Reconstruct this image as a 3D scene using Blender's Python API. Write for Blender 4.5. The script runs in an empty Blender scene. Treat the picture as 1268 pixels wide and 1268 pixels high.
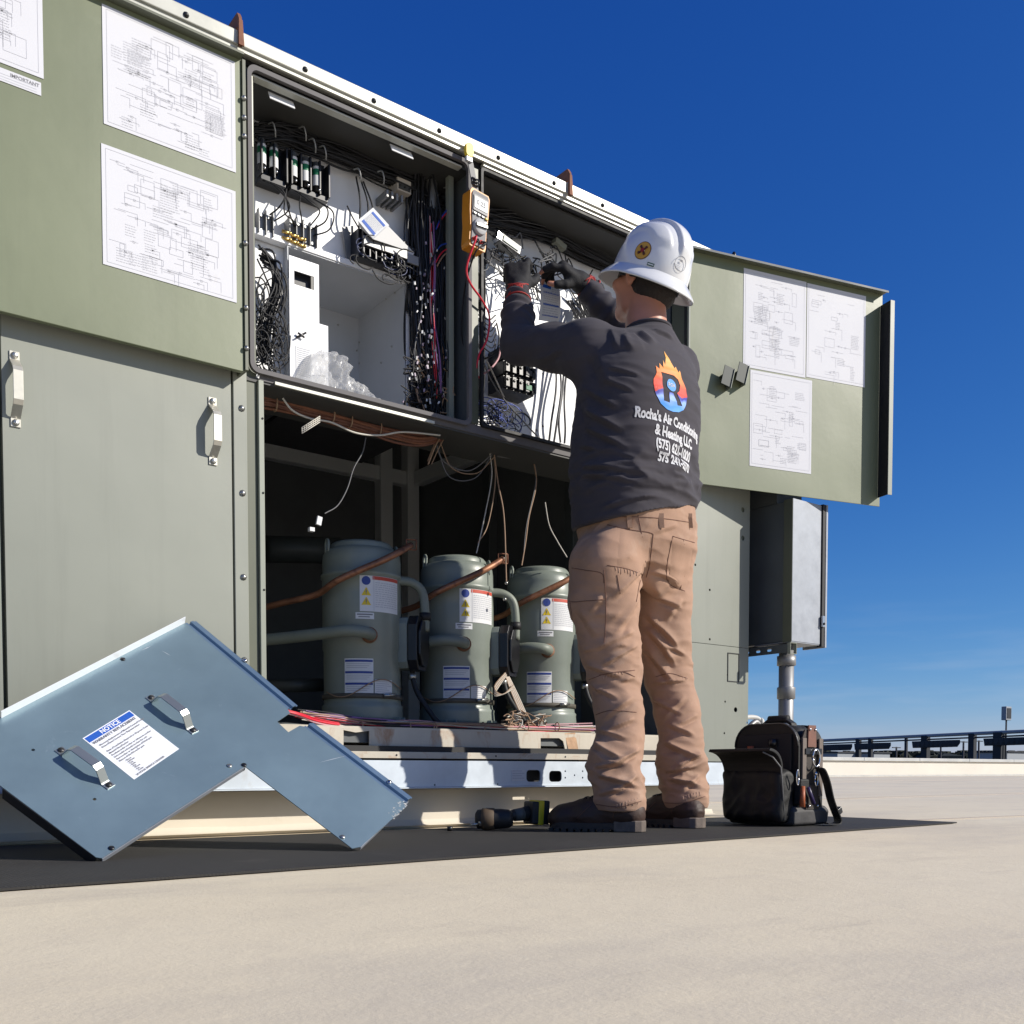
import bpy, bmesh, math, random
import numpy as np
from mathutils import Vector, Matrix, noise
from mathutils.bvhtree import BVHTree
C = bpy.context.scene.collection
SC = bpy.context.scene
R = math.radians
random.seed(7)

# ------------------------------------------------------------------ camera
FPX, CX, CY, HOR = 1250.0, 634.0, 1005.0, 954.0          # measured on the 1268 px photograph
DY = -.14                                                     # the worker, bag and drill are laid out in a frame shifted by this
CAM = Vector((0.0, -2.517 + DY, 0.185))
PITCH = math.atan((CY - HOR) / FPX)
_h = Vector((0.606, 0.7955, 0)).normalized()
FWD = Vector((_h.x * math.cos(PITCH), _h.y * math.cos(PITCH), -math.sin(PITCH)))
RGT = Vector((_h.y, -_h.x, 0))
UPV = RGT.cross(FWD)
cd = bpy.data.cameras.new('camera'); cam = bpy.data.objects.new('camera', cd); C.objects.link(cam)
cam.matrix_world = Matrix(((RGT.x, UPV.x, -FWD.x, CAM.x), (RGT.y, UPV.y, -FWD.y, CAM.y), (RGT.z, UPV.z, -FWD.z, CAM.z), (0, 0, 0, 1)))
cd.sensor_width = 36; cd.lens = 36 * FPX / 1268; cd.shift_y = (CY - 634) / 1268
cd.clip_start = 0.02; cd.clip_end = 6000
SC.camera = cam

# ------------------------------------------------------------------ light
SUN_EL = 29.5
TRAV = Vector((-0.645, 0.764, 0)).normalized()             # horizontal travel direction of the light
w = bpy.data.worlds.new('World'); SC.world = w; w.use_nodes = True
nt = w.node_tree; nt.nodes.clear()
out = nt.nodes.new('ShaderNodeOutputWorld'); bg = nt.nodes.new('ShaderNodeBackground')
sky = nt.nodes.new('ShaderNodeTexSky'); sky.sky_type = 'NISHITA'; sky.sun_disc = False
sky.sun_elevation = R(SUN_EL)
sky.sun_rotation = math.atan2(-TRAV.x, -TRAV.y)
sky.altitude = 0; sky.air_density = .7; sky.dust_density = .3; sky.ozone_density = 6
# phone-camera rendering of the whole sky: one contrast curve per channel, the same in every direction
sep = nt.nodes.new('ShaderNodeSeparateColor'); hsv = nt.nodes.new('ShaderNodeCombineColor')
nt.links.new(sky.outputs[0], sep.inputs[0])
for ch, (ga, gp, gm) in enumerate(((2.73, 1.77, .50), (1.142, 1.154, .62), (.893, .634, .78))):
    m1 = nt.nodes.new('ShaderNodeMath'); m1.operation = 'MULTIPLY'; m1.inputs[1].default_value = .1
    m2 = nt.nodes.new('ShaderNodeMath'); m2.operation = 'POWER'; m2.inputs[1].default_value = gp
    m3 = nt.nodes.new('ShaderNodeMath'); m3.operation = 'MULTIPLY'; m3.inputs[1].default_value = ga
    m4 = nt.nodes.new('ShaderNodeMath'); m4.operation = 'MINIMUM'; m4.inputs[1].default_value = gm
    m5 = nt.nodes.new('ShaderNodeMath'); m5.operation = 'MULTIPLY'; m5.inputs[1].default_value = 10
    nt.links.new(sep.outputs[ch], m1.inputs[0])
    for p_, q_ in ((m1, m2), (m2, m3), (m3, m4), (m4, m5)): nt.links.new(p_.outputs[0], q_.inputs[0])
    nt.links.new(m5.outputs[0], hsv.inputs[ch])
# thin streaks of cloud low over the horizon
tc = nt.nodes.new('ShaderNodeTexCoord'); mp = nt.nodes.new('ShaderNodeMapping'); mp.inputs['Scale'].default_value = (5, 5, 42)
nz = nt.nodes.new('ShaderNodeTexNoise'); nz.inputs['Scale'].default_value = 1.6; nz.inputs['Detail'].default_value = 6
sp = nt.nodes.new('ShaderNodeSeparateXYZ')
nt.links.new(tc.outputs['Generated'], mp.inputs[0]); nt.links.new(mp.outputs[0], nz.inputs['Vector']); nt.links.new(tc.outputs['Generated'], sp.inputs[0])
r1 = nt.nodes.new('ShaderNodeMapRange'); r1.inputs['From Min'].default_value = .50; r1.inputs['From Max'].default_value = .74; r1.inputs['To Max'].default_value = .17
r2 = nt.nodes.new('ShaderNodeMapRange'); r2.interpolation_type = 'SMOOTHSTEP'; r2.inputs['From Min'].default_value = .19; r2.inputs['From Max'].default_value = .04
mu = nt.nodes.new('ShaderNodeMath'); mu.operation = 'MULTIPLY'
nt.links.new(nz.outputs[0], r1.inputs[0]); nt.links.new(sp.outputs['Z'], r2.inputs[0])
nt.links.new(r1.outputs[0], mu.inputs[0]); nt.links.new(r2.outputs[0], mu.inputs[1])
mx = nt.nodes.new('ShaderNodeMix'); mx.data_type = 'RGBA'; mx.inputs['B'].default_value = (5.2, 6.0, 7.2, 1)
nt.links.new(mu.outputs[0], mx.inputs['Factor']); nt.links.new(hsv.outputs[0], mx.inputs['A'])
nt.links.new(mx.outputs['Result'], bg.inputs['Color']); bg.inputs['Strength'].default_value = 0.095
nt.links.new(bg.outputs[0], out.inputs['Surface'])
sl = bpy.data.lights.new('sun', 'SUN'); sl.energy = 5.0; sl.angle = R(0.53); sl.color = (1, .94, .84)
sun = bpy.data.objects.new('sun', sl); C.objects.link(sun)
sd = Vector((TRAV.x * math.cos(R(SUN_EL)), TRAV.y * math.cos(R(SUN_EL)), -math.sin(R(SUN_EL))))
sun.rotation_euler = sd.to_track_quat('-Z', 'Y').to_euler(); sun.location = (6, -6, 5)
SC.view_settings.view_transform = 'Standard'; SC.view_settings.look = 'None'
SC.view_settings.exposure = 0.07; SC.view_settings.gamma = 1; SC.view_settings.use_curve_mapping = False
SC.render.engine = 'CYCLES'

# ------------------------------------------------------------------ helpers: rays of the calibrated camera
def ray(px, py):
    return (FWD + RGT * ((px - CX) / FPX) - UPV * ((py - CY) / FPX))
def W(px, py, y):                                          # point seen at a photo pixel, on the vertical plane Y = y
    d = ray(px, py); return CAM + d * ((y - CAM.y) / d.y)
def G(px, py, z=0.0):                                      # ... on the horizontal plane Z = z
    d = ray(px, py); return CAM + d * ((z - CAM.z) / d.z)
def onP(px, py, p0, n):
    d = ray(px, py); return CAM + d * ((p0 - CAM).dot(n) / d.dot(n))
def FX(px, y=0.0, py=700): return W(px, py, y).x
def FZ(px, py, y=0.0): return W(px, py, y).z

# ------------------------------------------------------------------ materials
MATS = {}
def mat(name, col, rough=.5, metal=0., var=0., vscale=6., bump=0., bscale=120., spec=.5, emit=None, stretch=None, dirt=None, rust=0., alpha=None, trans=0., coat=0., sheen=0., subs=0., wrinkle=0., dent=0., streak=0.):
    if name in MATS: return MATS[name]
    m = bpy.data.materials.new(name); m.use_nodes = True; t = m.node_tree; b = t.nodes['Principled BSDF']
    b.inputs['Base Color'].default_value = (*col, 1); b.inputs['Roughness'].default_value = rough
    b.inputs['Metallic'].default_value = metal; b.inputs['Specular IOR Level'].default_value = spec
    b.inputs['Transmission Weight'].default_value = trans; b.inputs['Coat Weight'].default_value = coat
    b.inputs['Sheen Weight'].default_value = sheen
    if subs: b.inputs['Subsurface Weight'].default_value = subs; b.inputs['Subsurface Radius'].default_value = (.012, .004, .002)
    if alpha is not None: b.inputs['Alpha'].default_value = alpha
    co = t.nodes.new('ShaderNodeTexCoord'); vec = co.outputs['Object']
    if stretch:
        k = t.nodes.new('ShaderNodeMapping'); k.inputs['Scale'].default_value = stretch
        t.links.new(vec, k.inputs[0]); vec = k.outputs[0]
    last = None
    if var:
        n = t.nodes.new('ShaderNodeTexNoise'); n.inputs['Scale'].default_value = vscale; n.inputs['Detail'].default_value = 7; n.inputs['Roughness'].default_value = .62
        t.links.new(vec, n.inputs['Vector'])
        mr = t.nodes.new('ShaderNodeMapRange'); mr.inputs['From Min'].default_value = .3; mr.inputs['From Max'].default_value = .7
        mr.inputs['To Min'].default_value = 1 - var; mr.inputs['To Max'].default_value = 1 + var * .6
        t.links.new(n.outputs[0], mr.inputs[0])
        x = t.nodes.new('ShaderNodeVectorMath'); x.operation = 'SCALE'; x.inputs[0].default_value = col
        t.links.new(mr.outputs[0], x.inputs['Scale']); last = x.outputs[0]
        rr = t.nodes.new('ShaderNodeMapRange'); rr.inputs['To Min'].default_value = max(.03, rough - .12); rr.inputs['To Max'].default_value = min(1, rough + .12)
        t.links.new(n.outputs[0], rr.inputs[0]); t.links.new(rr.outputs[0], b.inputs['Roughness'])
    def layer(colr, scale, lo, hi, amt, last, dist=0.5):
        n2 = t.nodes.new('ShaderNodeTexNoise'); n2.inputs['Scale'].default_value = scale; n2.inputs['Detail'].default_value = 9; n2.inputs['Roughness'].default_value = .7; n2.inputs['Distortion'].default_value = dist
        t.links.new(vec, n2.inputs['Vector'])
        m2 = t.nodes.new('ShaderNodeMapRange'); m2.inputs['From Min'].default_value = lo; m2.inputs['From Max'].default_value = hi; m2.inputs['To Max'].default_value = amt
        t.links.new(n2.outputs[0], m2.inputs[0])
        q = t.nodes.new('ShaderNodeMix'); q.data_type = 'RGBA'; q.inputs['B'].default_value = (*colr, 1); q.inputs['A'].default_value = (*col, 1)
        t.links.new(m2.outputs[0], q.inputs['Factor'])
        if last is not None: t.links.new(last, q.inputs['A'])
        return q.outputs['Result']
    if streak:
        ks = t.nodes.new('ShaderNodeMapping'); ks.inputs['Scale'].default_value = (16, 16, .9); t.links.new(co.outputs['Object'], ks.inputs[0]); keep = vec; vec = ks.outputs[0]
        last = layer(tuple(c * .78 for c in col), 1.0, .52, .80, streak, last, .2); vec = keep
    if dirt: last = layer(dirt[0], dirt[1], dirt[2], dirt[2] + .14, dirt[3], last)
    if rust: last = layer((.33, .13, .05), 9, .62 - rust * .2, .78 - rust * .2, .85, last)
    if last is not None: t.links.new(last, b.inputs['Base Color'])
    if wrinkle:
        kk = t.nodes.new('ShaderNodeMapping'); kk.inputs['Scale'].default_value = (1, 1, 2.4); kk.inputs['Rotation'].default_value = (.25, .2, 0); t.links.new(co.outputs['Object'], kk.inputs[0])
        nw = t.nodes.new('ShaderNodeTexNoise'); nw.noise_type = 'RIDGED_MULTIFRACTAL'; nw.inputs['Scale'].default_value = 7; nw.inputs['Detail'].default_value = 3; nw.inputs['Roughness'].default_value = .45; nw.inputs['Distortion'].default_value = .6
        t.links.new(kk.outputs[0], nw.inputs['Vector']); bw = t.nodes.new('ShaderNodeBump'); bw.inputs['Strength'].default_value = wrinkle; bw.inputs['Distance'].default_value = .012
        t.links.new(nw.outputs[0], bw.inputs['Height']); t.links.new(bw.outputs[0], b.inputs['Normal'])
    if dent:
        nd = t.nodes.new('ShaderNodeTexNoise'); nd.inputs['Scale'].default_value = 2.4; nd.inputs['Detail'].default_value = 1.5; t.links.new(co.outputs['Object'], nd.inputs['Vector'])
        bd = t.nodes.new('ShaderNodeBump'); bd.inputs['Strength'].default_value = dent; bd.inputs['Distance'].default_value = .02
        t.links.new(nd.outputs[0], bd.inputs['Height']); t.links.new(bd.outputs[0], b.inputs['Normal'])
    if bump:
        n3 = t.nodes.new('ShaderNodeTexNoise'); n3.inputs['Scale'].default_value = bscale; n3.inputs['Detail'].default_value = 5
        t.links.new(vec, n3.inputs['Vector'])
        bu = t.nodes.new('ShaderNodeBump'); bu.inputs['Strength'].default_value = bump; bu.inputs['Distance'].default_value = .004
        t.links.new(n3.outputs[0], bu.inputs['Height'])
        if dent: t.links.new(bd.outputs[0], bu.inputs['Normal'])
        if wrinkle: t.links.new(bw.outputs[0], bu.inputs['Normal'])
        t.links.new(bu.outputs[0], b.inputs['Normal'])
    if emit: b.inputs['Emission Color'].default_value = (*emit[0], 1); b.inputs['Emission Strength'].default_value = emit[1]
    MATS[name] = m; return m

GREEN = mat('green_paint_door', (.160, .182, .108), .42, var=.08, vscale=2.2, dent=.35, streak=.45, bump=.05, bscale=35, dirt=((.23, .25, .165), 7, .62, .35))
GREY = mat('grey_green_paint', (.245, .258, .218), .42, var=.055, vscale=1.6, dent=.35, streak=.5, bump=.04, bscale=30, dirt=((.27, .27, .22), 5, .66, .3))
GREYD = mat('grey_green_frame', (.26, .28, .23), .45, var=.06, vscale=4)
OLIVE = mat('olive_channel', (.10, .11, .075), .45, var=.08, vscale=5)
RIM = mat('pale_rim', (.52, .52, .46), .35, metal=.15, var=.08, vscale=7, dirt=((.35, .33, .28), 14, .62, .5))
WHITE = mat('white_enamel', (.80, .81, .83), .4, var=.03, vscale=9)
WHITE_SHADE = mat('white_enamel_shaded', (.50, .52, .55), .45, var=.06, vscale=8)  # white enamel copy with the shade of the recess put into its colour
GALV = mat('galvanised_steel', (.29, .31, .345), .55, metal=.35, var=.14, vscale=22, bump=.05, bscale=60)
RAIL = mat('galvanised_rail', (.60, .66, .72), .45, metal=.25, var=.08, vscale=16, dirt=((.42, .38, .32), 10, .63, .45))
SKYSTEEL = mat('sky_tinted_galvanised_panel', (.190, .272, .322), .42, metal=.42, var=.10, vscale=5, dent=.4, bump=.06, bscale=50, dirt=((.42, .50, .58), 18, .64, .4))  # blue of the reflected sky tinted into plain galvanised steel
SKYFL = mat('sky_tinted_flange', (.17, .26, .37), .4, metal=.5, var=.1, vscale=8)  # same sky reflection tint for the folded edges
GASK = mat('grey_gasket', (.125, .118, .122), .7, var=.12, vscale=30)
BLACK = mat('black_rubber', (.012, .012, .014), .6, var=.2, vscale=40)
BLACKG = mat('black_plastic', (.010, .010, .012), .3)
SHADEIN = mat('shade_toned_sheet', (.13, .14, .145), .6, var=.2, vscale=4)  # light grey sheet darkened in colour to stand for the shade of the bay
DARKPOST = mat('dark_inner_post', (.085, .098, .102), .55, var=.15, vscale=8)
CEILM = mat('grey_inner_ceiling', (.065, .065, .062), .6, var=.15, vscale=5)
PAN = mat('rusty_cream_pan', (.56, .51, .42), .6, var=.12, vscale=9, dirt=((.40, .20, .09), 13, .56, .75), bump=.1, bscale=40)
CURB = mat('cream_curb', (.66, .60, .50), .75, var=.05, vscale=4, bump=.08, bscale=18, dirt=((.5, .42, .3), 6, .66, .4))
COMP = mat('compressor_paint', (.215, .245, .215), .38, var=.10, vscale=8, bump=.05, bscale=45, dirt=((.12, .13, .11), 9, .64, .5))
COMP2 = mat('grey_green_pipe_paint', (.19, .215, .18), .5, var=.14, vscale=12)
COPPER = mat('copper_pipe', (.34, .155, .085), .5, metal=.45, var=.35, vscale=18, dirt=((.12, .05, .03), 12, .52, .8))
RUST = mat('rusty_steel', (.22, .09, .05), .8, var=.3, vscale=40, bump=.3, bscale=90)
HANDLE = mat('steel_handle', (.55, .53, .46), .42, metal=.55, var=.1, vscale=30)
SCREW = mat('screw_steel', (.40, .40, .38), .35, metal=.9)
SCREWD = mat('dark_screw', (.05, .05, .05), .4, metal=.6)
PAPER = mat('white_paper', (.60, .605, .64), .6, var=.04, vscale=5, dirt=((.52, .48, .42), 5, .62, .6))
INK = mat('faded_grey_ink', (.50, .51, .55), .7)
FAINT = mat('very_faint_ink', (.555, .56, .60), .7)
INK2 = mat('dark_ink', (.20, .20, .22), .7)
BLUEINK = mat('blue_print', (.03, .06, .28), .5)
BLUE2 = mat('bright_blue_print', (.02, .10, .45), .5)
REDINK = mat('red_print', (.50, .06, .03), .5)
YELINK = mat('yellow_print', (.75, .55, .02), .5)
LABEL = mat('label_white', (.70, .71, .72), .5, var=.06, vscale=20)
MATM = mat('rubber_mat', (.026, .024, .022), .85, var=.25, vscale=3, dirt=((.09, .08, .07), 5, .6, .4))
SKIN = mat('skin', (.50, .225, .145), .5, var=.08, vscale=30, subs=.08)
HAIR = mat('dark_hair', (.018, .012, .009), .7, var=.3, vscale=120, bump=.6, bscale=300)
SHIRT = mat('charcoal_jersey', (.043, .038, .047), .9, var=.10, vscale=14, bump=.10, bscale=420, sheen=.05, wrinkle=.6)
TROU = mat('tan_canvas', (.365, .222, .150), .85, dirt=((.44, .31, .23), 11, .56, .45), var=.16, vscale=7, bump=.12, bscale=350, sheen=.05, wrinkle=.8)
SEAM = mat('dark_tan_seam', (.16, .085, .06), .9)
SEAML = mat('pale_stitching', (.50, .33, .25), .9)
HELM = mat('white_helmet_shell', (.74, .745, .75), .22, coat=.5, var=.02, vscale=12, dirt=((.55, .55, .53), 20, .66, .4))
GLOVE = mat('black_glove', (.009, .0085, .010), .8, var=.2, vscale=60, bump=.3, bscale=300)
GLOVER = mat('red_glove_trim', (.33, .025, .02), .7)
BOOT = mat('brown_boot_leather', (.050, .026, .018), .6, var=.2, vscale=22, bump=.25, bscale=110)
SOLE = mat('boot_sole', (.055, .045, .038), .85, var=.3, vscale=40, bump=.3, bscale=90)
SOLE2 = mat('boot_heel_dusty', (.15, .12, .10), .85, var=.3, vscale=30, bump=.3, bscale=90)
ORANGE = mat('orange_meter_holster', (.72, .27, .02), .45)
METERG = mat('grey_meter_face', (.15, .15, .16), .6)
LCD = mat('lcd_screen', (.25, .30, .33), .4)
YEL = mat('yellow_plastic', (.78, .56, .02), .45)
REDW = mat('red_wire', (.60, .02, .04), .4)
BLUEW = mat('blue_wire', (.02, .06, .35), .4)
WHW = mat('white_wire', (.55, .52, .46), .5)
PINKW = mat('pink_wire', (.55, .30, .33), .5)
GREYW = mat('grey_wire', (.13, .13, .135), .5)
TANW = mat('tan_wire', (.34, .22, .14), .6)
HARN = mat('brown_harness', (.17, .07, .045), .6, var=.3, vscale=40)
GREENL = mat('green_label', (.01, .16, .07), .5)
BRASS = mat('brass', (.70, .48, .16), .3, metal=.9)
BAGB = mat('black_nylon', (.0045, .0045, .005), .65, var=.25, vscale=40, bump=.25, bscale=260)
BAGT = mat('brown_nylon', (.045, .036, .030), .75, var=.2, vscale=40, bump=.3, bscale=260)
BAGL = mat('brown_leather', (.17, .07, .045), .6, var=.2, vscale=30)
BAGG = mat('grey_bag_base', (.065, .062, .062), .7, var=.35, vscale=18, bump=.3, bscale=60)
CHROME = mat('chrome_clip', (.65, .65, .66), .2, metal=1)
CABLE = mat('conduit_steel', (.27, .27, .27), .5, metal=.6, var=.12, vscale=14)
PLASTIC = mat('clear_plastic_bag', (.78, .78, .78), .22, trans=.3, alpha=.48, var=.08, vscale=20)

# ------------------------------------------------------------------ mesh builder
class MB:
    def __init__(s): s.v = []; s.f = []; s.m = []; s.M = Matrix.Identity(4); s.sm = []
    def add(s, vs, fs, mi=0, smooth=False):
        o = len(s.v); s.v += [s.M @ Vector(p) for p in vs]
        for f in fs: s.f.append([o + i for i in f]); s.m.append(mi); s.sm.append(smooth)
        return s
    def box(s, x0, x1, y0, y1, z0, z1, mi=0):
        if x0 > x1: x0, x1 = x1, x0
        if y0 > y1: y0, y1 = y1, y0
        if z0 > z1: z0, z1 = z1, z0
        v = [(x0, y0, z0), (x1, y0, z0), (x1, y1, z0), (x0, y1, z0), (x0, y0, z1), (x1, y0, z1), (x1, y1, z1), (x0, y1, z1)]
        return s.add(v, [(0, 3, 2, 1), (4, 5, 6, 7), (0, 1, 5, 4), (1, 2, 6, 5), (2, 3, 7, 6), (3, 0, 4, 7)], mi)
    def tube(s, pts, r, n=8, mi=0, cap=True, flat=None):
        pts = [Vector(p) for p in pts]; rs = r if isinstance(r, (list, tuple)) else [r] * len(pts)
        rings = []; T0 = (pts[1] - pts[0]).normalized()
        N = T0.orthogonal().normalized() if flat is None else (Vector(flat) - T0 * T0.dot(Vector(flat))).normalized()
        for i, p in enumerate(pts):
            if i == 0: T = T0
            elif i == len(pts) - 1: T = (pts[i] - pts[i - 1]).normalized()
            else:
                T = ((pts[i + 1] - pts[i]).normalized() + (pts[i] - pts[i - 1]).normalized())
                T = T.normalized() if T.length > 1e-6 else T0
            N = (N - T * N.dot(T)); N = N.normalized() if N.length > 1e-6 else T.orthogonal().normalized()
            B = T.cross(N); rings.append([p + (N * math.cos(2 * math.pi * k / n) + B * math.sin(2 * math.pi * k / n)) * rs[i] for k in range(n)])
        v = [q for rg in rings for q in rg]; f = []
        for i in range(len(pts) - 1):
            for k in range(n): a = i * n + k; b2 = i * n + (k + 1) % n; f.append((a, b2, b2 + n, a + n))
        if cap: f.append(tuple(range(n - 1, -1, -1))); f.append(tuple((len(pts) - 1) * n + k for k in range(n)))
        return s.add(v, f, mi, True)
    def strap(s, pts, wdir, wd, th, mi=0):                  # flat bar swept along pts, wide along wdir
        pts = [Vector(p) for p in pts]; wv = Vector(wdir).normalized() * wd / 2; v = []; f = []
        for i, p in enumerate(pts):
            a = pts[max(0, i - 1)]; b2 = pts[min(len(pts) - 1, i + 1)]; T = (b2 - a).normalized()
            nv = T.cross(wv).normalized() * th / 2
            v += [p + wv + nv, p - wv + nv, p - wv - nv, p + wv - nv]
        for i in range(len(pts) - 1):
            for k in range(4): a = i * 4 + k; b2 = i * 4 + (k + 1) % 4; f.append((a, b2, b2 + 4, a + 4))
        f.append((3, 2, 1, 0)); e = (len(pts) - 1) * 4; f.append((e, e + 1, e + 2, e + 3))
        return s.add(v, f, mi)
    def lathe(s, prof, n=24, c=(0, 0, 0), mi=0, axis='z', smooth=True):
        v = []; f = []
        for (r_, z_) in prof:
            for k in range(n):
                a = 2 * math.pi * k / n; p = (r_ * math.cos(a), r_ * math.sin(a), z_)
                if axis == 'y': p = (p[0], p[2], p[1])
                if axis == 'x': p = (p[2], p[0], p[1])
                v.append((c[0] + p[0], c[1] + p[1], c[2] + p[2]))
        for i in range(len(prof) - 1):
            for k in range(n): a = i * n + k; b2 = i * n + (k + 1) % n; f.append((a, b2, b2 + n, a + n))
        return s.add(v, f, mi, smooth)
    def ball(s, c, r, mi=0, n=10, sc=(1, 1, 1)):
        pr = [(max(1e-4, math.cos(t) * 1), math.sin(t)) for t in [(-.5 + i / (n // 2 + 1)) * math.pi for i in range(n // 2 + 2)]]
        v = []; f = []
        for (r_, z_) in pr:
            for k in range(n): a = 2 * math.pi * k / n; v.append((c[0] + r * sc[0] * r_ * math.cos(a), c[1] + r * sc[1] * r_ * math.sin(a), c[2] + r * sc[2] * z_))
        for i in range(len(pr) - 1):
            for k in range(n): a = i * n + k; b2 = i * n + (k + 1) % n; f.append((a, b2, b2 + n, a + n))
        return s.add(v, f, mi, True)
    def quad(s, a, b, c, d, mi=0): return s.add([a, b, c, d], [(0, 1, 2, 3)], mi)
    def prism(s, poly, d, mi=0):                            # closed polygon (3-D points) extruded by vector d
        n = len(poly); d = Vector(d); v = [Vector(p) for p in poly] + [Vector(p) + d for p in poly]
        f = [tuple(range(n - 1, -1, -1)), tuple(range(n, 2 * n))] + [(k, (k + 1) % n, (k + 1) % n + n, k + n) for k in range(n)]
        return s.add(v, f, mi)
    def plate(s, outline, holes, th, M, mi=0):              # 2-D outline with real holes, thickness th, placed by M
        cu = bpy.data.curves.new('t', 'CURVE'); cu.dimensions = '2D'; cu.fill_mode = 'BOTH'; cu.extrude = th / 2
        for lp in [outline] + holes:
            sp_ = cu.splines.new('POLY'); sp_.points.add(len(lp) - 1)
            for i, p in enumerate(lp): sp_.points[i].co = (p[0], p[1], 0, 1)
            sp_.use_cyclic_u = True
        o = bpy.data.objects.new('t', cu); C.objects.link(o)
        me = bpy.data.meshes.new_from_object(o, depsgraph=bpy.context.evaluated_depsgraph_get())
        vs = [M @ v.co for v in me.vertices]; fs = [tuple(p.vertices) for p in me.polygons]
        bpy.data.objects.remove(o); bpy.data.meshes.remove(me); bpy.data.curves.remove(cu)
        return s.add(vs, fs, mi)
    def build(s, name, mats, parent=None, bevel=0, label=None, stuff=False, smooth=False):
        if not isinstance(mats, (list, tuple)): mats = [mats]
        off = Vector((0, 0, 0)); r_ = parent
        while r_ is not None: off += r_.location; r_ = r_.parent
        me = bpy.data.meshes.new(name); me.from_pydata([tuple(p - off) for p in s.v], [], s.f)
        for m_ in mats: me.materials.append(m_)
        me.polygons.foreach_set('material_index', s.m)
        me.polygons.foreach_set('use_smooth', [True] * len(s.f) if smooth else s.sm)
        me.update()
        o = bpy.data.objects.new(name, me); C.objects.link(o)
        if parent is not None: o.parent = parent
        if bevel:
            b = o.modifiers.new('bevel', 'BEVEL'); b.width = bevel; b.segments = 2; b.limit_method = 'ANGLE'; b.angle_limit = R(40)
            b.harden_normals = True
        if label: o['label'] = label
        if stuff: o['kind'] = 'stuff'
        return o
def thing(name, label, cat, loc, group=None):
    o = bpy.data.objects.new(name, None); C.objects.link(o); o.location = loc; o.empty_display_size = .05
    o['label'] = label; o['category'] = cat
    if group: o['group'] = group
    return o
def tag(o, label, cat, group=None):
    o['label'] = label; o['category'] = cat
    if group: o['group'] = group
    return o
def copy_tree(o, parent=None):
    c = o.copy(); C.objects.link(c); c.parent = parent
    for ch in [x for x in o.children]: copy_tree(ch, c)
    return c
def spline(pts, n=8):                                       # Catmull-Rom through points
    P = [Vector(p) for p in pts]; P = [P[0] * 2 - P[1]] + P + [P[-1] * 2 - P[-2]]; o = []
    for i in range(1, len(P) - 2):
        for k in range(n):
            t = k / n; a, b, c, d = P[i - 1], P[i], P[i + 1], P[i + 2]
            o.append(.5 * ((2 * b) + (c - a) * t + (2 * a - 5 * b + 4 * c - d) * t * t + (3 * b - a - 3 * c + d) * t ** 3))
    o.append(P[-2]); return o
def circ(cx, cy, r, n=14, ry=None): ry = ry or r; return [(cx + r * math.cos(2 * math.pi * k / n), cy + ry * math.sin(2 * math.pi * k / n)) for k in range(n)]
def rrect(x0, x1, y0, y1, r, n=4):
    o = []
    for cx, cy, a0 in ((x1 - r, y1 - r, 0), (x0 + r, y1 - r, 90), (x0 + r, y0 + r, 180), (x1 - r, y0 + r, 270)):
        for k in range(n + 1): a = R(a0 + 90 * k / n); o.append((cx + r * math.cos(a), cy + r * math.sin(a)))
    return o
XZ = Matrix(((1, 0, 0, 0), (0, 0, -1, 0), (0, 1, 0, 0), (0, 0, 0, 1)))   # local (x, y) -> world (x, z)
def atY(y): return Matrix.Translation((0, y, 0)) @ XZ
def text_mesh(txt, size, bold=0.0, width=None, align='CENTER', res=3):   # returns verts, faces of filled letters in the xy plane
    cu = bpy.data.curves.new('t', 'FONT'); cu.body = txt; cu.size = size; cu.align_x = align; cu.align_y = 'CENTER'; cu.offset = bold; cu.resolution_u = res
    o = bpy.data.objects.new('t', cu); C.objects.link(o)
    me = bpy.data.meshes.new_from_object(o, depsgraph=bpy.context.evaluated_depsgraph_get())
    v = [tuple(q.co) for q in me.vertices]; f = [tuple(p.vertices) for p in me.polygons]
    bpy.data.objects.remove(o); bpy.data.meshes.remove(me); bpy.data.curves.remove(cu)
    if width and v:
        xs = [q[0] for q in v]; k = width / (max(xs) - min(xs)); v = [(q[0] * k, q[1], q[2]) for q in v]
    return v, f
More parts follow.
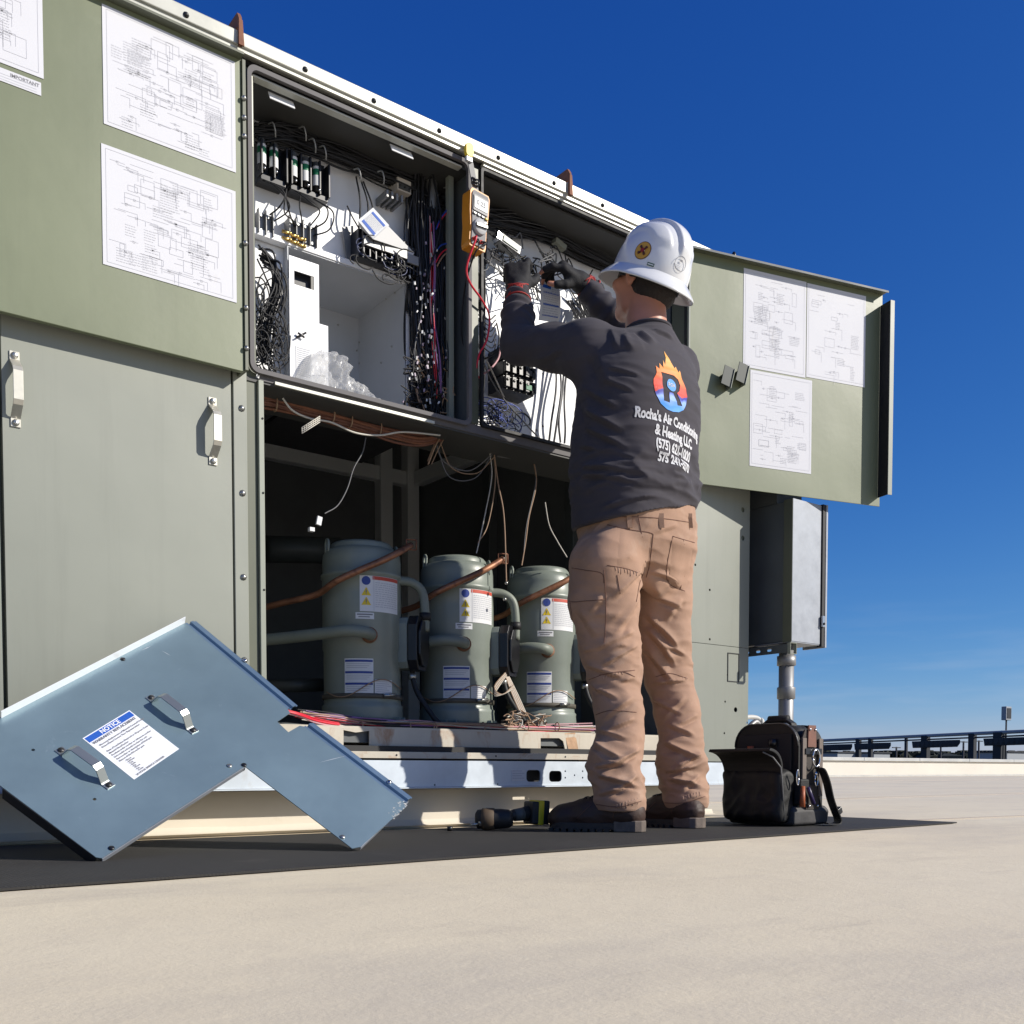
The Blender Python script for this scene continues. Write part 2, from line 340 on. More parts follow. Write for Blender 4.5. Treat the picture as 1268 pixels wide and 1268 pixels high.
# ================================================================== SETTING
def deck_material():
    m = bpy.data.materials.new('roof_membrane'); m.use_nodes = True; t = m.node_tree; b = t.nodes['Principled BSDF']; b.inputs['Roughness'].default_value = .8
    co = t.nodes.new('ShaderNodeTexCoord'); vec = co.outputs['Object']
    def nz_(sc, det=8, rough=.6, stretch=None):
        v = vec
        if stretch: k = t.nodes.new('ShaderNodeMapping'); k.inputs['Scale'].default_value = stretch; t.links.new(vec, k.inputs[0]); v = k.outputs[0]
        n = t.nodes.new('ShaderNodeTexNoise'); n.inputs['Scale'].default_value = sc; n.inputs['Detail'].default_value = det; n.inputs['Roughness'].default_value = rough; t.links.new(v, n.inputs['Vector']); return n.outputs[0]
    def mixc(fac, a, bb, lo, hi, amt=1):
        mr = t.nodes.new('ShaderNodeMapRange'); mr.inputs['From Min'].default_value = lo; mr.inputs['From Max'].default_value = hi; mr.inputs['To Max'].default_value = amt; t.links.new(fac, mr.inputs[0])
        q = t.nodes.new('ShaderNodeMix'); q.data_type = 'RGBA'; t.links.new(mr.outputs[0], q.inputs['Factor'])
        if isinstance(a, tuple): q.inputs['A'].default_value = (*a, 1)
        else: t.links.new(a, q.inputs['A'])
        q.inputs['B'].default_value = (*bb, 1); return q.outputs['Result']
    c = mixc(nz_(.7, 6), (.72, .625, .455), (.76, .67, .495), .35, .65)
    c = mixc(nz_(6, 9, .7), c, (.63, .55, .42), .52, .75, .6)
    c = mixc(nz_(1.1, 10, .72, (1, 3.2, 1)), c, (.50, .43, .335), .56, .72, .55)
    c = mixc(nz_(.45, 9, .68, (1, 2.2, 1)), c, (.57, .505, .40), .50, .62, .6)
    c = mixc(nz_(2.6, 9, .75, (.55, 2.4, 1)), c, (.43, .37, .29), .60, .70, .5)
    c = mixc(nz_(4.2, 10, .8, (.8, 4.5, 1)), c, (.36, .31, .24), .64, .69, .6)
    c = mixc(nz_(45, 4, .7), c, (.72, .66, .52), .58, .8, .5)
    c = mixc(nz_(170, 2, .5), c, (.50, .43, .33), .66, .75, .3)
    t.links.new(c, b.inputs['Base Color'])
    n3 = nz_(140, 5, .7); n4 = nz_(7, 5)
    ad = t.nodes.new('ShaderNodeMath'); ad.operation = 'MULTIPLY_ADD'; ad.inputs[1].default_value = 4; t.links.new(n4, ad.inputs[0]); t.links.new(n3, ad.inputs[2])
    bu = t.nodes.new('ShaderNodeBump'); bu.inputs['Strength'].default_value = .22; bu.inputs['Distance'].default_value = .004
    t.links.new(ad.outputs[0], bu.inputs['Height']); t.links.new(bu.outputs[0], b.inputs['Normal'])
    return m
DECK = deck_material()
FARG = mat('far_ground', (.10, .095, .075), .9, var=.3, vscale=.02)
WALLC = mat('cream_parapet', (.62, .585, .52), .75, var=.06, vscale=.8, dirt=((.5, .46, .4), 1.2, .62, .4))
CAPM = mat('parapet_cap', (.50, .50, .48), .45, metal=.2, var=.12, vscale=1.5)
FARM = mat('far_steel', (.035, .038, .045), .9, var=.25, vscale=.6)
FARP = mat('far_pipe', (.30, .31, .33), .8, var=.15, vscale=.4)
FART = mat('far_trees', (.022, .030, .022), .9, var=.4, vscale=.3)
FARB = mat('far_building', (.30, .32, .34), .8)

m_ = MB(); n = 60
m_.quad((-40, -25, 0), (75, -25, 0), (75, 15.3, 0), (-40, 15.3, 0))
deck = m_.build('roof_deck', DECK); deck['kind'] = 'structure'
g_ = MB(); g_.quad((-3500, -2500, -6), (4500, -2500, -6), (4500, 5000, -6), (-3500, 5000, -6))
fg = g_.build('ground', FARG); fg['kind'] = 'structure'
# membrane lap seams: thin raised welded strips
s_ = MB()
def seam(a, b, wd=.05):
    a = Vector(a); b = Vector(b); d = (b - a).normalized(); nn = Vector((-d.y, d.x, 0)) * wd / 2; k = 24; pv = []
    for i in range(k + 1):
        p = a.lerp(b, i / k); jj = nn * (1 + .5 * noise.noise(p * 2.3)); off = nn.normalized() * .01 * noise.noise(p * 1.1 + Vector((5, 0, 0)))
        pv += [p + jj + off, p - jj + off]
    s_.add([(q.x, q.y, .004) for q in pv], [(2 * i, 2 * i + 1, 2 * i + 3, 2 * i + 2) for i in range(k)])
    s_.add([(pv[2 * i + 1].x, pv[2 * i + 1].y, .004 * j) for i in range(k + 1) for j in (1, 0)], [(2 * i, 2 * i + 1, 2 * i + 3, 2 * i + 2) for i in range(k)])
for y in (1.2, 7.4): seam((-2, y, 0), (70, y + .4, 0),  .035)
for x in (2.62, ): seam((x, -.55, 0), (9.6, -1.15, 0), .02)
SEAMM = mat('seam_weld', (.44, .38, .31), .7, var=.15, vscale=3)
sm_ = s_.build('membrane_seam', SEAMM, deck, stuff=True)

# parapet wall across the roof with metal coping in lengths
t = thing('parapet_wall', 'low cream parapet wall with grey metal coping across the far edge of the roof', 'wall', (20, 15.2, 0))
MB().box(-40, 75, 15.2, 15.5, 0, .47).build('wall_face', WALLC, t)
b_ = MB(); b_.box(-40, 75, 15.18, 15.2, 0, .05); b_.build('base_flashing', CAPM, t)
x = -40.0
while x < 75:
    MB().box(x + .004, x + 3.03, 15.12, 15.58, .47 + (x % 2) * .001, .575).build('coping', CAPM, t, bevel=.01); x += 3.04

# far pipe bridge / canopy frames beyond the parapet
A = CAM + (ray(1000, 918) * 78); B = CAM + (ray(1268, 908) * 58)
A = Vector((A.x, A.y, 0)); B = Vector((B.x, B.y, 0)); D = (B - A).normalized(); L = (B - A).length
beam_z = .185 + 38 * 74 / 1250 * .98
t = thing('pipe_bridge', 'long grey steel gantry on dark posts carrying pipes beyond the parapet', 'gantry', (B.x, B.y, -6))
def farp(px, dz=0):
    d = ray(px, 925); d = Vector((d.x, d.y, 0)); Nn = Vector((-D.y, D.x, 0)); c2 = Vector((CAM.x, CAM.y, 0))
    return c2 + d * ((A - c2).dot(Nn) / d.dot(Nn))
p0 = A - D * 14; p1 = B + D * 25
def bar(name, a, b, za, zb, r, m_=FARM, n=8):
    return MB().tube([(a.x, a.y, za), (b.x, b.y, zb)], r, n).build(name, m_, t)
bar('top_beam', p0, p1, beam_z + .04, beam_z + .04, .11, FARP)
bar('lower_pipe', p0, p1, beam_z - .20, beam_z - .20, .05, FARM)
for px, wd in ((1063, .30), (1078, .26), (1122, .16), (1146, .42), (1204, .36), (1237, .5), (1300, .4)):
    p = farp(px); MB().box(p.x - wd / 2, p.x + wd / 2, p.y - wd / 2, p.y + wd / 2, -6, beam_z + .05).build('post', FARM, t)
for a_, b__ in ((1034, 1056), (1076, 1104), (1150, 1190), (1242, 1290)):
    pa = farp(a_); pb = farp(b__); k = 7
    for i in range(k):
        q0 = pa.lerp(pb, i / k); q1 = pa.lerp(pb, (i + .8) / k)
        MB().prism([(q0.x, q0.y, beam_z - .30), (q1.x, q1.y, beam_z - .30), (q1.x, q1.y, beam_z - .52), (q0.x + (q1.x - q0.x) * .3, q0.y + (q1.y - q0.y) * .3, beam_z - .74)], (.0, 1.2, 0)).build('louvre_panel', FARM, t)
# lamp on its pole above the gantry
p = farp(1233); t = thing('flood_light', 'box shaped flood light on a thin pole beyond the parapet at the far right', 'light', (p.x, p.y - .6, -6))
MB().tube([(p.x, p.y - .6, -6), (p.x, p.y - .6, beam_z + .75)], .05, 8).build('pole', FARM, t)
M_ = MB(); M_.box(p.x - .32, p.x + .32, p.y - .75, p.y - .45, beam_z + .75, beam_z + 1.55); M_.build('lamp_housing', FARB, t, bevel=.03)
MB().box(p.x - .24, p.x + .24, p.y - .77, p.y - .75, beam_z + .85, beam_z + 1.45).build('lamp_glass', FARM, t)
# three slim masts and crane booms
for k_, (px, hh) in enumerate(((1110, 29), (1165, 31), (1193, 36), (1212, 37))):
    d = ray(px, 925); p = CAM + d * 130
    lab = ('short thin mast left of the middle gantry posts', 'slim dark mast between the gantry posts, behind the louvres', 'thin mast with a crossarm just left of the wide gantry post', 'thin mast with a crossarm between the two right gantry posts')[k_]
    o = thing('utility_mast', lab, 'mast', (p.x, p.y, -6), 'masts beyond the roof')
    MB().tube([(p.x, p.y, -6), (p.x, p.y, .2 + hh * 130 / 1250)], .12, 6).build('pole', FARM, o)
    MB().box(p.x - .9, p.x + .9, p.y - .08, p.y + .08, .2 + (hh - 1.5) * 130 / 1250, .2 + (hh - .4) * 130 / 1250).build('crossarm', FARM, o)
# tree belt on the horizon (reads as one mass)
m_ = MB(); rr = random.Random(3)
for i in range(900):
    px = rr.uniform(1000, 1320); dist = rr.uniform(150, 260); d = ray(px, 940); p = CAM + d * dist
    top = .185 + (19 + 8 * max(0, noise.noise(Vector((px * .04, 3, 0))) + .3) * rr.uniform(.3, 1)) * dist / 1250
    r_ = rr.uniform(.8, 2.2)
    zc = top - r_ * .8
    vs = []
    for k in range(6):
        a = rr.uniform(0, 6.28); e = rr.uniform(-1, 1); vs.append((p.x + r_ * math.cos(a), p.y + r_ * math.sin(a), zc + e * r_ * .9))
    m_.add(vs, [(0, 1, 2), (2, 3, 4), (3, 4, 5), (0, 3, 5), (1, 2, 5), (0, 2, 4)])
for i in range(140):
    px = 1000 + i * 2.4; p = CAM + ray(px, 940) * 255; m_.box(p.x - .9, p.x + .9, p.y - .5, p.y + .5, -6, 4.3 + rr.random() * 1.0)
o = m_.build('tree_belt', FART); o['kind'] = 'stuff'; tag(o, 'low dark line of trees along the horizon beyond the parapet', 'trees')
# pale low buildings far off in front of the trees
for k_, (px, wd, hh, lab) in enumerate(((1050, 5, 4.5, 'small pale building low on the horizon just right of the tool bag'), (1092, 4, 4, 'small pale shed on the horizon near the left gantry posts'), (1262, 7, 5, 'pale flat building on the horizon at the right edge'))):
    p = CAM + ray(px, 940) * 145; z1 = .185 + (hh + 17) * 145 / 1250
    o = thing('far_building', lab, 'building', (p.x, p.y, -6), 'pale buildings on the horizon')
    MB().box(p.x - wd / 2, p.x + wd / 2, p.y, p.y + 5, -6, z1).build('wall', FARB, o)
    MB().box(p.x - wd / 2 - .2, p.x + wd / 2 + .2, p.y - .2, p.y + 5.2, z1, z1 + .2).build('roof', FARM, o)

# rubber mat in front of the unit
a1 = G(0, 1105); a2 = G(600, 1062); a3 = G(1185, 1020)
mo = MB(); outl = []
e0 = Vector((-2.2, a1.y - .06, 0)); k = 40
front = [e0] + [Vector((a1.x + (a3.x - a1.x) * i / k, np.interp(a1.x + (a3.x - a1.x) * i / k, [a1.x, a2.x, a3.x], [a1.y, a2.y, a3.y]) + .004 * noise.noise(Vector((i * .5, 0, 0))), 0)) for i in range(k + 1)]
bx = a3.x + .02
back = [Vector((bx, -.13, 0)), Vector((2.9, -.06, 0)), Vector((-2.2, .02, 0))]
m_ = MB(); m_.prism([(p.x, p.y, .002) for p in front + back], (0, 0, .004)); mt_o = m_.build('rubber_mat', MATM)
tag(mt_o, 'long black ribbed rubber mat on the roof in front of the green unit', 'mat')
# fine ribs on the mat
def mat_ribs():
    m = MATM; t_ = m.node_tree; b = t_.nodes['Principled BSDF']; co = t_.nodes.new('ShaderNodeTexCoord')
    wv = t_.nodes.new('ShaderNodeTexWave'); wv.inputs['Scale'].default_value = 45; wv.bands_direction = 'X'; wv.inputs['Distortion'].default_value = .3
    w2 = t_.nodes.new('ShaderNodeTexWave'); w2.inputs['Scale'].default_value = 45; w2.bands_direction = 'Y'
    ml = t_.nodes.new('ShaderNodeMath'); ml.operation = 'MULTIPLY'
    t_.links.new(co.outputs['Object'], wv.inputs['Vector']); t_.links.new(co.outputs['Object'], w2.inputs['Vector'])
    t_.links.new(wv.outputs['Fac'], ml.inputs[0]); t_.links.new(w2.outputs['Fac'], ml.inputs[1])
    bu = t_.nodes.new('ShaderNodeBump'); bu.inputs['Strength'].default_value = .5; bu.inputs['Distance'].default_value = .0012
    t_.links.new(ml.outputs[0], bu.inputs['Height']); t_.links.new(bu.outputs[0], b.inputs['Normal'])
mat_ribs()

# ================================================================== ROOFTOP UNIT
XL0, XR = -2.6, FX(925)                                    # unit runs out of frame on the left
XJ = FX(322, 0, 500); XM = FX(588, 0, 350); XO = FX(848, 0, 450)
ZR0 = FZ(560, 975); ZR1 = FZ(560, 942); ZT1 = FZ(560, 170); ZSH = FZ(560, 528)
ZRL = FZ(572, 191)                                          # lower edge of the pale top rim
ZOP = FZ(430, 141)                                          # top of the openings
DEEP = 1.93
print('unit', XJ, XM, XO, XR, 'Z', ZR0, ZR1, ZSH, ZRL, ZOP, ZT1)
unit = thing('rooftop_unit', 'large green and grey rooftop air conditioning unit with its control and compressor bays open', 'air conditioner', (1.8, 1, 0))
def part(name, mb, m, bevel=0, parent=None, **k): return mb.build(name, m, parent or unit, bevel, **k)
# enclosure
part('back_wall', MB().box(XL0, XR, DEEP, DEEP + .04, ZR0, ZT1 - .02), SHADEIN)
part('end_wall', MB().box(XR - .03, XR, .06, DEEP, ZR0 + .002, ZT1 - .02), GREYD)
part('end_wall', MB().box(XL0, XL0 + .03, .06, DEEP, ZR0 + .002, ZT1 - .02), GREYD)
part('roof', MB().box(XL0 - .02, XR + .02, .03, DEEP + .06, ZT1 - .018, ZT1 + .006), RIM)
part('inner_wall', MB().box(XO + .02, XO + .04, .22, DEEP, .2, ZT1 - .03), SHADEIN)
part('inner_wall', MB().box(XJ - .10, XJ - .08, .22, DEEP, .2, ZT1 - .03), SHADEIN)
for xa_ in (XO + .02, XJ - .10): part('inner_wall', MB().box(xa_, xa_ + .02, .07, .2195, .2, ZSH - .0125), SHADEIN)
part('bay_floor', MB().box(XJ - .08, XO + .02, .07, DEEP, .27, .31), SHADEIN)
for x_ in (FX(474, 1.9, 560), FX(507, 1.9, 560)): part('frame_post', MB().box(x_ - .035, x_ + .035, DEEP - .07, DEEP - .002, .31, ZT1 - .04), mat('grey_post', (.78, .80, .80), .6), .004)
part('frame_rail', MB().box(XJ - .08, XO, DEEP - .055, DEEP - .003, 1.66, 1.73), mat('grey_post', (.78, .80, .80)), .004)
part('frame_rail', MB().box(XO - .035, XO + .018, .3, DEEP - .075, 1.66, 1.73), mat('grey_post', (.78, .80, .80)), .004)
part('frame_rail', MB().box(XJ - .078, XJ - .03, .3, DEEP - .075, 1.66, 1.73), mat('grey_post', (.78, .80, .80)), .004)
for y_ in (.6, 1.2): part('frame_post', MB().box(XO - .03, XO + .018, y_, y_ + .06, .31, 1.655), DARKPOST, .004)
# top rim in two folded strips
part('top_rim', MB().box(XL0 - .02, XR + .01, -.035, .03, ZRL, ZT1), RIM, .004)
part('rim_lip', MB().box(XL0, XR, -.028, -.020, ZRL - .010, ZRL + .004), RIM)
part('rim_gap_shade', MB().box(XJ - .06, XR - .005, .0, .02, ZOP + .012, ZRL - .004), BLACK)  # black strip standing in for the shaded gap under the rim
sc = MB()
def screw(mb, x, y, z, r=.006, n='y'):
    mb.lathe([(r * 1.5, 0), (r * 1.5, -.0015), (r, -.002), (r, -.005), (r * .7, -.0065), (.0001, -.007)], 8, (x, y, z), 0, 'y')
for px in (378, 463, 544, 617, 686, 746): sc_ = W(px, 33 + .457 * (px - 260) + 11, -.035); screw(sc, sc_.x, -.035, ZT1 - .024, .0052)
for k in range(6): screw(sc, -.4 + .27 * k, -.035, ZT1 - .024, .0052)
part('rim_screw', sc, SCREWD, stuff=True)

# ---- lower left: doors, posts
zlow = ZR1 + .012; zup = FZ(285, 457, -.062)
dx0 = FX(3, 0, 600); dx1 = FX(284.5, 0, 600)
def strap_handle(x, zc, h, y0, parent, off=.038, wd=.022, name='handle', mm=HANDLE):
    m_ = MB(); z0 = zc - h / 2; z1 = zc + h / 2
    m_.strap([(x, y0 - .002, z0), (x, y0 - .002, z0 + .020), (x, y0 - .006, z0 + .024), (x, y0 - off * .85, z0 + .045), (x, y0 - off, z0 + .055), (x, y0 - off, z1 - .055), (x, y0 - off * .85, z1 - .045), (x, y0 - .006, z1 - .024), (x, y0 - .002, z1 - .020), (x, y0 - .002, z1)], (1, 0, 0), wd, .0035)
    for z_ in (z0 + .010, z1 - .010): m_.lathe([(.008, 0), (.008, -.003), (.006, -.006), (.0001, -.0075)], 10, (x, y0 - .003, z_), 1, 'y')
    return m_.build(name, [mm, SCREW], parent, .0008)
def lower_door(x0, x1):
    m_ = MB(); M2 = atY(-.004); m_.plate(rrect(x0, x1, zlow, ZSH + .012, .006), [], .022, M2)
    return part('lower_door', m_, GREY, .003)
hz = (W(265, 495, -.004).z + W(265, 578, -.004).z) / 2; hh = W(265, 495, -.004).z - W(265, 578, -.004).z
d = lower_door(dx0, dx1)
strap_handle(W(264, 540, -.02).x, hz, hh, -.015, d); strap_handle(W(19, 487, -.02).x, hz + .002, hh, -.015, d)
d2 = lower_door(dx0 - .02 - (dx1 - dx0), dx0 - .010); strap_handle(dx0 - .08, hz, hh, -.015, d2)
part('door_recess', MB().box(XL0, dx1 + .012, .012, .04, zlow - .01, ZSH + .03), OLIVE)
xs1 = FX(287.5, 0, 640); xs2 = FX(304.5, 0, 640); xs3 = FX(320, 0, 640); xs4 = FX(327.3, 0, 640)
m_ = MB().box(xs1, xs2, -.016, .02, zlow, FZ(300, 462, 0)); part('flange_strip', m_, GREY, .002)
sc = MB()
for py in (505, 610, 714, 817): p = W(296, py, -.016); screw(sc, (xs1 + xs2) / 2 + .004, -.016, p.z, .006)
part('strip_screw', sc, SCREW, stuff=True)
part('door_post', MB().box(xs2 + .002, xs3, .004, .05, zlow, ZRL - .02), OLIVE, .002)
m_ = MB().box(xs3 + .001, xs4, -.006, .10, zlow, ZSH - .005); part('jamb_strip', m_, GREYD, .002)
sc = MB()
for py in (518, 610, 730): p = W(324, py, -.006); sc.lathe([(.003, 0), (.003, -.0015), (.0001, -.002)], 7, (xs3 + .012, -.006, p.z), 0, 'y')
part('jamb_screw', sc, SCREWD, stuff=True)
part('sill_strip', MB().box(XL0, XJ, -.006, .02, ZR1 + .001, zlow - .002), GREYD, .002)

# ---- upper left door, folded flat open, inner face with wiring sheets
Yd = -.062
xu1 = W(300, 300, Yd).x; zu0 = zup; zu1 = W(300, 74, Yd).z
lt = MB().box(XL0 + .3, xu1, Yd - .004, Yd + .012, zu0, zu1)
ldoor = part('upper_door', lt, GREEN, .002, label='green upper door folded flat open with three wiring sheets on it')
part('top_flange', MB().box(XL0 + .3, xu1 - .002, Yd - .030, Yd - .004, zu1 - .006, zu1), OLIVE, 0, ldoor)
part('side_flange', MB().box(xu1 + .0005, xu1 + .010, Yd - .010, Yd + .055, zu0 + .004, zu1 - .004), OLIVE, .001, ldoor)
sc = MB()
for py in (121, 145, 168, 300, 380, 430): p = W(300, py, Yd - .01); sc.lathe([(.007, 0), (.007, -.002), (.004, -.006), (.0001, -.0065)], 8, (xu1 + .004, Yd - .011, p.z), 0, 'y')
part('hinge_screw', sc, SCREW, 0, ldoor, stuff=True)

rp = random.Random(11)
def diagram_print(mb, x0, x1, z0, z1, seed, P, dens=1.0, style=0):
    """faint wiring-diagram print: boxes, ladder lines and rows of text, as thin flat strips on the sheet. P(x, z, lift) -> point"""
    r_ = random.Random(seed); Wd = x1 - x0; Hh = z1 - z0
    def rect(a, b, c, d, mi=1): mb.quad(P(a, c, .0006), P(b, c, .0006), P(b, d, .0006), P(a, d, .0006), mi)
    lw = .0008
    def hl(a, b, z, w_=lw, mi=1): rect(a, b, z - w_ / 2, z + w_ / 2, mi)
    def vl(x, a, b, w_=lw, mi=1): rect(x - w_ / 2, x + w_ / 2, a, b, mi)
    ux = lambda u: x0 + Wd * u
    uz = lambda v: z0 + Hh * v
    for k in range(int(9 * dens)):                           # text blocks
        cx = r_.uniform(.05, .78); cz = r_.uniform(.08, .88); wd = r_.uniform(.05, .15); nl = r_.randint(4, 11)
        for i in range(nl):
            z = uz(cz) - i * .0062
            if z < uz(.05): break
            x = ux(cx)
            while x < ux(min(.95, cx + wd)):
                e = x + r_.uniform(.002, .009); rect(x, min(e, ux(.95)), z, z + .0016); x = e + .0018
    for k in range(int(40 * dens)):                          # ladder rungs
        z = uz(r_.uniform(.06, .92)); a = r_.uniform(.04, .75); b = a + r_.uniform(.05, .22); hl(ux(a), ux(min(b, .95)), z)
        if r_.random() < .6: vl(ux(min(b, .95)), z - Hh * r_.uniform(.01, .12), z)
        if r_.random() < .5: xx = ux((a + min(b, .95)) / 2); rect(xx - .003, xx + .003, z - .003, z + .003)
    for k in range(int(10 * dens)):
        a, b = ux(r_.uniform(.05, .8)), uz(r_.uniform(.1, .8)); c, d_ = r_.uniform(.01, .05), r_.uniform(.01, .05); c = min(c, ux(.96) - a); d_ = min(d_, uz(.95) - b)
        hl(a, a + c, b); hl(a, a + c, b + d_); vl(a, b, b + d_); vl(a + c, b, b + d_)
    hl(ux(.03), ux(.97), uz(.03)); hl(ux(.03), ux(.97), uz(.97)); vl(ux(.03), uz(.03), uz(.97)); vl(ux(.97), uz(.03), uz(.97))
def sheet(parent, x0, x1, z0, z1, y, seed, dens=1.0, label=None, curl=True):
    P = lambda x, z, lift=0: (x, y - .0012 - lift, z)
    m_ = MB(); m_.box(x0, x1, y - .0012, y - .0001, z0, z1, 0); diagram_print(m_, x0, x1, z0, z1, seed, P, dens)
    return m_.build('wiring_sheet', [PAPER, FAINT], parent, label=label)
ys = Yd - .0045
p1 = W(126, 5, ys); p2 = W(292, 215, ys); zt = W(289, 76, ys).z; zb = W(128, 152, ys).z
sheet(ldoor, p1.x, p2.x, (zb + p2.z) / 2, (zt + p1.z) / 2, ys, 1, 1.6)
p1 = W(125, 175, ys); p2 = W(293, 378, ys); zt = W(293, 240, ys).z; zb = W(124, 323, ys).z
sheet(ldoor, p1.x, p2.x, (zb + p2.z) / 2, (zt + p1.z) / 2, ys, 2, 1.6)
p2 = W(54, 97, ys); sheet(ldoor, p2.x - .36, p2.x, p2.z - .002, p2.z + .30, ys, 3, 1.4)
q = W(51, 119, ys); q2 = W(51, 103, ys); m_ = MB(); m_.box(q.x - .30, q.x, ys - .0011, ys, q.z, q2.z, 0)
v, f = text_mesh('IMPORTANT', .011, .0003); m_.add([(q.x - .035 + a, ys - .0014, q2.z - .009 + b) for a, b, c in v], f, 1)
for i in range(3): m_.box(q.x - .2, q.x - .01, ys - .0014, ys - .0012, q.z + .004 + i * .006, q.z + .0055 + i * .006, 2)
m_.build('notice_strip', [PAPER, INK2, INK], ldoor)

# ---- right part of the facade
zb_ = ZR1 + .004
pz = FZ(880, 798, -.012)
holes1 = [circ(W(917, 632, 0).x, W(917, 632, 0).z, .010), circ(W(917, 667, 0).x, W(917, 667, 0).z, .010)]
holes1 += [circ(W(a, b, 0).x, W(a, b, 0).z, .005, 8) for a, b in ((876, 731), (876, 792), (858, 700))]
m_ = MB(); m_.plate([(XO + .004, pz + .002), (XR, pz + .002), (XR, ZOP + .01), (XO + .004, ZOP + .01)], holes1, .004, atY(-.010)); part('end_panel', m_, GREY, .0008)
hs = [circ(W(908, 879, 0).x, W(908, 879, 0).z, .010)] + [circ(W(a, b, 0).x, W(a, b, 0).z, .0045, 8) for a, b in ((895, 869), (894, 908), (881, 949), (922, 895), (898, 836))]
m_ = MB(); m_.plate([(XO + .004, zb_), (XR, zb_), (XR, pz), (XO + .004, pz)], hs, .004, atY(-.010)); part('end_panel', m_, GREY, .0008)
a = W(901, 808, -.0125); b = W(915, 845, -.0125); m_ = MB()
for x0, x1, z0, z1 in ((a.x, b.x, a.z - .003, a.z), (a.x, b.x, b.z, b.z + .003), (a.x, a.x + .003, b.z + .003, a.z - .003), (b.x - .003, b.x, b.z + .003, a.z - .003)): m_.box(x0, x1, -.0145, -.0122, z0, z1)
part('knockout_outline', m_, SCREWD)
part('corner_post', MB().box(XR - .05, XR - .032, -.007, .05, zb_, ZOP), OLIVE, 0)
part('jamb_backing', MB().box(XO + .004, XO + .03, -.007, .07, zb_, ZOP), OLIVE, 0)
part('backing_sheet', MB().box(XO + .032, XR - .052, .004, .008, zb_, ZOP), BLACK, 0)

# ---- base: rusty pan, ledge, galvanised rail, cream curb
yp = .055
zp0 = W(560, 933, yp).z; zp1 = W(560, 905, yp).z
def wp(px, py): p = W(px, py, yp); return (p.x, p.z)
ph = [[wp(425, 930), wp(457, 930), wp(457, 905), wp(440, 907), wp(425, 904)][::-1], [wp(669, 931), wp(700, 931), wp(697, 918), wp(692, 914), wp(669, 914)][::-1]]
for q_ in ph:                                                # keep holes inside the face
    for i, (a, b) in enumerate(q_): q_[i] = (a, min(max(b, zp0 + .006), zp1 - .006))
m_ = MB(); m_.plate([(XJ - .02, zp0), (XO + .002, zp0), (XO + .002, zp1), (XJ - .02, zp1)], ph, .004, atY(yp)); part('base_pan', m_, mat('rusty_cream_pan_front', (.56, .51, .42), .6, var=.12, vscale=9, dirt=((.38, .19, .09), 11, .54, .8), bump=.1, bscale=40, stretch=(1, 1, .35)))
part('base_pan_top', MB().box(XJ - .02, XO + .002, yp - .001, .55, zp1, zp1 + .006), PAN)
part('base_ledge', MB().box(XJ - .02, XO + .002, -.004, yp, zp0 - .008, zp0 + .001), PAN, .001)
part('base_ledge_lip', MB().box(XJ - .02, XO + .002, -.012, -.004, ZR1 + .006, zp0 + .002), PAN, .001)
def wr(px, py): p = W(px, py, -.012); return (p.x, p.z)
c1 = wr(661, 960); c2 = wr(690, 960)
rh = [rrect(wr(652, 0)[0], wr(670, 0)[0], wr(661, 968)[1], wr(661, 953.5)[1], .012), rrect(wr(681, 0)[0], wr(697, 0)[0], wr(690, 968)[1], wr(690, 954.5)[1], .012)]
rh += [circ(*wr(a, b), .0035, 7) for a, b in ((699.5, 955), (699.5, 963), (721, 955), (721, 963), (616, 971), (818, 968), (711, 960), (538, 972))]
rh += [circ(-.4 + .4 * k, (ZR0 + ZR1) / 2 - .02, .004, 7) for k in range(3)]
m_ = MB(); m_.plate([(XL0, ZR0 + .003), (XR - .015, ZR0 + .003), (XR - .015, ZR1), (XL0, ZR1)], rh, .004, atY(-.012)); part('base_rail', m_, RAIL)
part('rail_foot', MB().box(XL0, XR - .015, -.022, .02, ZR0 - .002, ZR0 + .002), RAIL, .0008)
part('rail_void_shade', MB().box(XL0, XR - .02, .030, .034, ZR0 + .004, .26), BLACK)  # black sheet standing in for the dark void behind the holes
m_ = MB().box(*[wr(633, 0)[0], wr(651, 0)[0]], -.0150, -.0141, wr(640, 967)[1], wr(640, 953)[1], 0)
for i in range(4): z = wr(640, 964 - i * 3.0)[1]; m_.box(wr(634, 0)[0], wr(649 - (i % 2) * 3, 0)[0], -.0155, -.0151, z, z + .0022, 1)
part('rating_label', m_, [LABEL, INK])
sc = MB()
for px in (421, 491, 614, 700, 740): p = W(px, 938, -.012); sc.lathe([(.003, 0), (.003, -.001), (.0001, -.0015)], 7, (p.x, -.0125, ZR1 + .016), 0, 'y')
part('ledge_screw', sc, SCREWD, stuff=True)
# roof curb, recessed below the rail (belongs to the building)
xc = FX(872, .09, 1000)
cu = thing('roof_curb', 'cream painted curb that the green unit stands on', 'curb', (1, .5, 0))
m_ = MB(); nn_ = 70
for i in range(nn_):
    pass
m_.box(XL0 + .05, xc, .085, DEEP - .1, .0, ZR0 - .003); m_.build('curb_body', CURB, cu, .004)
m_ = MB(); rs_ = random.Random(4)
pf = []
for i in range(121):
    x = XL0 + .05 + (xc + .04 - XL0 - .05) * i / 120; a = .062 + .012 * noise.noise(Vector((x * 3, 0, 0))); pf.append((x, a))
vs = []
for x, a in pf: vs += [(x, a, .0105), (x, a + .016, .014), (x, .0855, .030)]
m_.add(vs, [(3 * i + j, 3 * i + j + 1, 3 * i + 4 + j, 3 * i + 3 + j)[::-1] for i in range(120) for j in range(2)], 0, True); m_.build('cant_flashing', CURB, cu)

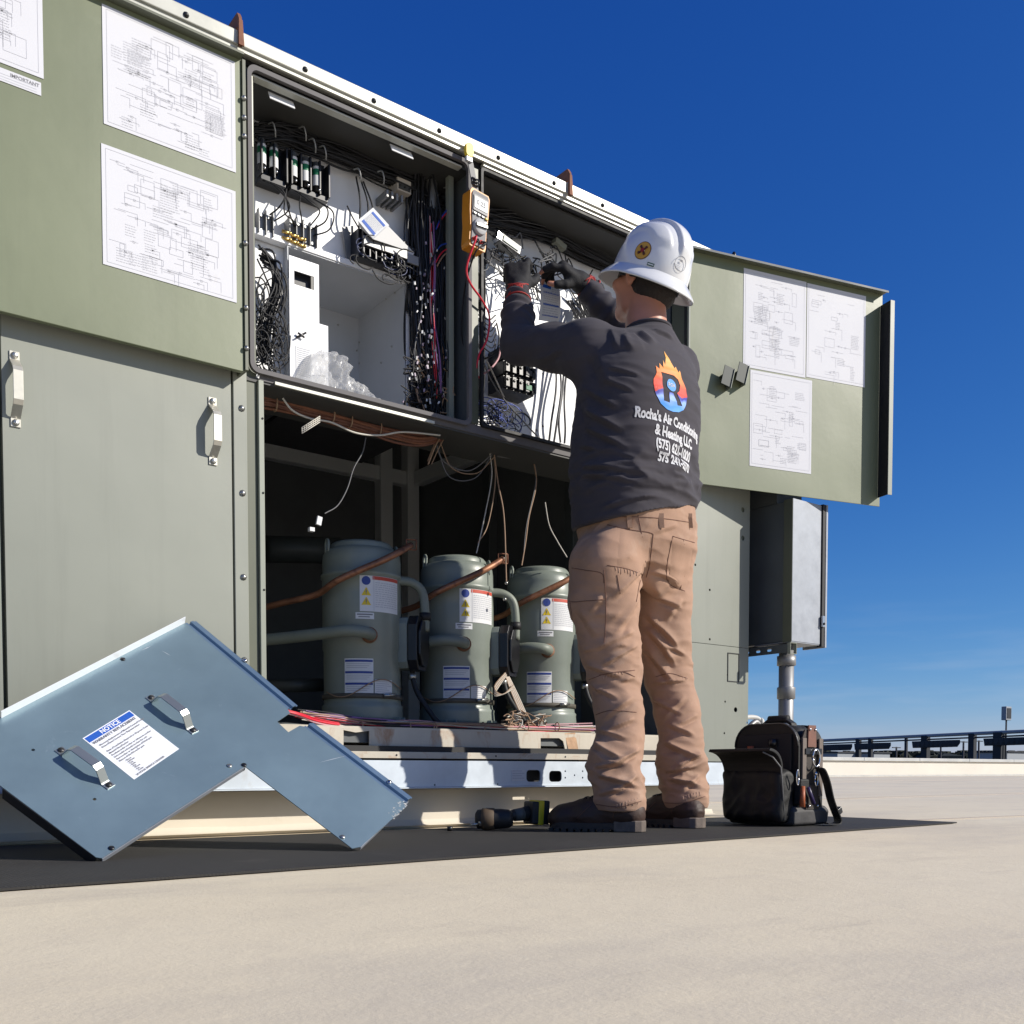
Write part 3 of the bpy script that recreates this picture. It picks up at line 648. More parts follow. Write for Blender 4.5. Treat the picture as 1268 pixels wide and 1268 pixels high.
# ---- lifting lugs
for px, py, lab in ((295, 47, None), (703, 240, None)):
    p = W(px, py, -.03); x = p.x; m_ = MB()
    m_.prism([(x - .004, -.036, ZT1 - .045), (x - .004, -.042, ZT1 - .045), (x - .004, -.042, ZT1 + .03), (x - .004, -.032, ZT1 + .045), (x - .004, .03, ZT1 + .045), (x - .004, .045, ZT1 + .01), (x - .004, .045, ZT1 + .007), (x - .004, -.036, ZT1 + .007)], (.010, 0, 0))
    m_.box(x - .022, x + .022, .0, .05, ZT1 + .0075, ZT1 + .013)
    m_.prism([(x - .006, -.048, ZT1 - .045), (x + .010, -.048, ZT1 - .045), (x + .007, -.045, ZT1 + .022), (x - .004, -.045, ZT1 + .026)], (0, .005, 0))
    part('lifting_lug', m_, RUST, .001)

# ---- shelf between bays
bx0_ = W(357, 400, .16).x; bx1_ = W(502, 420, .16).x
part('shelf', MB().box(XJ - .06, XO + .02, .0, .215, ZSH - .012, ZSH), CEILM)
part('underside_shade_plate', MB().box(bx0_ - .01, bx1_ + .01, .2155, .47, ZSH - .012, ZSH), BLACK)  # black plate added so the underside of the box reads as shade
part('shelf_lip', MB().box(XJ - .002, XO + .01, -.004, .0, ZSH - .006, ZSH + .022), GASK, .001)
part('shelf_edge', MB().box(XJ + .04, XM - .16, -.012, -.005, ZSH - .010, ZSH - .002), RIM)
# ---- upper cabinet box
YB = .19
CEILZ = ZOP + .002
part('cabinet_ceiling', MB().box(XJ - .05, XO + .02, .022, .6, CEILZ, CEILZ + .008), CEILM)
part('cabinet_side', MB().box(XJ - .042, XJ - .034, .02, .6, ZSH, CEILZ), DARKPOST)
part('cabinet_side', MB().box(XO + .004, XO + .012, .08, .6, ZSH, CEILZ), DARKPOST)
part('divider_post', MB().box(XM - .005, XM, -.002, YB - .002, ZSH + .002, CEILZ), DARKPOST)  # side turned from the sun, its shade put into the dark colour
part('divider_face', MB().box(XM - .020, XM + .008, -.008, -.003, ZSH + .0225, CEILZ - .001), OLIVE, .001)
p = W(556, 350, .085); part('divider_rail', MB().box(p.x - .006, p.x + .012, .075, .095, ZSH + .03, W(553, 205, .085).z), GREYD, .001)
# gasket rings with rounded corners
def ring(x0, x1, z0, z1, w_, r_, y, m, name, dep=.012):
    o_ = rrect(x0, x1, z0, z1, r_, 6); i_ = rrect(x0 + w_, x1 - w_, z0 + w_, z1 - w_, max(.004, r_ - w_ * .5), 6)
    m_ = MB(); m_.plate(o_, [i_], dep, atY(y)); return part(name, m_, m, .0015)
GX0 = FX(307, -.01, 300)
ring(GX0, XM - .024, ZSH + .008, ZOP + .010, .012, .026, -.012, GASK, 'gasket_frame')
ring(XM + .014, XO + .0, ZSH + .018, ZOP + .010, .009, .012, -.010, BLACK, 'gasket_frame')
part('opening_trim', MB().box(XM + .02, XO - .01, -.020, -.004, ZOP + .011, ZOP + .020), RIM, .001)
part('opening_trim', MB().box(GX0 + .02, XM - .05, -.0045, .020, ZOP - .012, ZOP - .007), RIM, .001)
part('opening_trim', MB().box(GX0 + .017, GX0 + .021, -.004, .020, ZOP - .20, ZOP - .012), RIM, .001)
# white back panel in pieces round the recessed box
bx0 = W(357, 400, YB - .03).x; bx1 = W(502, 420, YB - .03).x; bzt = W(430, 328, YB - .03).z
part('back_panel', MB().box(XJ - .034, XM - .005, YB, YB + .004, bzt, CEILZ), WHITE)
part('back_panel', MB().box(XJ - .034, bx0, YB, YB + .004, ZSH + .001, bzt - .001), WHITE)
part('back_panel', MB().box(bx1, XM - .005, YB, YB + .004, ZSH + .001, bzt - .001), WHITE)
hb = [circ(W(a, b, YB).x, W(a, b, YB).z, .005, 8) for a, b in ((672, 463), (672, 528), (664, 533))]
m_ = MB(); m_.plate([(XM, ZSH + .001), (XO + .004, ZSH + .001), (XO + .004, CEILZ), (XM, CEILZ)], hb, .004, atY(YB)); part('back_panel', m_, WHITE)
# recessed white box
ybk = YB + .27
bp = part('inner_box', MB().box(bx0, bx1, ybk, ybk + .003, ZSH + .002, bzt), WHITE_SHADE)
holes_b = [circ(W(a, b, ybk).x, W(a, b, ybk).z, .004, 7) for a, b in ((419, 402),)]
part('box_side', MB().box(bx1 - .003, bx1, YB - .03, ybk, ZSH + .003, bzt - .001), WHITE_SHADE, 0, bp)
part('box_side', MB().box(bx0, bx0 + .003, YB - .028, ybk, ZSH + .003, bzt - .001), WHITE_SHADE, 0, bp)
part('box_top', MB().box(bx0 + .003, bx1 - .003, YB - .028, ybk, bzt - .004, bzt - .0015), WHITE_SHADE, 0, bp)
part('box_floor', MB().box(bx0 + .003, bx1 - .003, YB - .028, ybk, ZSH + .003, ZSH + .006), WHITE_SHADE, 0, bp)
part('box_flange', MB().box(GX0 + .024, bx1, YB - .032, YB - .003, bzt - .0005, bzt + .018), WHITE, .002, bp)
part('box_flange', MB().box(bx1 + .0005, bx1 + .022, YB - .034, YB - .0305, ZSH + .03, bzt + .016), WHITE, .001, bp)
dots = MB()
for a, b in ((407, 329), (415, 338), (404, 348), (419, 402), (445, 424), (445, 450), (442, 434), (485, 429), (472, 449), (489, 363), (478, 370), (484, 360), (441, 375), (485, 353)):
    p = W(a, b, ybk - .002)
    if p.x > bx1 - .01: p = onP(a, b, Vector((bx1 - .004, 0, 0)), Vector((1, 0, 0))); dots.ball(p, .0035, 0, 6)
    else: dots.ball((p.x, ybk - .001, p.z), .0035, 0, 6)
part('rivet', dots, SCREW, 0, bp, stuff=True)  # steel dots standing in for bright holes in the shaded box
# white plate with window standing in the left of the box
def wf(px, py): p = W(px, py, YB - .04); return (p.x, p.z)
oL, oR = wf(355, 0)[0], wf(392, 0)[0]; oz1 = wf(355, 315)[1]; s1, s2 = wf(403, 0)[0], wf(392, 400)[1]
hole = [(wf(361, 0)[0], wf(361, 351)[1]), (wf(386, 0)[0], wf(361, 351)[1]), (wf(386, 0)[0], wf(361, 334)[1]), (wf(361, 0)[0], wf(361, 334)[1])]
m_ = MB(); m_.plate([(oL, ZSH + .008), (s1, ZSH + .008), (s1, s2), (oR, s2), (oR, oz1), (oL, oz1)], [hole], .003, atY(YB - .04))
pl = part('white_plate', m_, WHITE, .0006, bp)
m_ = MB().box(hole[0][0] - .01, hole[1][0] + .01, YB - .02, YB - .018, hole[0][1] - .01, hole[2][1] + .01); part('plate_window_backing', m_, BLACKG, 0, bp)
m_ = MB(); a = wf(366, 428); b = wf(385, 428)
m_.box(a[0], b[0], YB - .0430, YB - .0418, wf(0, 470)[1] if False else ZSH + .03, a[1], 0)
for i in range(14): z = a[1] - .006 - i * .006; m_.box(a[0] + .004, b[0] - .004 - (i % 3) * .003, YB - .0435, YB - .0431, z, z + .002, 1)
part('plate_label', m_, [LABEL, INK], 0, bp)
m_ = MB()
for a0, a1 in (((367, 418), (379, 412)), ((369, 412), (377, 418))): m_.tube([W(*a0, YB - .05), W(*a1, YB - .05)], .003, 6)
part('plate_latch', m_, BLACKG, 0, bp)
# ================================================================== RIGHT DOOR (swung open past the end of the unit)
Hg = W(851, 450, -.035); ANG = R(-14.8)
MD = Matrix.Translation((Hg.x, -.035, 0)) @ Matrix.Rotation(ANG, 4, 'Z')
dn = (MD.to_3x3() @ Vector((0, -1, 0)))
def onD(px, py, off=0.0):                                     # -> door local coordinates
    p0 = MD @ Vector((0, -off, 0)); p = onP(px, py, p0, dn); return MD.inverted() @ p
zt = (onD(1089, 366).z + onD(860, 309).z) / 2; zb = (onD(1089, 626).z + onD(864, 600).z) / 2; dw = onD(1091, 500).x
def dmb(): m_ = MB(); m_.M = MD.copy(); return m_
rdoor = part('upper_door', dmb().box(0, dw, 0, .004, zb, zt), GREEN, .001, label='green upper door swung open at the right with three wiring sheets')
m_ = dmb(); m_.box(0, dw, -.032, -.0005, zt - .002, zt + .001); part('top_flange', m_, OLIVE, 0, rdoor)
m_ = dmb(); m_.box(0, dw, -.0345, -.032, zt - .007, zt + .0005); part('top_flange_lip', m_, DARKPOST, 0, rdoor)  # lip darkened in colour to read as the shaded underside of the flange
s0 = dw - .012; fz1 = onD(1095, 372, .045).z; fz0 = onD(1095, 613, .045).z
m_ = dmb(); m_.box(s0, s0 + .002, -.056, -.001, fz0, fz1, 0); m_.box(s0, s0 + .020, -.059, -.056, fz0, fz1, 1); part('end_flange', m_, [BLACK, GREYD], 0, rdoor)  # shade painted black on the inner face, sunlit return kept grey
m_ = dmb(); m_.box(0, .006, -.010, -.0005, zb, zt - .003); part('hinge_flange', m_, GREYD, 0, rdoor)
m_ = dmb(); q = onD(905, 319); m_.lathe([(.008, 0), (.008, .012), (.004, .018), (.0001, .019)], 10, (q.x, -.02, zt + .001)); part('latch_knob', m_, BLACKG, 0, rdoor)
def dsheet(pxa, pya, pxb, pyb, zt_px, zb_px, seed, dens):
    a = onD(pxa, pya); b = onD(pxb, pyb); z1 = (a.z + onD(*zt_px).z) / 2; z0 = (b.z + onD(*zb_px).z) / 2
    m_ = dmb(); m_.box(a.x, b.x, -.0012, -.0001, z0, z1, 0); diagram_print(m_, a.x, b.x, z0, z1, seed, lambda x, z, l=0: (x, -.0013 - l, z), dens)
    return m_.build('wiring_sheet', [PAPER, FAINT], rdoor)
dsheet(921, 332, 997, 467, (997, 349), (921, 455), 21, 1.1); dsheet(999.5, 350, 1070.5, 479, (1070, 367), (1000, 468), 22, .5); dsheet(929, 458, 1004, 587, (1004, 471), (929, 577), 23, 1.0)
for px, py in ((900, 467), (918, 463)):
    q = onD(px, py, .02); m_ = dmb()
    m_.M = MD @ Matrix.Translation((q.x, 0, q.z)) @ Matrix.Rotation(R(14), 4, 'Y')
    m_.box(-.024, .018, -.030, -.027, -.036, .036, 0); m_.box(.018, .021, -.034, -.0006, -.040, .036, 1); m_.box(-.02, .018, -.027, -.001, -.004, .004, 0)
    m_.build('door_latch', [mat('dark_green_steel', (.03, .04, .035), .5), GREYD], rdoor, .0008)

# ================================================================== DISCONNECT BOX ON THE END OF THE UNIT
yf = -.165; Xb = W(980, 790, yf).x
bz0 = W(981, 795, yf).z; bz1 = zb - .012; xe = W(1020, 700, yf).x
box = thing('disconnect_box', 'tall galvanised electrical box on a strut at the right end of the unit', 'electrical box', (Xb + .1, -.05, .64))
def bpart(name, m_, m, bevel=0, parent=None, **k): return m_.build(name, m, parent or box, bevel, **k)
bpart('front_cover', MB().box(Xb + .002, xe - .018, yf, yf + .004, bz0 + .004, bz1), GALV, .001)
bpart('left_cover_strip', MB().box(Xb, Xb + .0015, yf + .001, yf + .042, bz0 + .002, bz1), OLIVE, 0)
bpart('cabinet_shell', MB().box(Xb + .004, xe - .019, yf + .006, .20, bz0 + .006, bz1 - .004), DARKPOST, .002)
bpart('rear_shell', MB().box(Xb + .004, xe - .04, -.085, .20, bz1 - .003, 1.5), DARKPOST)
bpart('bottom_plate', MB().box(Xb + .001, xe - .018, yf + .002, .02, bz0, bz0 + .004), GALV, .001)
bpart('door_edge', MB().box(xe - .016, xe + .002, yf - .006, yf + .018, bz0 - .006, bz1 + .004), BLACK, .001)
bpart('door_sheet', MB().box(xe + .003, xe + .014, yf - .008, yf + .1, bz0 - .008, bz1 + .004), GALV, .001)
q = W(1017, 770, yf); m_ = MB(); m_.box(xe - .020, xe - .006, yf - .014, yf - .0065, q.z - .022, q.z + .022); m_.ball((xe - .014, yf - .016, q.z - .010), .005, 1); bpart('door_hasp', m_, [CHROME, SCREWD], .001)
# strut with holes carrying the box
sz = bz0 - .010
hls = [rrect(y_, y_ + .022, sz - .019, sz - .007, .005, 3) for y_ in (-.02, -.075)] + [circ(.045, sz - .013, .008), circ(.10, sz - .013, .008)]
YZ = Matrix(((0, 0, 1, Xb - .006), (1, 0, 0, 0), (0, 1, 0, 0), (0, 0, 0, 1)))
m_ = MB(); m_.plate([(yf + .012, sz - .030), (.28, sz - .030), (.28, sz + .004), (yf + .012, sz + .004)], hls, .003, YZ); bpart('strut_channel', m_, DARKPOST)
m_ = MB(); m_.box(Xb - .004, Xb + .035, yf + .012, .28, sz + .0005, sz + .004); m_.box(XR + .001, Xb - .008, .12, .17, sz - .028, sz + .003); bpart('strut_flange', m_, DARKPOST)
m_ = MB(); zz = sz - .014
for a in ((-.020, -.018, -.022, .022), (.018, .020, -.022, .022), (-.018, .018, -.022, -.020), (-.018, .018, .020, .022)):
    m_.box(Xb + .012 + a[0], Xb + .012 + a[1], yf - .002, yf + .012, zz + a[2], zz + a[3])
bpart('strut_bracket', m_, GREYD)
# black sheets added to stand for the shade in the gap between box and unit
bpart('gap_shade_panel', MB().box(Xb + .05, Xb + .055, .0, .34, bz0, 1.5), BLACK)
bpart('gap_shade_sheet', MB().box(XR + .002, Xb + .049, .34, .345, bz0 - .0, 1.49), BLACK)
m_ = MB(); m_.box(XR + .001, Xb + .05, .20, .336, sz + .006, sz + .012); bpart('mount_shelf', m_, SHADEIN)
# conduit
cxp = W(973.5, 850, -.10); rc = 10.5 * 3.83 / 1250
cdt = thing('conduit', 'vertical grey steel conduit under the electrical box, behind the tool bag', 'pipe', (cxp.x, -.10, 0))
MB().tube([(cxp.x, -.10, .0), (cxp.x, -.10, bz0 - .001)], rc * .93, 20).build('pipe', CABLE, cdt)
zc = W(973, 852, -.10).z; MB().lathe([(rc * .95, zc - .045), (rc * 1.1, zc - .043), (rc * 1.12, zc), (rc * 1.1, zc + .002), (rc * .95, zc + .004)], 20, (cxp.x, -.10, 0)).build('coupling', CABLE, cdt)
MB().lathe([(rc * .95, sz - .075), (rc * 1.15, sz - .073), (rc * 1.15, sz - .036), (rc * .5, sz - .033)], 20, (cxp.x, -.10, 0)).build('coupling', CABLE, cdt)
# bent grey pipe by the corner
a = W(920, 888, .3); t = thing('bent_drain_pipe', 'short pale pipe elbow between the unit corner and the tool bag', 'pipe', (a.x, .3, 0))
pts = spline([W(915, 889, .35), W(932, 888, .35), W(941, 892, .34), W(944, 903, .33), Vector((W(944, 903, .33).x, .33, .0))], 6)
MB().tube(pts, .011, 12).build('pipe', mat('pale_pvc', (.5, .5, .48), .5, var=.1), t)
pts = spline([W(925, 903, .2), W(935, 894, .2), W(940, 898, .2)], 5); MB().tube(pts, .012, 10).build('pipe_clamp', CABLE, t)

# ================================================================== LEANING BLUE GREY PANEL
A_ = G(122, 1063, .012); B_ = G(438, 1051, .012); T_ = W(235, 767, -.060)
ux = (B_ - A_).normalized(); nn = ux.cross(T_ - A_).normalized()
if nn.y > 0: nn = -nn
uy = nn.cross(ux) if nn.cross(ux).z > 0 else -nn.cross(ux)
ML = Matrix(((ux.x, uy.x, -nn.x, A_.x), (ux.y, uy.y, -nn.y, A_.y), (ux.z, uy.z, -nn.z, A_.z), (0, 0, 0, 1)))
if ML.to_3x3().determinant() < 0:
    ML = Matrix(((ux.x, uy.x, nn.x, A_.x), (ux.y, uy.y, nn.y, A_.y), (ux.z, uy.z, nn.z, A_.z), (0, 0, 0, 1)))
ZS = 1 if (ML.to_3x3() @ Vector((0, 0, 1))).dot(nn) > 0 else -1          # +ZS*z is toward the viewer
MLi = ML.inverted()
def L2(px, py, off=0.0): q = MLi @ onP(px, py, A_ + nn * off, nn); return Vector((q.x, q.y))
cover = thing('access_cover', 'blue grey L shaped metal cover with two handles leaning on the unit', 'metal panel', tuple(A_))
px_out = [(229, 772), (356, 878), (359, 883), (343, 894), (357, 907), (371, 899), (376, 900), (500, 994), (503, 999), (446, 1049), (436, 1051), (303, 949), (126, 1063), (119, 1062), (4, 976)]
pts2 = [L2(*p) for p in px_out]
# far left corner, out of frame: intersect the top-left edge with the lower-left edge
e1, e2 = L2(235, 767), L2(2, 887); f1, f2 = L2(119, 1062), L2(4, 976)
d1 = e2 - e1; d2_ = f2 - f1; den = d1.x * d2_.y - d1.y * d2_.x; tt = ((f1 - e1).x * d2_.y - (f1 - e1).y * d2_.x) / den
corner = e1 + d1 * tt; corner = e1 + (corner - e1) * min(1, .9 / (corner - e1).length)
pts2 = pts2[:-1] + [corner]
hl = [[tuple(L2(px, py) + Vector((.004 * math.cos(a * .785), .004 * math.sin(a * .785)))) for a in range(8)] for px, py in ((334, 1051), (41, 929), (117, 990), (152, 817), (427, 1036))]
hl = [hl[1], hl[2]]
m_ = MB(); m_.plate([tuple(p) for p in pts2], hl, .0022, ML); sheetp = m_.build('sheet', SKYSTEEL, cover)
def loc3(p, z=0.0): return ML @ Vector((p[0], p[1], z * ZS))
def flange(pa, pb, h, inward=0.0, name='flange', m=SKYFL, lip=.012, th=.0018, back=True):
    a = L2(*pa); b = L2(*pb); d = (b - a).normalized(); nrm = Vector((-d.y, d.x)); c = Vector((.3, .3))
    cen = (L2(200, 900) - a); nrm = nrm if cen.dot(nrm) > 0 else -nrm
    s_ = -1 if back else 1
    m_ = MB(); a_ = a - nrm * .0006; b_ = b - nrm * .0006
    m_.prism([loc3(a_, 0), loc3(b_, 0), loc3(b_, s_ * h), loc3(a_, s_ * h)], (loc3(nrm * -th) - loc3((0, 0))))
    if lip: m_.prism([loc3(a_, s_ * h), loc3(b_, s_ * h), loc3(b_ - nrm * lip, s_ * h), loc3(a_ - nrm * lip, s_ * h)], (loc3((0, 0), s_ * th) - loc3((0, 0))))
    return m_.build(name, m, cover)
# bright folded edge on the upper left, dark folded channels on the upper right
flange((229, 772), (2, 890), .020, m=mat('bright_folded_edge', (.78, .80, .82), .4, metal=.1), lip=.0, back=False)
def channel(pa, pb):
    a = L2(*pa); b = L2(*pb); d = (b - a).normalized(); nrm = Vector((-d.y, d.x))
    if (L2(200, 900) - a).dot(nrm) > 0: nrm = -nrm
    W_ = (.0005, .007, .009, .016, .018, .027, .029, .036); Z_ = (.0005, .0005, -.006, -.006, .0, .0, -.004, -.004)
    m_ = MB(); v = []
    for w2, z2 in zip(W_, Z_): v += [loc3(a + nrm * w2, z2), loc3(b + nrm * w2, z2)]
    v2 = [p - nn * .0016 for p in v]
    f = [(2 * i, 2 * i + 1, 2 * i + 3, 2 * i + 2) for i in range(7)]; o = len(v)
    m_.add(v + v2, f + [tuple(o + k for k in q[::-1]) for q in f] + [(0, 1, o + 1, o), (o - 2, 2 * o - 2, 2 * o - 1, o - 1)])
    return m_.build('folded_channel', SKYFL, cover, .0008)
channel((229, 772), (356, 878)); channel((376, 900), (500, 994))
flange((4, 976), (119, 1061), .028, m=BLACK, lip=0, name='lower_flange')
flange((303, 949), (126, 1063), .010, m=GALV, lip=0, name='lower_flange')
flange((505, 992), (446, 1049), .008, m=GALV, lip=0, name='end_flange')
# bolts and slots
for px, py, mm in ((152, 817, BLACKG), (138, 1051, BLACKG), (303, 818, CHROME), (284, 949, SCREW), (302, 948, BLACKG), (482, 969, CHROME), (424, 1037, SCREW)):
    q = L2(px, py); m_ = MB(); m_.M = ML @ Matrix.Translation((q.x, q.y, .0012 * ZS)) @ Matrix.Diagonal((1, 1, ZS, 1))
    m_.lathe([(.006, 0), (.006, .002), (.0035, .003), (.0001, .0035)], 8); m_.build('bolt', mm, cover)
# handles
for (xa, ya), (xb, yb) in (((184, 863), (242, 908)), ((72, 928), (138, 976))):
    a = L2(xa, ya); b = L2(xb, yb); d = (b - a); Lh = d.length; d = d.normalized(); wv = ML.to_3x3() @ Vector((-d.y, d.x, 0)); m_ = MB()
    o_ = .036; prof = [(0, .002), (.016, .002), (.020, .004), (.036, o_ * .85), (.045, o_), (Lh - .045, o_), (Lh - .036, o_ * .85), (Lh - .020, .004), (Lh - .016, .002), (Lh, .002)]
    m_.strap([loc3(a + d * u, z) for u, z in prof], wv, .021, .003)
    for u in (.008, Lh - .008):
        q = a + d * u; m_.M = ML @ Matrix.Translation((q.x, q.y, .004 * ZS)) @ Matrix.Diagonal((1, 1, ZS, 1)); m_.lathe([(.007, 0), (.007, .002), (.004, .004), (.0001, .0045)], 8, mi=1); m_.M = Matrix.Identity(4)
    m_.build('handle', [mat('nickel_handle', (.42, .45, .44), .35, metal=.8, var=.1), SCREWD], cover, .0006)
# warranty label: corners in the photo (101,915) (160,880) (220,930) (166,966)
q0, q1, q2, q3 = L2(160, 880), L2(220, 930), L2(166, 966), L2(102, 915)
o_ = q3; eu = (q0 - q3); ev = (q2 - q3)                      # u along the header, v down the label
def LB(u, v, l=.0006): p = o_ + eu * u + ev * v; return loc3(p, .0016 + l)
m_ = MB()
m_.quad(LB(0, 0, 0), LB(1, 0, 0), LB(1, 1, 0), LB(0, 1, 0), 0)
m_.quad(LB(.02, .02), LB(.98, .02), LB(.98, .125), LB(.02, .125), 1)
def ltext(txt, u, v, h, mi, wd=None, al='CENTER'):
    vv, ff = text_mesh(txt, h * 1.0, h * .03, None, al); s_ = eu.length; hh_ = ev.length
    m_.add([LB(u + a / s_, v - b / hh_, .0010) for a, b, c in vv], ff, mi)
ltext('NOTICE', .5, .075, .016, 0); ltext('WARRANTY REPLACEMENT', .5, .17, .0105, 2)
rows = [(.07, 'Warranty Replacement of Material Covered'), (.10, 'Ship with Authorization Form - Material')]
v_ = .25
for txt in ('Warranty Replacement of Material Covered Under', 'Filters Please Contact Your Representative', '', 'Date of Installation Required or Shipment Code', 'Material Identification', 'Purchase order number or reference number', 'Unit model and serial number for unit', 'Part number or description of failed part', 'Nature of the failure for part'):
    if txt: ltext(txt, .09, v_, .0066, 2, al='LEFT')
    v_ += .048
for i in range(8): ltext('- ' + ('Name', 'Address', 'City', 'State', 'Zip', 'Phone', 'Fax', 'Order')[i], .16, v_ + i * .034, .006, 2, al='LEFT')
ltext('24 HOUR SERVICE CENTERS', .09, .965, .007, 2, al='LEFT')
m_.build('notice_label', [mat('bright_label', (.78, .80, .84), .5), BLUE2, INK2], cover)
# scuffed corner
m_ = MB(); r_ = random.Random(9)
for i in range(60):
    t1 = r_.random(); t2 = r_.random() ** 1.6; p = L2(504 - 18 * t1 - 6 * t2, 996 + 18 * t1 - 8 * t2 + 2); s_ = r_.uniform(.001, .0035); a = r_.random() * 3
    m_.add([loc3(p + Vector((s_ * math.cos(a + k * 2.1), s_ * math.sin(a + k * 2.1) * .7)), .0014) for k in range(3)], [(0, 1, 2)])
m_.build('scuff_mark', mat('scuff_pale', (.5, .5, .48), .8), cover, stuff=True)
m_ = MB()
for (a, b) in (((394, 945), (430, 936)), ((175, 806), (188, 800)), ((200, 806), (212, 813))):
    pa, pb = L2(*a), L2(*b); d = (pb - pa).normalized(); n2 = Vector((-d.y, d.x)) * .0009
    m_.add([loc3(pa, .0014), loc3((pa + pb) / 2 + n2, .0014), loc3(pb, .0014), loc3((pa + pb) / 2 - n2, .0014)], [(0, 1, 2, 3)])
m_.build('scratch', mat('scratch_pale', (.55, .6, .65), .4, metal=.4), cover, stuff=True)

# ================================================================== COMPRESSORS
RC = .128
def make_compressor(X, Y, Zb, H, label, lshift=0.0):
    t = thing('compressor', label, 'compressor', (X, Y, Zb), 'compressors in the open bay')
    def P(a, r_, z): return (X + r_ * math.cos(R(a)), Y + r_ * math.sin(R(a)), Zb + z)
    face = math.degrees(math.atan2(CAM.y - Y, CAM.x - X))
    prof = [(.0001, 0), (RC * 1.02, 0), (RC * 1.04, .018), (RC * 1.02, .045), (RC * 1.03, .055), (RC * .985, .060), (RC * .975, .07), (RC * .975, H * .40), (RC * 1.0, H * .412), (RC * 1.0, H * .70), (RC, H * .80), (RC * 1.035, H * .805), (RC * 1.035, H * .822), (RC * .99, H * .83), (RC * .99, H * .90), (RC * .97, H * .935), (RC * .90, H * .958), (RC * .72, H * .975), (RC * .55, H * .982), (.0001, H * .985)]
    MB().lathe(prof, 48, (X, Y, Zb)).build('shell', COMP, t)
    # raised top disc with notch, lugs
    m_ = MB(); m_.lathe([(RC * .80, H * .93), (RC * .80, H * .985), (RC * .74, H), (.0001, H * 1.003)], 36, (X, Y, Zb)); m_.build('top_cap', COMP, t)
    for a in (face - 66, face + 110):
        m_ = MB(); c = Vector(P(a, RC * .93, H * .93)); rad = Vector((math.cos(R(a + 90)), math.sin(R(a + 90)), 0))
        pts = [c + rad * (.012 * math.cos(u)) + Vector((0, 0, .028 + .018 * math.sin(u))) for u in [k * math.pi / 8 for k in range(-1, 10)]]
        pts = [c + rad * .012 - Vector((0, 0, .01))] + pts + [c - rad * .012 - Vector((0, 0, .01))]
        m_.tube(pts, .0045, 8); m_.build('lifting_eye', COMP, t)
    # base plate, feet
    m_ = MB(); m_.lathe([(.0001, -.012), (RC * 1.10, -.012), (RC * 1.12, -.004), (RC * 1.0, .004)], 32, (X, Y, Zb)); m_.build('base_ring', COMP, t)
    for a in (face - 75, face - 8, face + 60):
        m_ = MB(); p = P(a, RC * 1.06, 0); m_.M = Matrix.Translation(p) @ Matrix.Rotation(R(a), 4, 'Z'); m_.box(-.01, .012, -.020, -.014, 0, .018); m_.box(-.01, .012, .014, .020, 0, .018); m_.box(.006, .012, -.014, .014, .0, .006); m_.build('foot_bracket', COMP, t, .001)
    # heater band with clamp
    m_ = MB(); m_.lathe([(RC * 1.0, .075), (RC * 1.022, .076), (RC * 1.022, .090), (RC * 1.0, .091)], 48, (X, Y, Zb)); m_.build('heater_band', mat('heater_band', (.10, .09, .07), .6, var=.3, vscale=30), t)
    m_ = MB(); p = Vector(P(face + 38, RC * 1.04, .084)); m_.tube([p + Vector((-.02, -.006, 0)), p + Vector((.025, -.002, .004))], .006, 8); m_.build('band_clamp', SCREW, t)
    m_ = MB(); pts = [Vector(P(face + u, RC * 1.03, .095 + .02 * math.sin(u * .06) + (u + 40) * .0003)) for u in range(-60, 75, 5)]; m_.tube(pts, .0018, 5); m_.build('band_wire', TANW, t)
    # labels wrapped on the shell
    def wrap(m_, a0, a1, z0, z1, mi, r_=RC * 1.006, seg=None, lift=0):
        k = seg or max(2, int(abs(a1 - a0) / 4)); rr_ = r_ + lift
        v = [P(a0 + (a1 - a0) * i / k, rr_, z) for i in range(k + 1) for z in (z0, z1)]
        m_.add(v, [(2 * i, 2 * i + 2, 2 * i + 3, 2 * i + 1) for i in range(k)], mi, True)
    fa = face + 27 + lshift
    m_ = MB(); r2 = RC * 1.008; h1 = H * .80; h0 = H * .60
    wrap(m_, fa - 30, fa + 34, h0, h1 - .004, 0, r2); wrap(m_, fa - 12, fa + 34, h1 - .016, h1 - .005, 1, r2, lift=.0008)
    wrap(m_, fa - 10.5, fa - 9.8, h0 + .002, h1 - .006, 4, r2, lift=.0008)
    for k in range(12):
        z = h1 - .026 - k * .0068; a = fa - 8
        while a < fa + 31: e = a + random.uniform(2, 6); wrap(m_, a, min(e, fa + 32), z, z + .0026, 4, r2, 2, .0008); a = e + 1.1
    def disc(a, z, r_, mi, n=14, lift=.0009, k=1.0):
        v = [P(a + math.degrees(r_ * math.cos(2 * math.pi * j / n) / r2), r2 + lift, z + r_ * k * math.sin(2 * math.pi * j / n)) for j in range(n)]; m_.add(v, [tuple(range(n))], mi)
    disc(fa - 21, h1 - .020, .014, 2)
    for z in (h1 - .054, h1 - .084):
        v = [P(fa - 21 + math.degrees(a / r2), r2 + .0009, z + b) for a, b in ((-.015, -.012), (.015, -.012), (0, .014))]; m_.add(v, [(0, 1, 2)], 3)
        v = [P(fa - 21 + math.degrees(a / r2), r2 + .0014, z + b) for a, b in ((-.0015, -.004), (.0015, -.004), (.002, .006), (-.002, .006))]; m_.add(v, [(0, 1, 2, 3)], 5)
        v = [P(fa - 21 + math.degrees(a / r2), r2 + .0014, z + b) for a, b in ((-.0015, -.0085), (.0015, -.0085), (.0015, -.006), (-.0015, -.006))]; m_.add(v, [(0, 1, 2, 3)], 5)
    m_.build('warning_label', [LABEL, REDINK, BLUEINK, YELINK, INK, INK2], t)
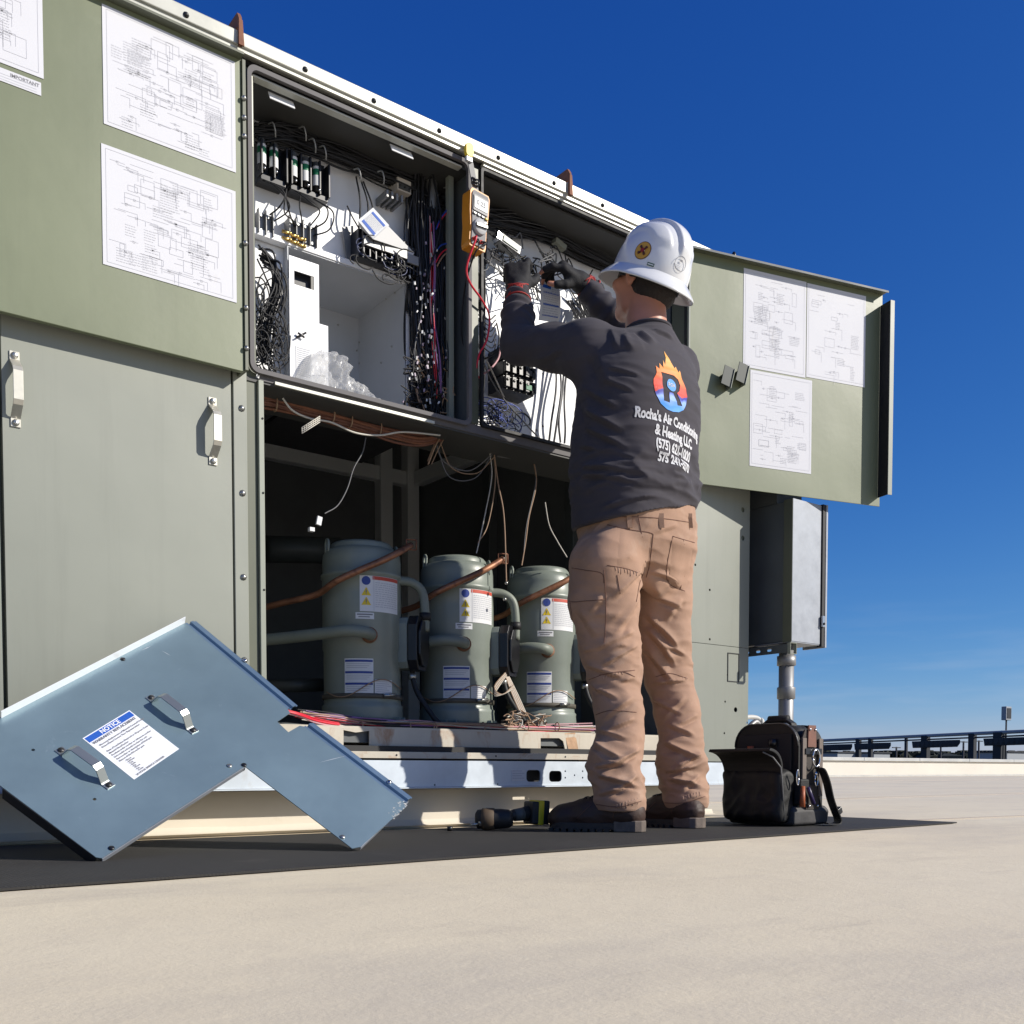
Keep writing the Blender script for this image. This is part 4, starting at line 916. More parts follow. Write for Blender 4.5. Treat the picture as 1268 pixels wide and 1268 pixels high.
    m_ = MB(); wrap(m_, fa - 36, fa - 10, h0 - .024, h0 - .004, 0, r2); wrap(m_, fa - 34, fa - 12, h0 - .012, h0 - .008, 1, r2, lift=.0008); wrap(m_, fa - 32, fa - 16, h0 - .019, h0 - .016, 1, r2, lift=.0008); m_.build('part_number_label', [LABEL, INK2], t)
    m_ = MB(); fb = face - 6 + lshift * .6; zb0 = H * .15; zb1 = H * .345
    wrap(m_, fb - 20, fb + 22, zb0, zb1, 0, RC * .985)
    for k in range(3):
        zz = zb1 - .004 - k * .036; wrap(m_, fb - 19, fb + 21, zz - .007, zz, 1, RC * .985, lift=.0008)
        for j in range(3): wrap(m_, fb - 17, fb + 19 - j * 3, zz - .014 - j * .006, zz - .0115 - j * .006, 2, RC * .985, lift=.0008)
    m_.build('spec_label', [LABEL, BLUEINK, INK], t)
    m_ = MB(); wrap(m_, fb + 24, fb + 54, zb0 + .004, zb0 + .048, 0, RC * .985)
    for j in range(6): wrap(m_, fb + 26, fb + 52 - (j % 3) * 4, zb0 + .008 + j * .0065, zb0 + .0105 + j * .0065, 1, RC * .985, lift=.0008)
    m_.build('date_label', [LABEL, INK], t)
    # suction line stub into the front: comes from the left, elbows into the shell
    c = Vector(P(face + 10, RC * .99, H * .47))
    vd = (Vector((X, Y, c.z)) - c).normalized(); rt = Vector((-vd.y, vd.x, 0)) * -1
    out_ = c - vd * .055
    pts = [c, c - vd * .022, c - vd * .042 - rt * .008, out_ - rt * .03 + Vector((0, 0, .003)), out_ - rt * .075 + Vector((0, 0, .006)) + vd * .01, out_ - rt * .14 + Vector((0, 0, .0)) + vd * .05, out_ - rt * .24 - Vector((0, 0, .008)) + vd * .12, out_ - rt * .36 - Vector((0, 0, .016)) + vd * .2]
    MB().tube(spline(pts, 6), .0185, 16).build('suction_pipe', COMP2, t)
    m_ = MB(); m_.tube([c + vd * .004, c - vd * .014], .025, 14); m_.build('pipe_stub', mat('rusty_braze', (.24, .12, .07), .7, var=.4, vscale=50), t)
    # copper tube crossing the top front, rising to the right, with a square clamp
    c0 = Vector(P(face - 62, RC * 1.25, H * .70)); c1 = Vector(P(face - 25, RC * 1.28, H * .76)); c2 = Vector(P(face + 30, RC * 1.25, H * .885)); c3 = Vector(P(face + 66, RC * 1.35, H * .985))
    pts = [c0 - rt * .24 - Vector((0, 0, .035)) + vd * .30, c0 - rt * .10 - Vector((0, 0, .02)) + vd * .08, c0, c1, c2, c3]
    MB().tube(spline(pts, 7), .0105, 14).build('copper_pipe', COPPER, t)
    m_ = MB(); e = c3 + Vector((.0, 0, .0)); fw = Vector((math.cos(R(face)), math.sin(R(face)), 0))
    s_ = .016
    for (a0, a1) in (((-s_, -s_), (s_, -s_)), ((s_, -s_), (s_, s_)), ((s_, s_), (-s_, s_)), ((-s_, s_), (-s_, -s_))):
        m_.tube([e + rt * a0[0] + Vector((0, 0, a0[1])) + fw * .008, e + rt * a1[0] + Vector((0, 0, a1[1])) + fw * .008], .0025, 5)
    m_.tube([e, e + fw * .01], .007, 8, 1); m_.build('pipe_clamp', [RUST, SCREWD], t)
    # terminal box: painted half and black cover on the right side of the shell
    pb = Vector(P(face + 88, RC * 1.12, H * .45)); d_ = (rt * .86 + Vector((math.cos(R(face)), math.sin(R(face)), 0)) * .5).normalized(); uu = Vector((0, 0, 1)); side = d_.cross(uu).normalized()
    def tb(o0, o1, wv, hv, name, m, ch=.25):
        c = pb; prof = [(-wv, -hv + ch * hv), (-wv + ch * wv, -hv), (wv - ch * wv, -hv), (wv, -hv + ch * hv), (wv, hv - ch * hv), (wv - ch * wv, hv), (-wv + ch * wv, hv), (-wv, hv - ch * hv)]
        m_ = MB(); m_.prism([c + d_ * o0 + side * a + uu * b for a, b in prof], d_ * (o1 - o0)); return m_.build(name, m, t, .004)
    tb(-.030, .022, .052, .083, 'terminal_box', COMP); tb(.023, .056, .056, .088, 'terminal_cover', BLACKG, .35); tb(.0565, .066, .046, .074, 'terminal_cover_boss', BLACKG, .5)
    # discharge pipe leaving at the back right and turning down
    d0 = Vector(P(face + 75, RC * .9, H * .80)); pts = [d0, d0 + rt * .05 + Vector((0, 0, -.003)), d0 + rt * .085 + Vector((0, 0, -.03)), d0 + rt * .095 + Vector((0, 0, -.09)), d0 + rt * .095 + Vector((0, 0, -.16))]
    MB().tube(spline(pts, 6), .015, 14).build('discharge_pipe', COMP2, t)
    m_ = MB(); q = d0 + rt * .095; m_.tube([q + Vector((0, 0, -.125)), q + Vector((0, 0, -.10))], .019, 14); m_.build('pipe_band', BLACK, t)
    # flex lead from the terminal box down to the pan
    q = pb + d_ * .02 - uu * .085; pts = [q, q + Vector((0, -.006, -.03)), q + Vector((.012, -.02, -.08)), q + Vector((.045, -.06, -.155)), q + Vector((.06, -.08, -.18))]
    MB().tube(spline(pts, 6), .009, 10).build('power_lead', BLACK, t)
    m_ = MB(); m_.lathe([(.011, 0), (.014, .004), (.014, .016), (.010, .02)], 12, (q.x, q.y, q.z - .03)); m_.build('lead_fitting', SCREW, t)
    return t
ybc = .285
for px, top, lab in ((449, 674, 'left compressor in the open bay, wholly in shade, with a bright copper pipe end'), (566, 692, 'middle compressor, with a sunlit strip down its right side'), (670, 705, 'right compressor, partly hidden by the legs of the worker')):
    ctr = W(px, 885, ybc); Zb = zp1 + .026
    H = W(px, top, ybc - .02).z - Zb
    make_compressor(ctr.x, ybc, Zb, H, lab, {449: 0.0, 566: 7.0, 670: 3.0}[px])
# sheet under the compressors (bay deck they stand on)
part('compressor_rail', MB().box(XJ - .02, XO, .14, .42, zp1 + .0065, zp1 + .014), DARKPOST)
# big header pipes in the left of the bay
m_ = MB(); m_.tube([W(335, 850, .5), W(400, 848, .45)], .022, 14); part('header_pipe', m_, mat('dark_pipe', (.05, .055, .05), .5))
m_ = MB(); m_.tube([W(330, 680, .9), W(420, 682, .9)], .05, 16); part('header_pipe', m_, mat('dark_pipe', (.05, .055, .05), .5))
# ================================================================== CONTENTS OF THE CONTROL BAYS
def wire(mb, pts, r=.002, n=5, mi=0, k=5): mb.tube(spline(pts, k), r, n, mi, cap=False)
rw = random.Random(21)
def V(px, py, y): return W(px, py, y)
# small bent tabs hanging from the ceiling near the front
for (xa, ya, xb, yb) in ((330, 112, 363, 134), (481, 176, 509, 197)):
    a = V(xa, ya, .035); b = V(xb, yb, .035); m_ = MB()
    zt_ = CEILZ; zl = (a.z + b.z) / 2 - .012
    m_.box(a.x, b.x, .033, .036, zl + .014, zt_ - .001, 0); m_.M = Matrix.Translation((0, .0325, zl + .016)) @ Matrix.Rotation(R(-28), 4, 'X')
    m_.box(a.x + .002, b.x - .002, -.003, .0, -.028, .0, 1); m_.build('ceiling_tab', [CEILM, WHITE], unit, .001)
# fuse holders: two groups on black blocks
def fuse(px, py, y=.145):
    c = V(px, py, y); m_ = MB(); f_ = MB()
    prof = [(.0001, -.042), (.0115, -.042), (.0115, -.026), (.0128, -.026), (.0128, .030), (.0115, .030), (.0115, .044), (.0001, .045)]
    f_.lathe([(.0128, -.026), (.0128, .004)], 14, c, 0); f_.lathe([(.0129, .004), (.0129, .022)], 14, c, 1); f_.lathe([(.0127, .022), (.0127, .030)], 14, c, 0)
    f_.lathe([(.0001, -.042), (.0112, -.042), (.0112, -.026), (.0128, -.026)], 14, c, 2); f_.lathe([(.0128, .030), (.0112, .030), (.0112, .044), (.0001, .045)], 14, c, 3)
    f_.ball((c.x + .002, c.y - .014, c.z - .040), .005, 4, 8)
    return f_.build('fuse', [LABEL, GREENL, BLACKG, CABLE, CHROME], unit)
for px, py in ((324, 193), (339, 198), (363, 209), (378, 215), (392, 221)): fuse(px, py)
for (xa, ya, xb, yb) in ((318, 178, 349, 226), (355, 190, 401, 246)):
    a = V(xa, (ya + yb) / 2 - 4, .165); b = V(xb, (ya + yb) / 2 + 10, .165); z = (a.z + b.z) / 2; m_ = MB()
    m_.box(a.x, b.x, .160, .188, z - .060, z + .055, 0); k = max(2, int((b.x - a.x) / .028))
    for i in range(k + 1):
        x = a.x + (b.x - a.x) * i / k; m_.box(x - .003, x + .003, .128, .160, z - .052, z + .046, 0)
    m_.box(a.x, b.x, .138, .160, z - .062, z - .046, 0)
    m_.build('fuse_block', BLACKG, unit, .0015)
# grey terminal blocks
def tblock(px, py, n, s=1.0):
    c = V(px, py, .172); m_ = MB(); wd = .022 * n * s
    m_.box(c.x - wd / 2, c.x + wd / 2, .165, .189, c.z - .030 * s, c.z + .030 * s, 0)
    for i in range(n + 1): x = c.x - wd / 2 + wd * i / n; m_.box(x - .0015, x + .0015, .150, .165, c.z - .034 * s, c.z + .034 * s, 0)
    for i in range(n):
        x = c.x - wd / 2 + wd * (i + .5) / n
        for dz in (-.021, .021): m_.lathe([(.0001, -.005), (.005, -.005), (.005, 0)], 8, (x, .165, c.z + dz * s), 1, 'y')
    m_.build('terminal_block', [CABLE, SCREW], unit, .001); return c
tblock(326, 279, 2); cb = tblock(372, 290, 4)
m_ = MB()
for i in range(6):
    a = V(349 + (i % 3) * 9, 286 + (i % 3) * 4 + (i // 3) * 8, .16); m_.tube([a, a + Vector((.02, -.008, -.004))], .005, 8); m_.ball(a + Vector((.022, -.009, -.004)), .006, 0, 8)
m_.build('brass_connector', BRASS, unit)
# wires from fuses to terminal blocks
def single(name, pts, r, m, k=6, n=6):
    mm_ = MB(); wire(mm_, pts, r, n, 0, k); return mm_.build(name, m, unit)
for i, (xa, ya, xb, yb, xc, yc, xd, yd) in enumerate(((355, 232, 352, 262, 362, 272, 366, 281), (372, 240, 371, 255, 373, 268, 374, 280), (388, 246, 405, 258, 403, 274, 386, 284), (386, 245, 412, 262, 408, 284, 388, 292), (360, 232, 384, 250, 396, 262, 384, 280), (330, 222, 352, 240, 346, 256, 334, 266), (322, 222, 350, 236, 358, 262, 364, 280), (336, 226, 356, 248, 356, 262, 336, 276))):
    single('fuse_wire', [V(xa, ya, .15), V(xb, yb, .11), V(xc, yc, .12), V(xd, yd, .16)], .0022, BLACK)
# beige relay and small parts in the shade
m_ = MB(); a = V(488, 222, .15); b = V(505, 243, .15); m_.box(a.x, b.x, .13, .188, b.z - .004, a.z, 0); m_.box(a.x + .004, b.x - .004, .127, .13, b.z, b.z + .018, 1)
for i in range(3): x = a.x + (b.x - a.x) * (i + .5) / 3; m_.lathe([(.0001, -.003), (.004, -.003), (.004, 0)], 8, (x, .127, b.z + .009), 2, 'y')
m_.build('relay', [mat('beige_plastic', (.55, .50, .43), .5), CEILM, SCREWD], unit, .001)
m_ = MB(); a = V(474, 240, .15); b = V(492, 256, .15)
for i in range(4): x = a.x + (b.x - a.x) * i / 3; m_.box(x - .004, x + .004, .12, .188, b.z, a.z, 0)
m_.build('contact_block', CABLE, unit, .001)
m_ = MB(); c = V(534, 245, .14); m_.lathe([(.0001, -.05), (.018, -.05), (.020, -.046), (.020, .046), (.018, .05), (.0001, .05)], 18, c); m_.build('capacitor', CABLE, unit)
# black contactors bottom centre of the left bay, with ribs
for (xa, ya, xb, yb) in ((440, 292, 470, 326), (466, 298, 498, 338), (494, 312, 512, 346)):
    a = V(xa, (ya + yb) / 2 - 8, .14); b = V(xb, (ya + yb) / 2 + 6, .14); zc_ = (a.z + b.z) / 2; m_ = MB(); hgt = .042
    m_.box(a.x, b.x, .12, .188, zc_ - hgt, zc_ + hgt, 0); k = 4
    for i in range(k): x = a.x + (b.x - a.x) * (i + .5) / k; m_.box(x - .003, x + .003, .105, .12, zc_ - hgt, zc_ + hgt, 0); m_.lathe([(.0001, -.003), (.004, -.003), (.004, 0)], 8, (x + .006, .12, zc_ + hgt * .7), 1, 'y')
    m_.box(a.x + .006, b.x - .006, .098, .105, zc_ - .014, zc_ + .014, 2)
    m_.build('contactor', [BLACKG, SCREW, CABLE], unit, .0015)
# folded label card with blue bands
def card(name, quadpx, y, m, bands, inkrows, curve=.0):
    P = [V(px, py, yy) for (px, py), yy in zip(quadpx, y)]
    def at(u, v, l=0):
        a = P[0].lerp(P[1], u); b = P[3].lerp(P[2], u); q = a.lerp(b, v); return (q.x, q.y - curve * 4 * v * (1 - v) - l, q.z)
    m_ = MB(); n = 6
    for i in range(n): m_.quad(at(0, i / n), at(1, i / n), at(1, (i + 1) / n), at(0, (i + 1) / n), 0); m_.quad(at(0, i / n, -.002), at(1, i / n, -.002), at(1, (i + 1) / n, -.002), at(0, (i + 1) / n, -.002), 0)
    for v0, v1 in bands: m_.quad(at(.12, v0, .0008), at(.9, v0, .0008), at(.9, v1, .0008), at(.12, v1, .0008), 1)
    for v0, v1 in inkrows:
        u = .12
        while u < .85: e = u + rw.uniform(.05, .16); m_.quad(at(u, v0, .0008), at(min(e, .88), v0, .0008), at(min(e, .88), v1, .0008), at(u, v1, .0008), 2); u = e + .03
    return m_.build(name, [m, BLUE2, INK], unit)
card('instruction_card', [(462, 257), (482, 279), (462, 296), (443, 273)][::-1], (.10, .09, .09, .10), LABEL, ((.12, .26), (.74, .86)), [(.3 + .07 * i, .325 + .07 * i) for i in range(6)])
m_ = MB(); P_ = [V(444, 274, .092), V(462, 296, .085), V(480, 279, .085), V(513, 313, .10), V(509, 321, .10), V(445, 280, .10)]; m_.add([P_[0], P_[1], P_[2], P_[3], P_[4], P_[5]], [(0, 5, 4, 3, 2, 1)]); m_.add([p + Vector((0, .003, 0)) for p in P_], [(0, 1, 2, 3, 4, 5)]); m_.build('grey_tape_flap', mat('pale_tape', (.50, .50, .50), .5), unit)
# grey triangular bracket
m_ = MB(); m_.prism([V(424, 281, .17), V(441, 279, .17), V(434, 322, .17), V(430, 323, .17)], (0, .004, 0)); m_.build('bracket', CABLE, unit)

# harness along the ceiling (black, too many to pick apart)
def hank(name, path, n, spread, r, mats, rng, k=6, lump=.3, sides=4):
    m_ = MB(); path = [Vector(p) for p in path]
    for i in range(n):
        o = Vector((rng.gauss(0, spread), rng.gauss(0, spread * .6), rng.gauss(0, spread))); pts = []
        for p in path: pts.append(p + o * rng.uniform(.5, 1.4) + Vector((rng.gauss(0, spread * lump), rng.gauss(0, spread * lump), rng.gauss(0, spread * lump))))
        wire(m_, pts, r * rng.uniform(.8, 1.2), sides, rng.randrange(len(mats)), k)
    return m_.build(name, mats, unit, stuff=True)
BL = [BLACK, BLACK, BLACK, BLACKG]
hank('wire_harness', [V(318, 166, .15), V(345, 168, .14), V(380, 178, .15), V(420, 192, .15), V(470, 214, .15), V(515, 232, .15), V(545, 250, .15)], 46, .014, .0028, BL, rw)
hank('wire_harness', [V(600, 268, .13), V(640, 276, .14), V(690, 292, .15), V(730, 312, .15), V(780, 335, .15), V(840, 352, .15)], 60, .018, .0030, BL, rw)
m_ = MB()
for px, py in ((338, 152), (376, 157), (388, 172), (401, 181), (444, 209), (473, 212), (556, 232)):
    c = V(px, py, .10); wire(m_, [c + Vector((0, .03, .012)), c, c + Vector((.004, -.006, -.022)), c + Vector((.012, .01, -.03))], .0022, 5)
m_.build('cable_hook', mat('grey_hook', (.35, .35, .34), .5), unit, stuff=True)
# big vertical trunk of dark wires on the right of the left bay
tr = [V(520, 225, .15), V(521, 300, .14), V(522, 380, .13), V(524, 450, .13), V(524, 500, .13)]
hank('wire_trunk', tr, 95, .018, .0030, BL + [mat('dark_grey_wire', (.05, .05, .055), .35)], rw, lump=.55)
tr = [V(538, 262, .12), V(541, 330, .11), V(540, 400, .11), V(541, 450, .10), V(540, 505, .11)]
hank('wire_trunk', tr, 60, .013, .0026, BL, rw, lump=.7)
hank('wire_trunk', [V(534, 275, .10), V(536, 330, .09), V(535, 390, .09), V(541, 440, .08), V(545, 490, .09)], 9, .007, .0018, [PINKW, PINKW, REDW, WHW, mat('violet_wire', (.25, .12, .30), .5)], rw, lump=.6)
for pts, m in (([(541, 282), (549, 268), (556, 262)], REDW), ([(540, 284), (546, 270), (555, 258)], BLUEW), ([(540, 312), (546, 304), (556, 301)], BLUEW), ([(539, 326), (546, 314), (555, 307)], REDW), ([(541, 330), (548, 318), (556, 311)], TANW)): single('branch_wire', [V(*p, .09) for p in pts], .0024, m)
# little plugs, plus glints painted as pale boxes, along the trunk
m_ = MB()
for i in range(75):
    py = rw.uniform(300, 505); px = rw.gauss(530, 11); c = V(px, py, rw.uniform(.06, .10)); s_ = rw.uniform(.0013, .003)
    m_.M = Matrix.Translation(c) @ Matrix.Rotation(rw.uniform(-.6, .6), 4, 'Y') @ Matrix.Rotation(rw.uniform(-.4, .4), 4, 'Z'); m_.box(-s_, s_, -s_, s_, -s_ * 2, s_ * 2, rw.choice((0, 0, 1, 2)))
m_.M = Matrix.Identity(4); m_.build('wire_plug_glint', [mat('pale_plug_glint', (.6, .6, .6), .4), mat('dull_terminal', (.3, .3, .3), .4), mat('violet_grey', (.3, .24, .32), .5)], unit, stuff=True)
m_ = MB()
for i in range(80):
    py = rw.uniform(440, 505); px = rw.uniform(508, 552); c = V(px, py, .10); d_ = [Vector((rw.gauss(0, .02), rw.gauss(0, .01), rw.gauss(0, .02))) for _ in range(4)]
    wire(m_, [c + d_[0], c + d_[1], c + d_[2], c + d_[3]], .0022, 4, rw.choice((0, 0, 0, 1)), 4)
m_.build('wire_tangle', [BLACK, TANW], unit, stuff=True)
# tangle behind the white plate, left
m_ = MB()
for i in range(70):
    px = rw.gauss(334, 9); py = rw.uniform(360, 465); c = V(min(px, 352), py, rw.uniform(.09, .16)); rr_ = rw.uniform(.012, .05); a0 = rw.uniform(0, 6.28); sp_ = rw.uniform(1.5, 4)
    pts = [c + Vector((rr_ * math.cos(a0 + sp_ * j / 4), rw.gauss(0, .004), rr_ * 1.5 * math.sin(a0 + sp_ * j / 4))) for j in range(5)]
    pts = [Vector((max(p.x, XJ - .025), p.y, p.z)) for p in pts]; wire(m_, pts, .0021, 4, 0, 4)
m_.build('wire_tangle', [BLACK], unit, stuff=True)
hank('wire_trunk', [V(324, 318, .14), V(340, 335, .13), V(342, 365, .13), V(330, 400, .13), V(326, 440, .14)], 30, .010, .0028, BL, rw, lump=.6)
# loops under the black contactors and near the right edge
m_ = MB()
for i in range(26):
    px = rw.uniform(440, 512); py = 300 + (px - 440) * .45 + rw.gauss(6, 10); c = V(px, py, rw.uniform(.07, .11)); rr_ = rw.uniform(.012, .035); a0 = rw.uniform(0, 6.28)
    wire(m_, [c + Vector((rr_ * 1.4 * math.cos(a0 + j * .8), 0, rr_ * math.sin(a0 + j * .8))) for j in range(5)], .0022, 4, rw.choice((0, 0, 0, 0, 1)), 4)
m_.build('wire_tangle', [BLACK, mat('dark_blue_wire', (.01, .02, .08), .4)], unit, stuff=True)
for xs_ in ((441, 219, 446, 250, 444, 290), (446, 220, 456, 258, 447, 300), (450, 225, 462, 262, 452, 300)):
    single('drop_wire', [V(xs_[0], xs_[1], .16), V(xs_[2], xs_[3], .13), V(xs_[4], xs_[5], .15)], .0028, BLACK)
single('drop_wire', [V(430, 255, .15), V(436, 268, .14), V(444, 282, .15)], .0025, BLACK)
# crumpled clear plastic bag lying in the inner box
def crumple():
    m_ = MB(); nu, nv = 80, 44; vs = []
    a = V(371, 440, .10); b = V(474, 470, .10)
    for j in range(nv):
        for i in range(nu):
            u = i / (nu - 1); v = j / (nv - 1)
            top = np.interp(u, [0, .12, .30, .48, .62, .8, 1], [.35, .80, 1.0, .95, .66, .60, .30]) * .170
            x = a.x + (b.x - a.x) * u + .0; th = v * math.pi
            z = ZSH + .012 + top * math.sin(th) ** .8; y = .155 - .065 * math.cos(th)
            p = Vector((x, y, z)); n1 = noise.noise(p * 16) * .020 + noise.noise(p * 75 + Vector((3, 1, 2))) * .006 + abs(noise.noise(p * 30)) * .022
            vs.append((p.x + n1 * .8, p.y - n1, p.z + n1 * .7))
    m_.add(vs, [(j * nu + i, j * nu + i + 1, (j + 1) * nu + i + 1, (j + 1) * nu + i) for j in range(nv - 1) for i in range(nu - 1)]); return m_
o = crumple().build('plastic_bag', PLASTIC); tag(o, 'crumpled clear plastic bag lying in the open white box of the control bay', 'plastic bag')
m_ = MB(); a = V(440, 464, .2); m_.M = Matrix.Translation((a.x, .22, ZSH + .04)) @ Matrix.Rotation(.25, 4, 'Y') @ Matrix.Rotation(.3, 4, 'Z'); m_.box(-.05, .09, -.03, .03, -.012, .012)
o = m_.build('paper_packet', LABEL, None, .002); tag(o, 'flat pale packet lying beside the clear plastic bag in the control bay', 'packet')

# ---------------------------------------------------------------- right bay
# dark fuse block with three rows
for i in range(3):
    c = V(634, 448 + i * 18, .15); m_ = MB(); m_.box(c.x - .075, c.x + .055, .10, .188, c.z - .022, c.z + .022, 0)
    for k in range(5): x = c.x - .066 + k * .028; m_.box(x - .008, x + .008, .085, .10, c.z - .018, c.z + .018, 0); m_.lathe([(.0001, -.004), (.005, -.004), (.005, 0)], 8, (x, .085, c.z + .006), 1, 'y')
    m_.box(c.x + .01, c.x + .035, .083, .0849, c.z - .012, c.z + .006, 2); m_.build('fuse_block', [BLACKG, SCREWD, GREENL if i == 2 else mat('dark_plate', (.05, .05, .05), .5)], unit, .0015)
m_ = MB(); a = V(622, 300, .12); b = V(650, 306, .12); m_.M = Matrix.Translation(a) @ Matrix.Rotation(.25, 4, 'Y'); m_.box(-.02, .065, -.02, .02, -.014, .014, 0); m_.box(-.012, .055, -.023, -.0205, -.010, .010, 1); m_.box(-.035, -.021, -.02, .01, -.012, .012, 2)
m_.build('relay', [CABLE, mat('dark_green_relay', (.03, .08, .06), .4), CHROME], unit, .001)
m_ = MB(); a = V(690, 301, .12); m_.M = Matrix.Translation(a) @ Matrix.Rotation(.3, 4, 'Y'); m_.box(-.015, .035, -.012, .012, -.009, .009, 0); m_.build('terminal_block', mat('olive_grey_plastic', (.2, .2, .15)), unit, .001)
# tag card hanging under the hands
card('tag_card', [(668, 345), (692, 352), (692, 400), (667, 396)], (.02, .02, .05, .05), LABEL, ((.30, .34), (.60, .64), (.86, .89)), [(.14 + .055 * i, .16 + .055 * i) for i in range(14)], .01)
card('tag_card', [(671, 348), (684, 352), (683, 362), (670, 358)], (.018, .018, .018, .018), LABEL, ((.3, .7),), [])
# grey conduits in the right bay
for xs_ in ((683, 400, 689, 470, 683, 520, 680, 546), (691, 440, 695, 480, 690, 520, 686, 547), (699, 430, 697, 480, 692, 520, 694, 548), (705, 430, 699, 490, 700, 530, 699, 549)):
    single('grey_cable', [V(xs_[0], xs_[1], .15), V(xs_[2], xs_[3], .13), V(xs_[4], xs_[5], .13), V(xs_[6], xs_[7], .15)], .0042, GREYW)
single('long_black_wire', [V(592, 425, .05), V(604, 462, .05), V(622, 492, .08), V(650, 524, .12), V(668, 543, .15)], .0026, GREYW)
single('long_black_wire', [V(592, 425, .045), V(607, 455, .05), V(624, 492, .075)], .0028, WHW)
single('pink_wire', [V(594, 466, .06), V(606, 458, .07), V(617, 444, .08), V(620, 428, .09)], .0032, PINKW)
m_ = MB()
for i in range(34):
    c = V(rw.gauss(617, 14), rw.gauss(518, 7), rw.uniform(.06, .15)); c.z = max(c.z, ZSH + .02); rr_ = rw.uniform(.01, .04); a0 = rw.uniform(0, 6.28)
    pts = [c + Vector((rr_ * 1.6 * math.cos(a0 + j), 0, rr_ * math.sin(a0 + j))) for j in range(6)]; pts = [Vector((p.x, p.y, max(p.z, ZSH + .006))) for p in pts]; wire(m_, pts, .0016, 4, rw.choice((0, 0, 1)), 4)
m_.build('wire_coil', [BLACK, BLUEW], unit, stuff=True)
m_ = MB()
for i in range(60):
    px = rw.uniform(596, 740); py = 300 + (px - 596) * .30 + rw.gauss(12, 15); c = V(px, py, rw.uniform(.10, .17)); d_ = [Vector((rw.gauss(0, .03), rw.gauss(0, .01), rw.gauss(0, .025))) for _ in range(4)]
    wire(m_, [c + d_[0], c + d_[1], c + d_[2], c + d_[3]], .0024, 4, rw.choice((0, 0, 0, 0, 1)), 4)
for i in range(34):
    px = rw.uniform(700, 735); c = V(px, 372, .15); e = V(px + rw.gauss(8, 10), 440, .14); mid = V(px + rw.gauss(14, 8), 405, .10); wire(m_, [c, mid, e], .0024, 4, 0, 5)
for i in range(7):
    a = V(590 + i, 380 + i * 8, .14); wire(m_, [a, V(604 + i, 396 + i * 7, .11), V(614, 390 + i * 6, .10)], .0022, 4, 1 if i % 2 else 0, 5)
m_.build('wire_tangle', [BLACK, GREYW], unit, stuff=True)
hank('wire_trunk', [V(596, 300, .16), V(596, 360, .14), V(598, 420, .14), V(594, 470, .13), V(594, 512, .13)], 14, .008, .0022, BL + [GREYW], rw, lump=.6)
m_ = MB()
for py, hh_ in ((328, 18), (365, 14), (430, 30), (455, 20)):
    c = V(595, py, .12); m_.box(c.x - .006, c.x + .006, .11, .13, c.z - hh_ * .0013, c.z + hh_ * .0013)
m_.build('white_connector', WHITE, unit, .001)

# ---------------------------------------------------------------- lower bay wiring
YH = .10
hank('brown_harness', [V(322, 495, YH), V(345, 500, YH), V(385, 510, YH), V(430, 522, YH), V(480, 537, YH), V(520, 545, YH), V(548, 538, YH)], 18, .0075, .0048, [HARN, HARN, RUST], rw, lump=.25, sides=6)
single('white_lead', [V(350, 493, .05), V(362, 508, .05), V(383, 518, .06), V(410, 523, .06), V(440, 536, .06), V(470, 539, .06), V(500, 535, .05), V(545, 539, .04)], .0030, WHW, 8)
m_ = MB()
for px, py in ((339, 500), (410, 514), (432, 520), (468, 530)):
    c = V(px, py, YH - .005); pts = [c + Vector((.003, .016 * math.cos(a) - .002, .022 * math.sin(a))) for a in [k * math.pi / 5 for k in range(11)]]; m_.tube(pts, .0022, 5)
m_.build('cable_tie', TANW, unit, stuff=True)
m_ = MB(); a = V(396, 519, .04); b = V(374, 533, .03)
for k in range(4): o_ = Vector((.0, 0, .0055 * (k - 1.5))); m_.tube([a + o_, b + o_], .0016, 4)
for k in range(9): q = a.lerp(b, k / 8); m_.tube([q + Vector((0, 0, .009)), q - Vector((0, 0, .009))], .0013, 4)
m_.build('ladder_tie', WHW, unit)
for pts, m, r_ in (
    ([(453, 542), (449, 560), (438, 580), (430, 605), (418, 626), (402, 636)], GREYW, .0020),
    ([(538, 545), (550, 572), (580, 583), (605, 566), (608, 558)], GREYW, .0022),
    ([(545, 548), (560, 580), (590, 586), (612, 566)], TANW, .0018), ([(540, 548), (556, 590), (588, 592), (610, 562)], GREYW, .0018),
    ([(606, 558), (609, 590), (600, 640), (590, 685)], WHW, .0020), ([(612, 560), (613, 600), (604, 650), (592, 672)], TANW, .0020), ([(612, 562), (617, 600), (624, 640), (627, 720)], TANW, .0026),
    ([(615, 565), (622, 566), (660, 572), (662, 575)], GREYW, .0022), ([(661, 572), (664, 600), (655, 640), (651, 670), (646, 700)], TANW, .0024), ([(663, 574), (663, 600), (652, 650), (648, 690)], GREYW, .0018),
    ([(675, 622), (680, 650), (690, 670), (702, 690)], WHW, .0022)):
    single('hanging_wire', [V(px, py, .12) for px, py in pts], r_, m, 7)
m_ = MB(); c = V(395, 645, .12); m_.M = Matrix.Translation(c) @ Matrix.Rotation(.2, 4, 'Y'); m_.box(-.008, .008, -.004, .004, -.013, .013); m_.build('wire_tag', LABEL, unit, .001)
m_ = MB(); c = V(385, 656, .12); m_.box(c.x - .008, c.x + .008, .11, .125, c.z - .006, c.z + .006); m_.build('wire_plug', LABEL, unit, .001)
m_ = MB()
for px, py in ((541, 532), (607, 560), (662, 572), (627, 722), (625, 742)): m_.ball(V(px, py, .115), .006, 0, 8)
m_.build('wire_clip', SCREW, unit, stuff=True)
hank('wire_bundle', [V(548, 538, .1), V(540, 552, .1), V(530, 575, .12)], 6, .004, .002, [TANW, GREYW], rw)
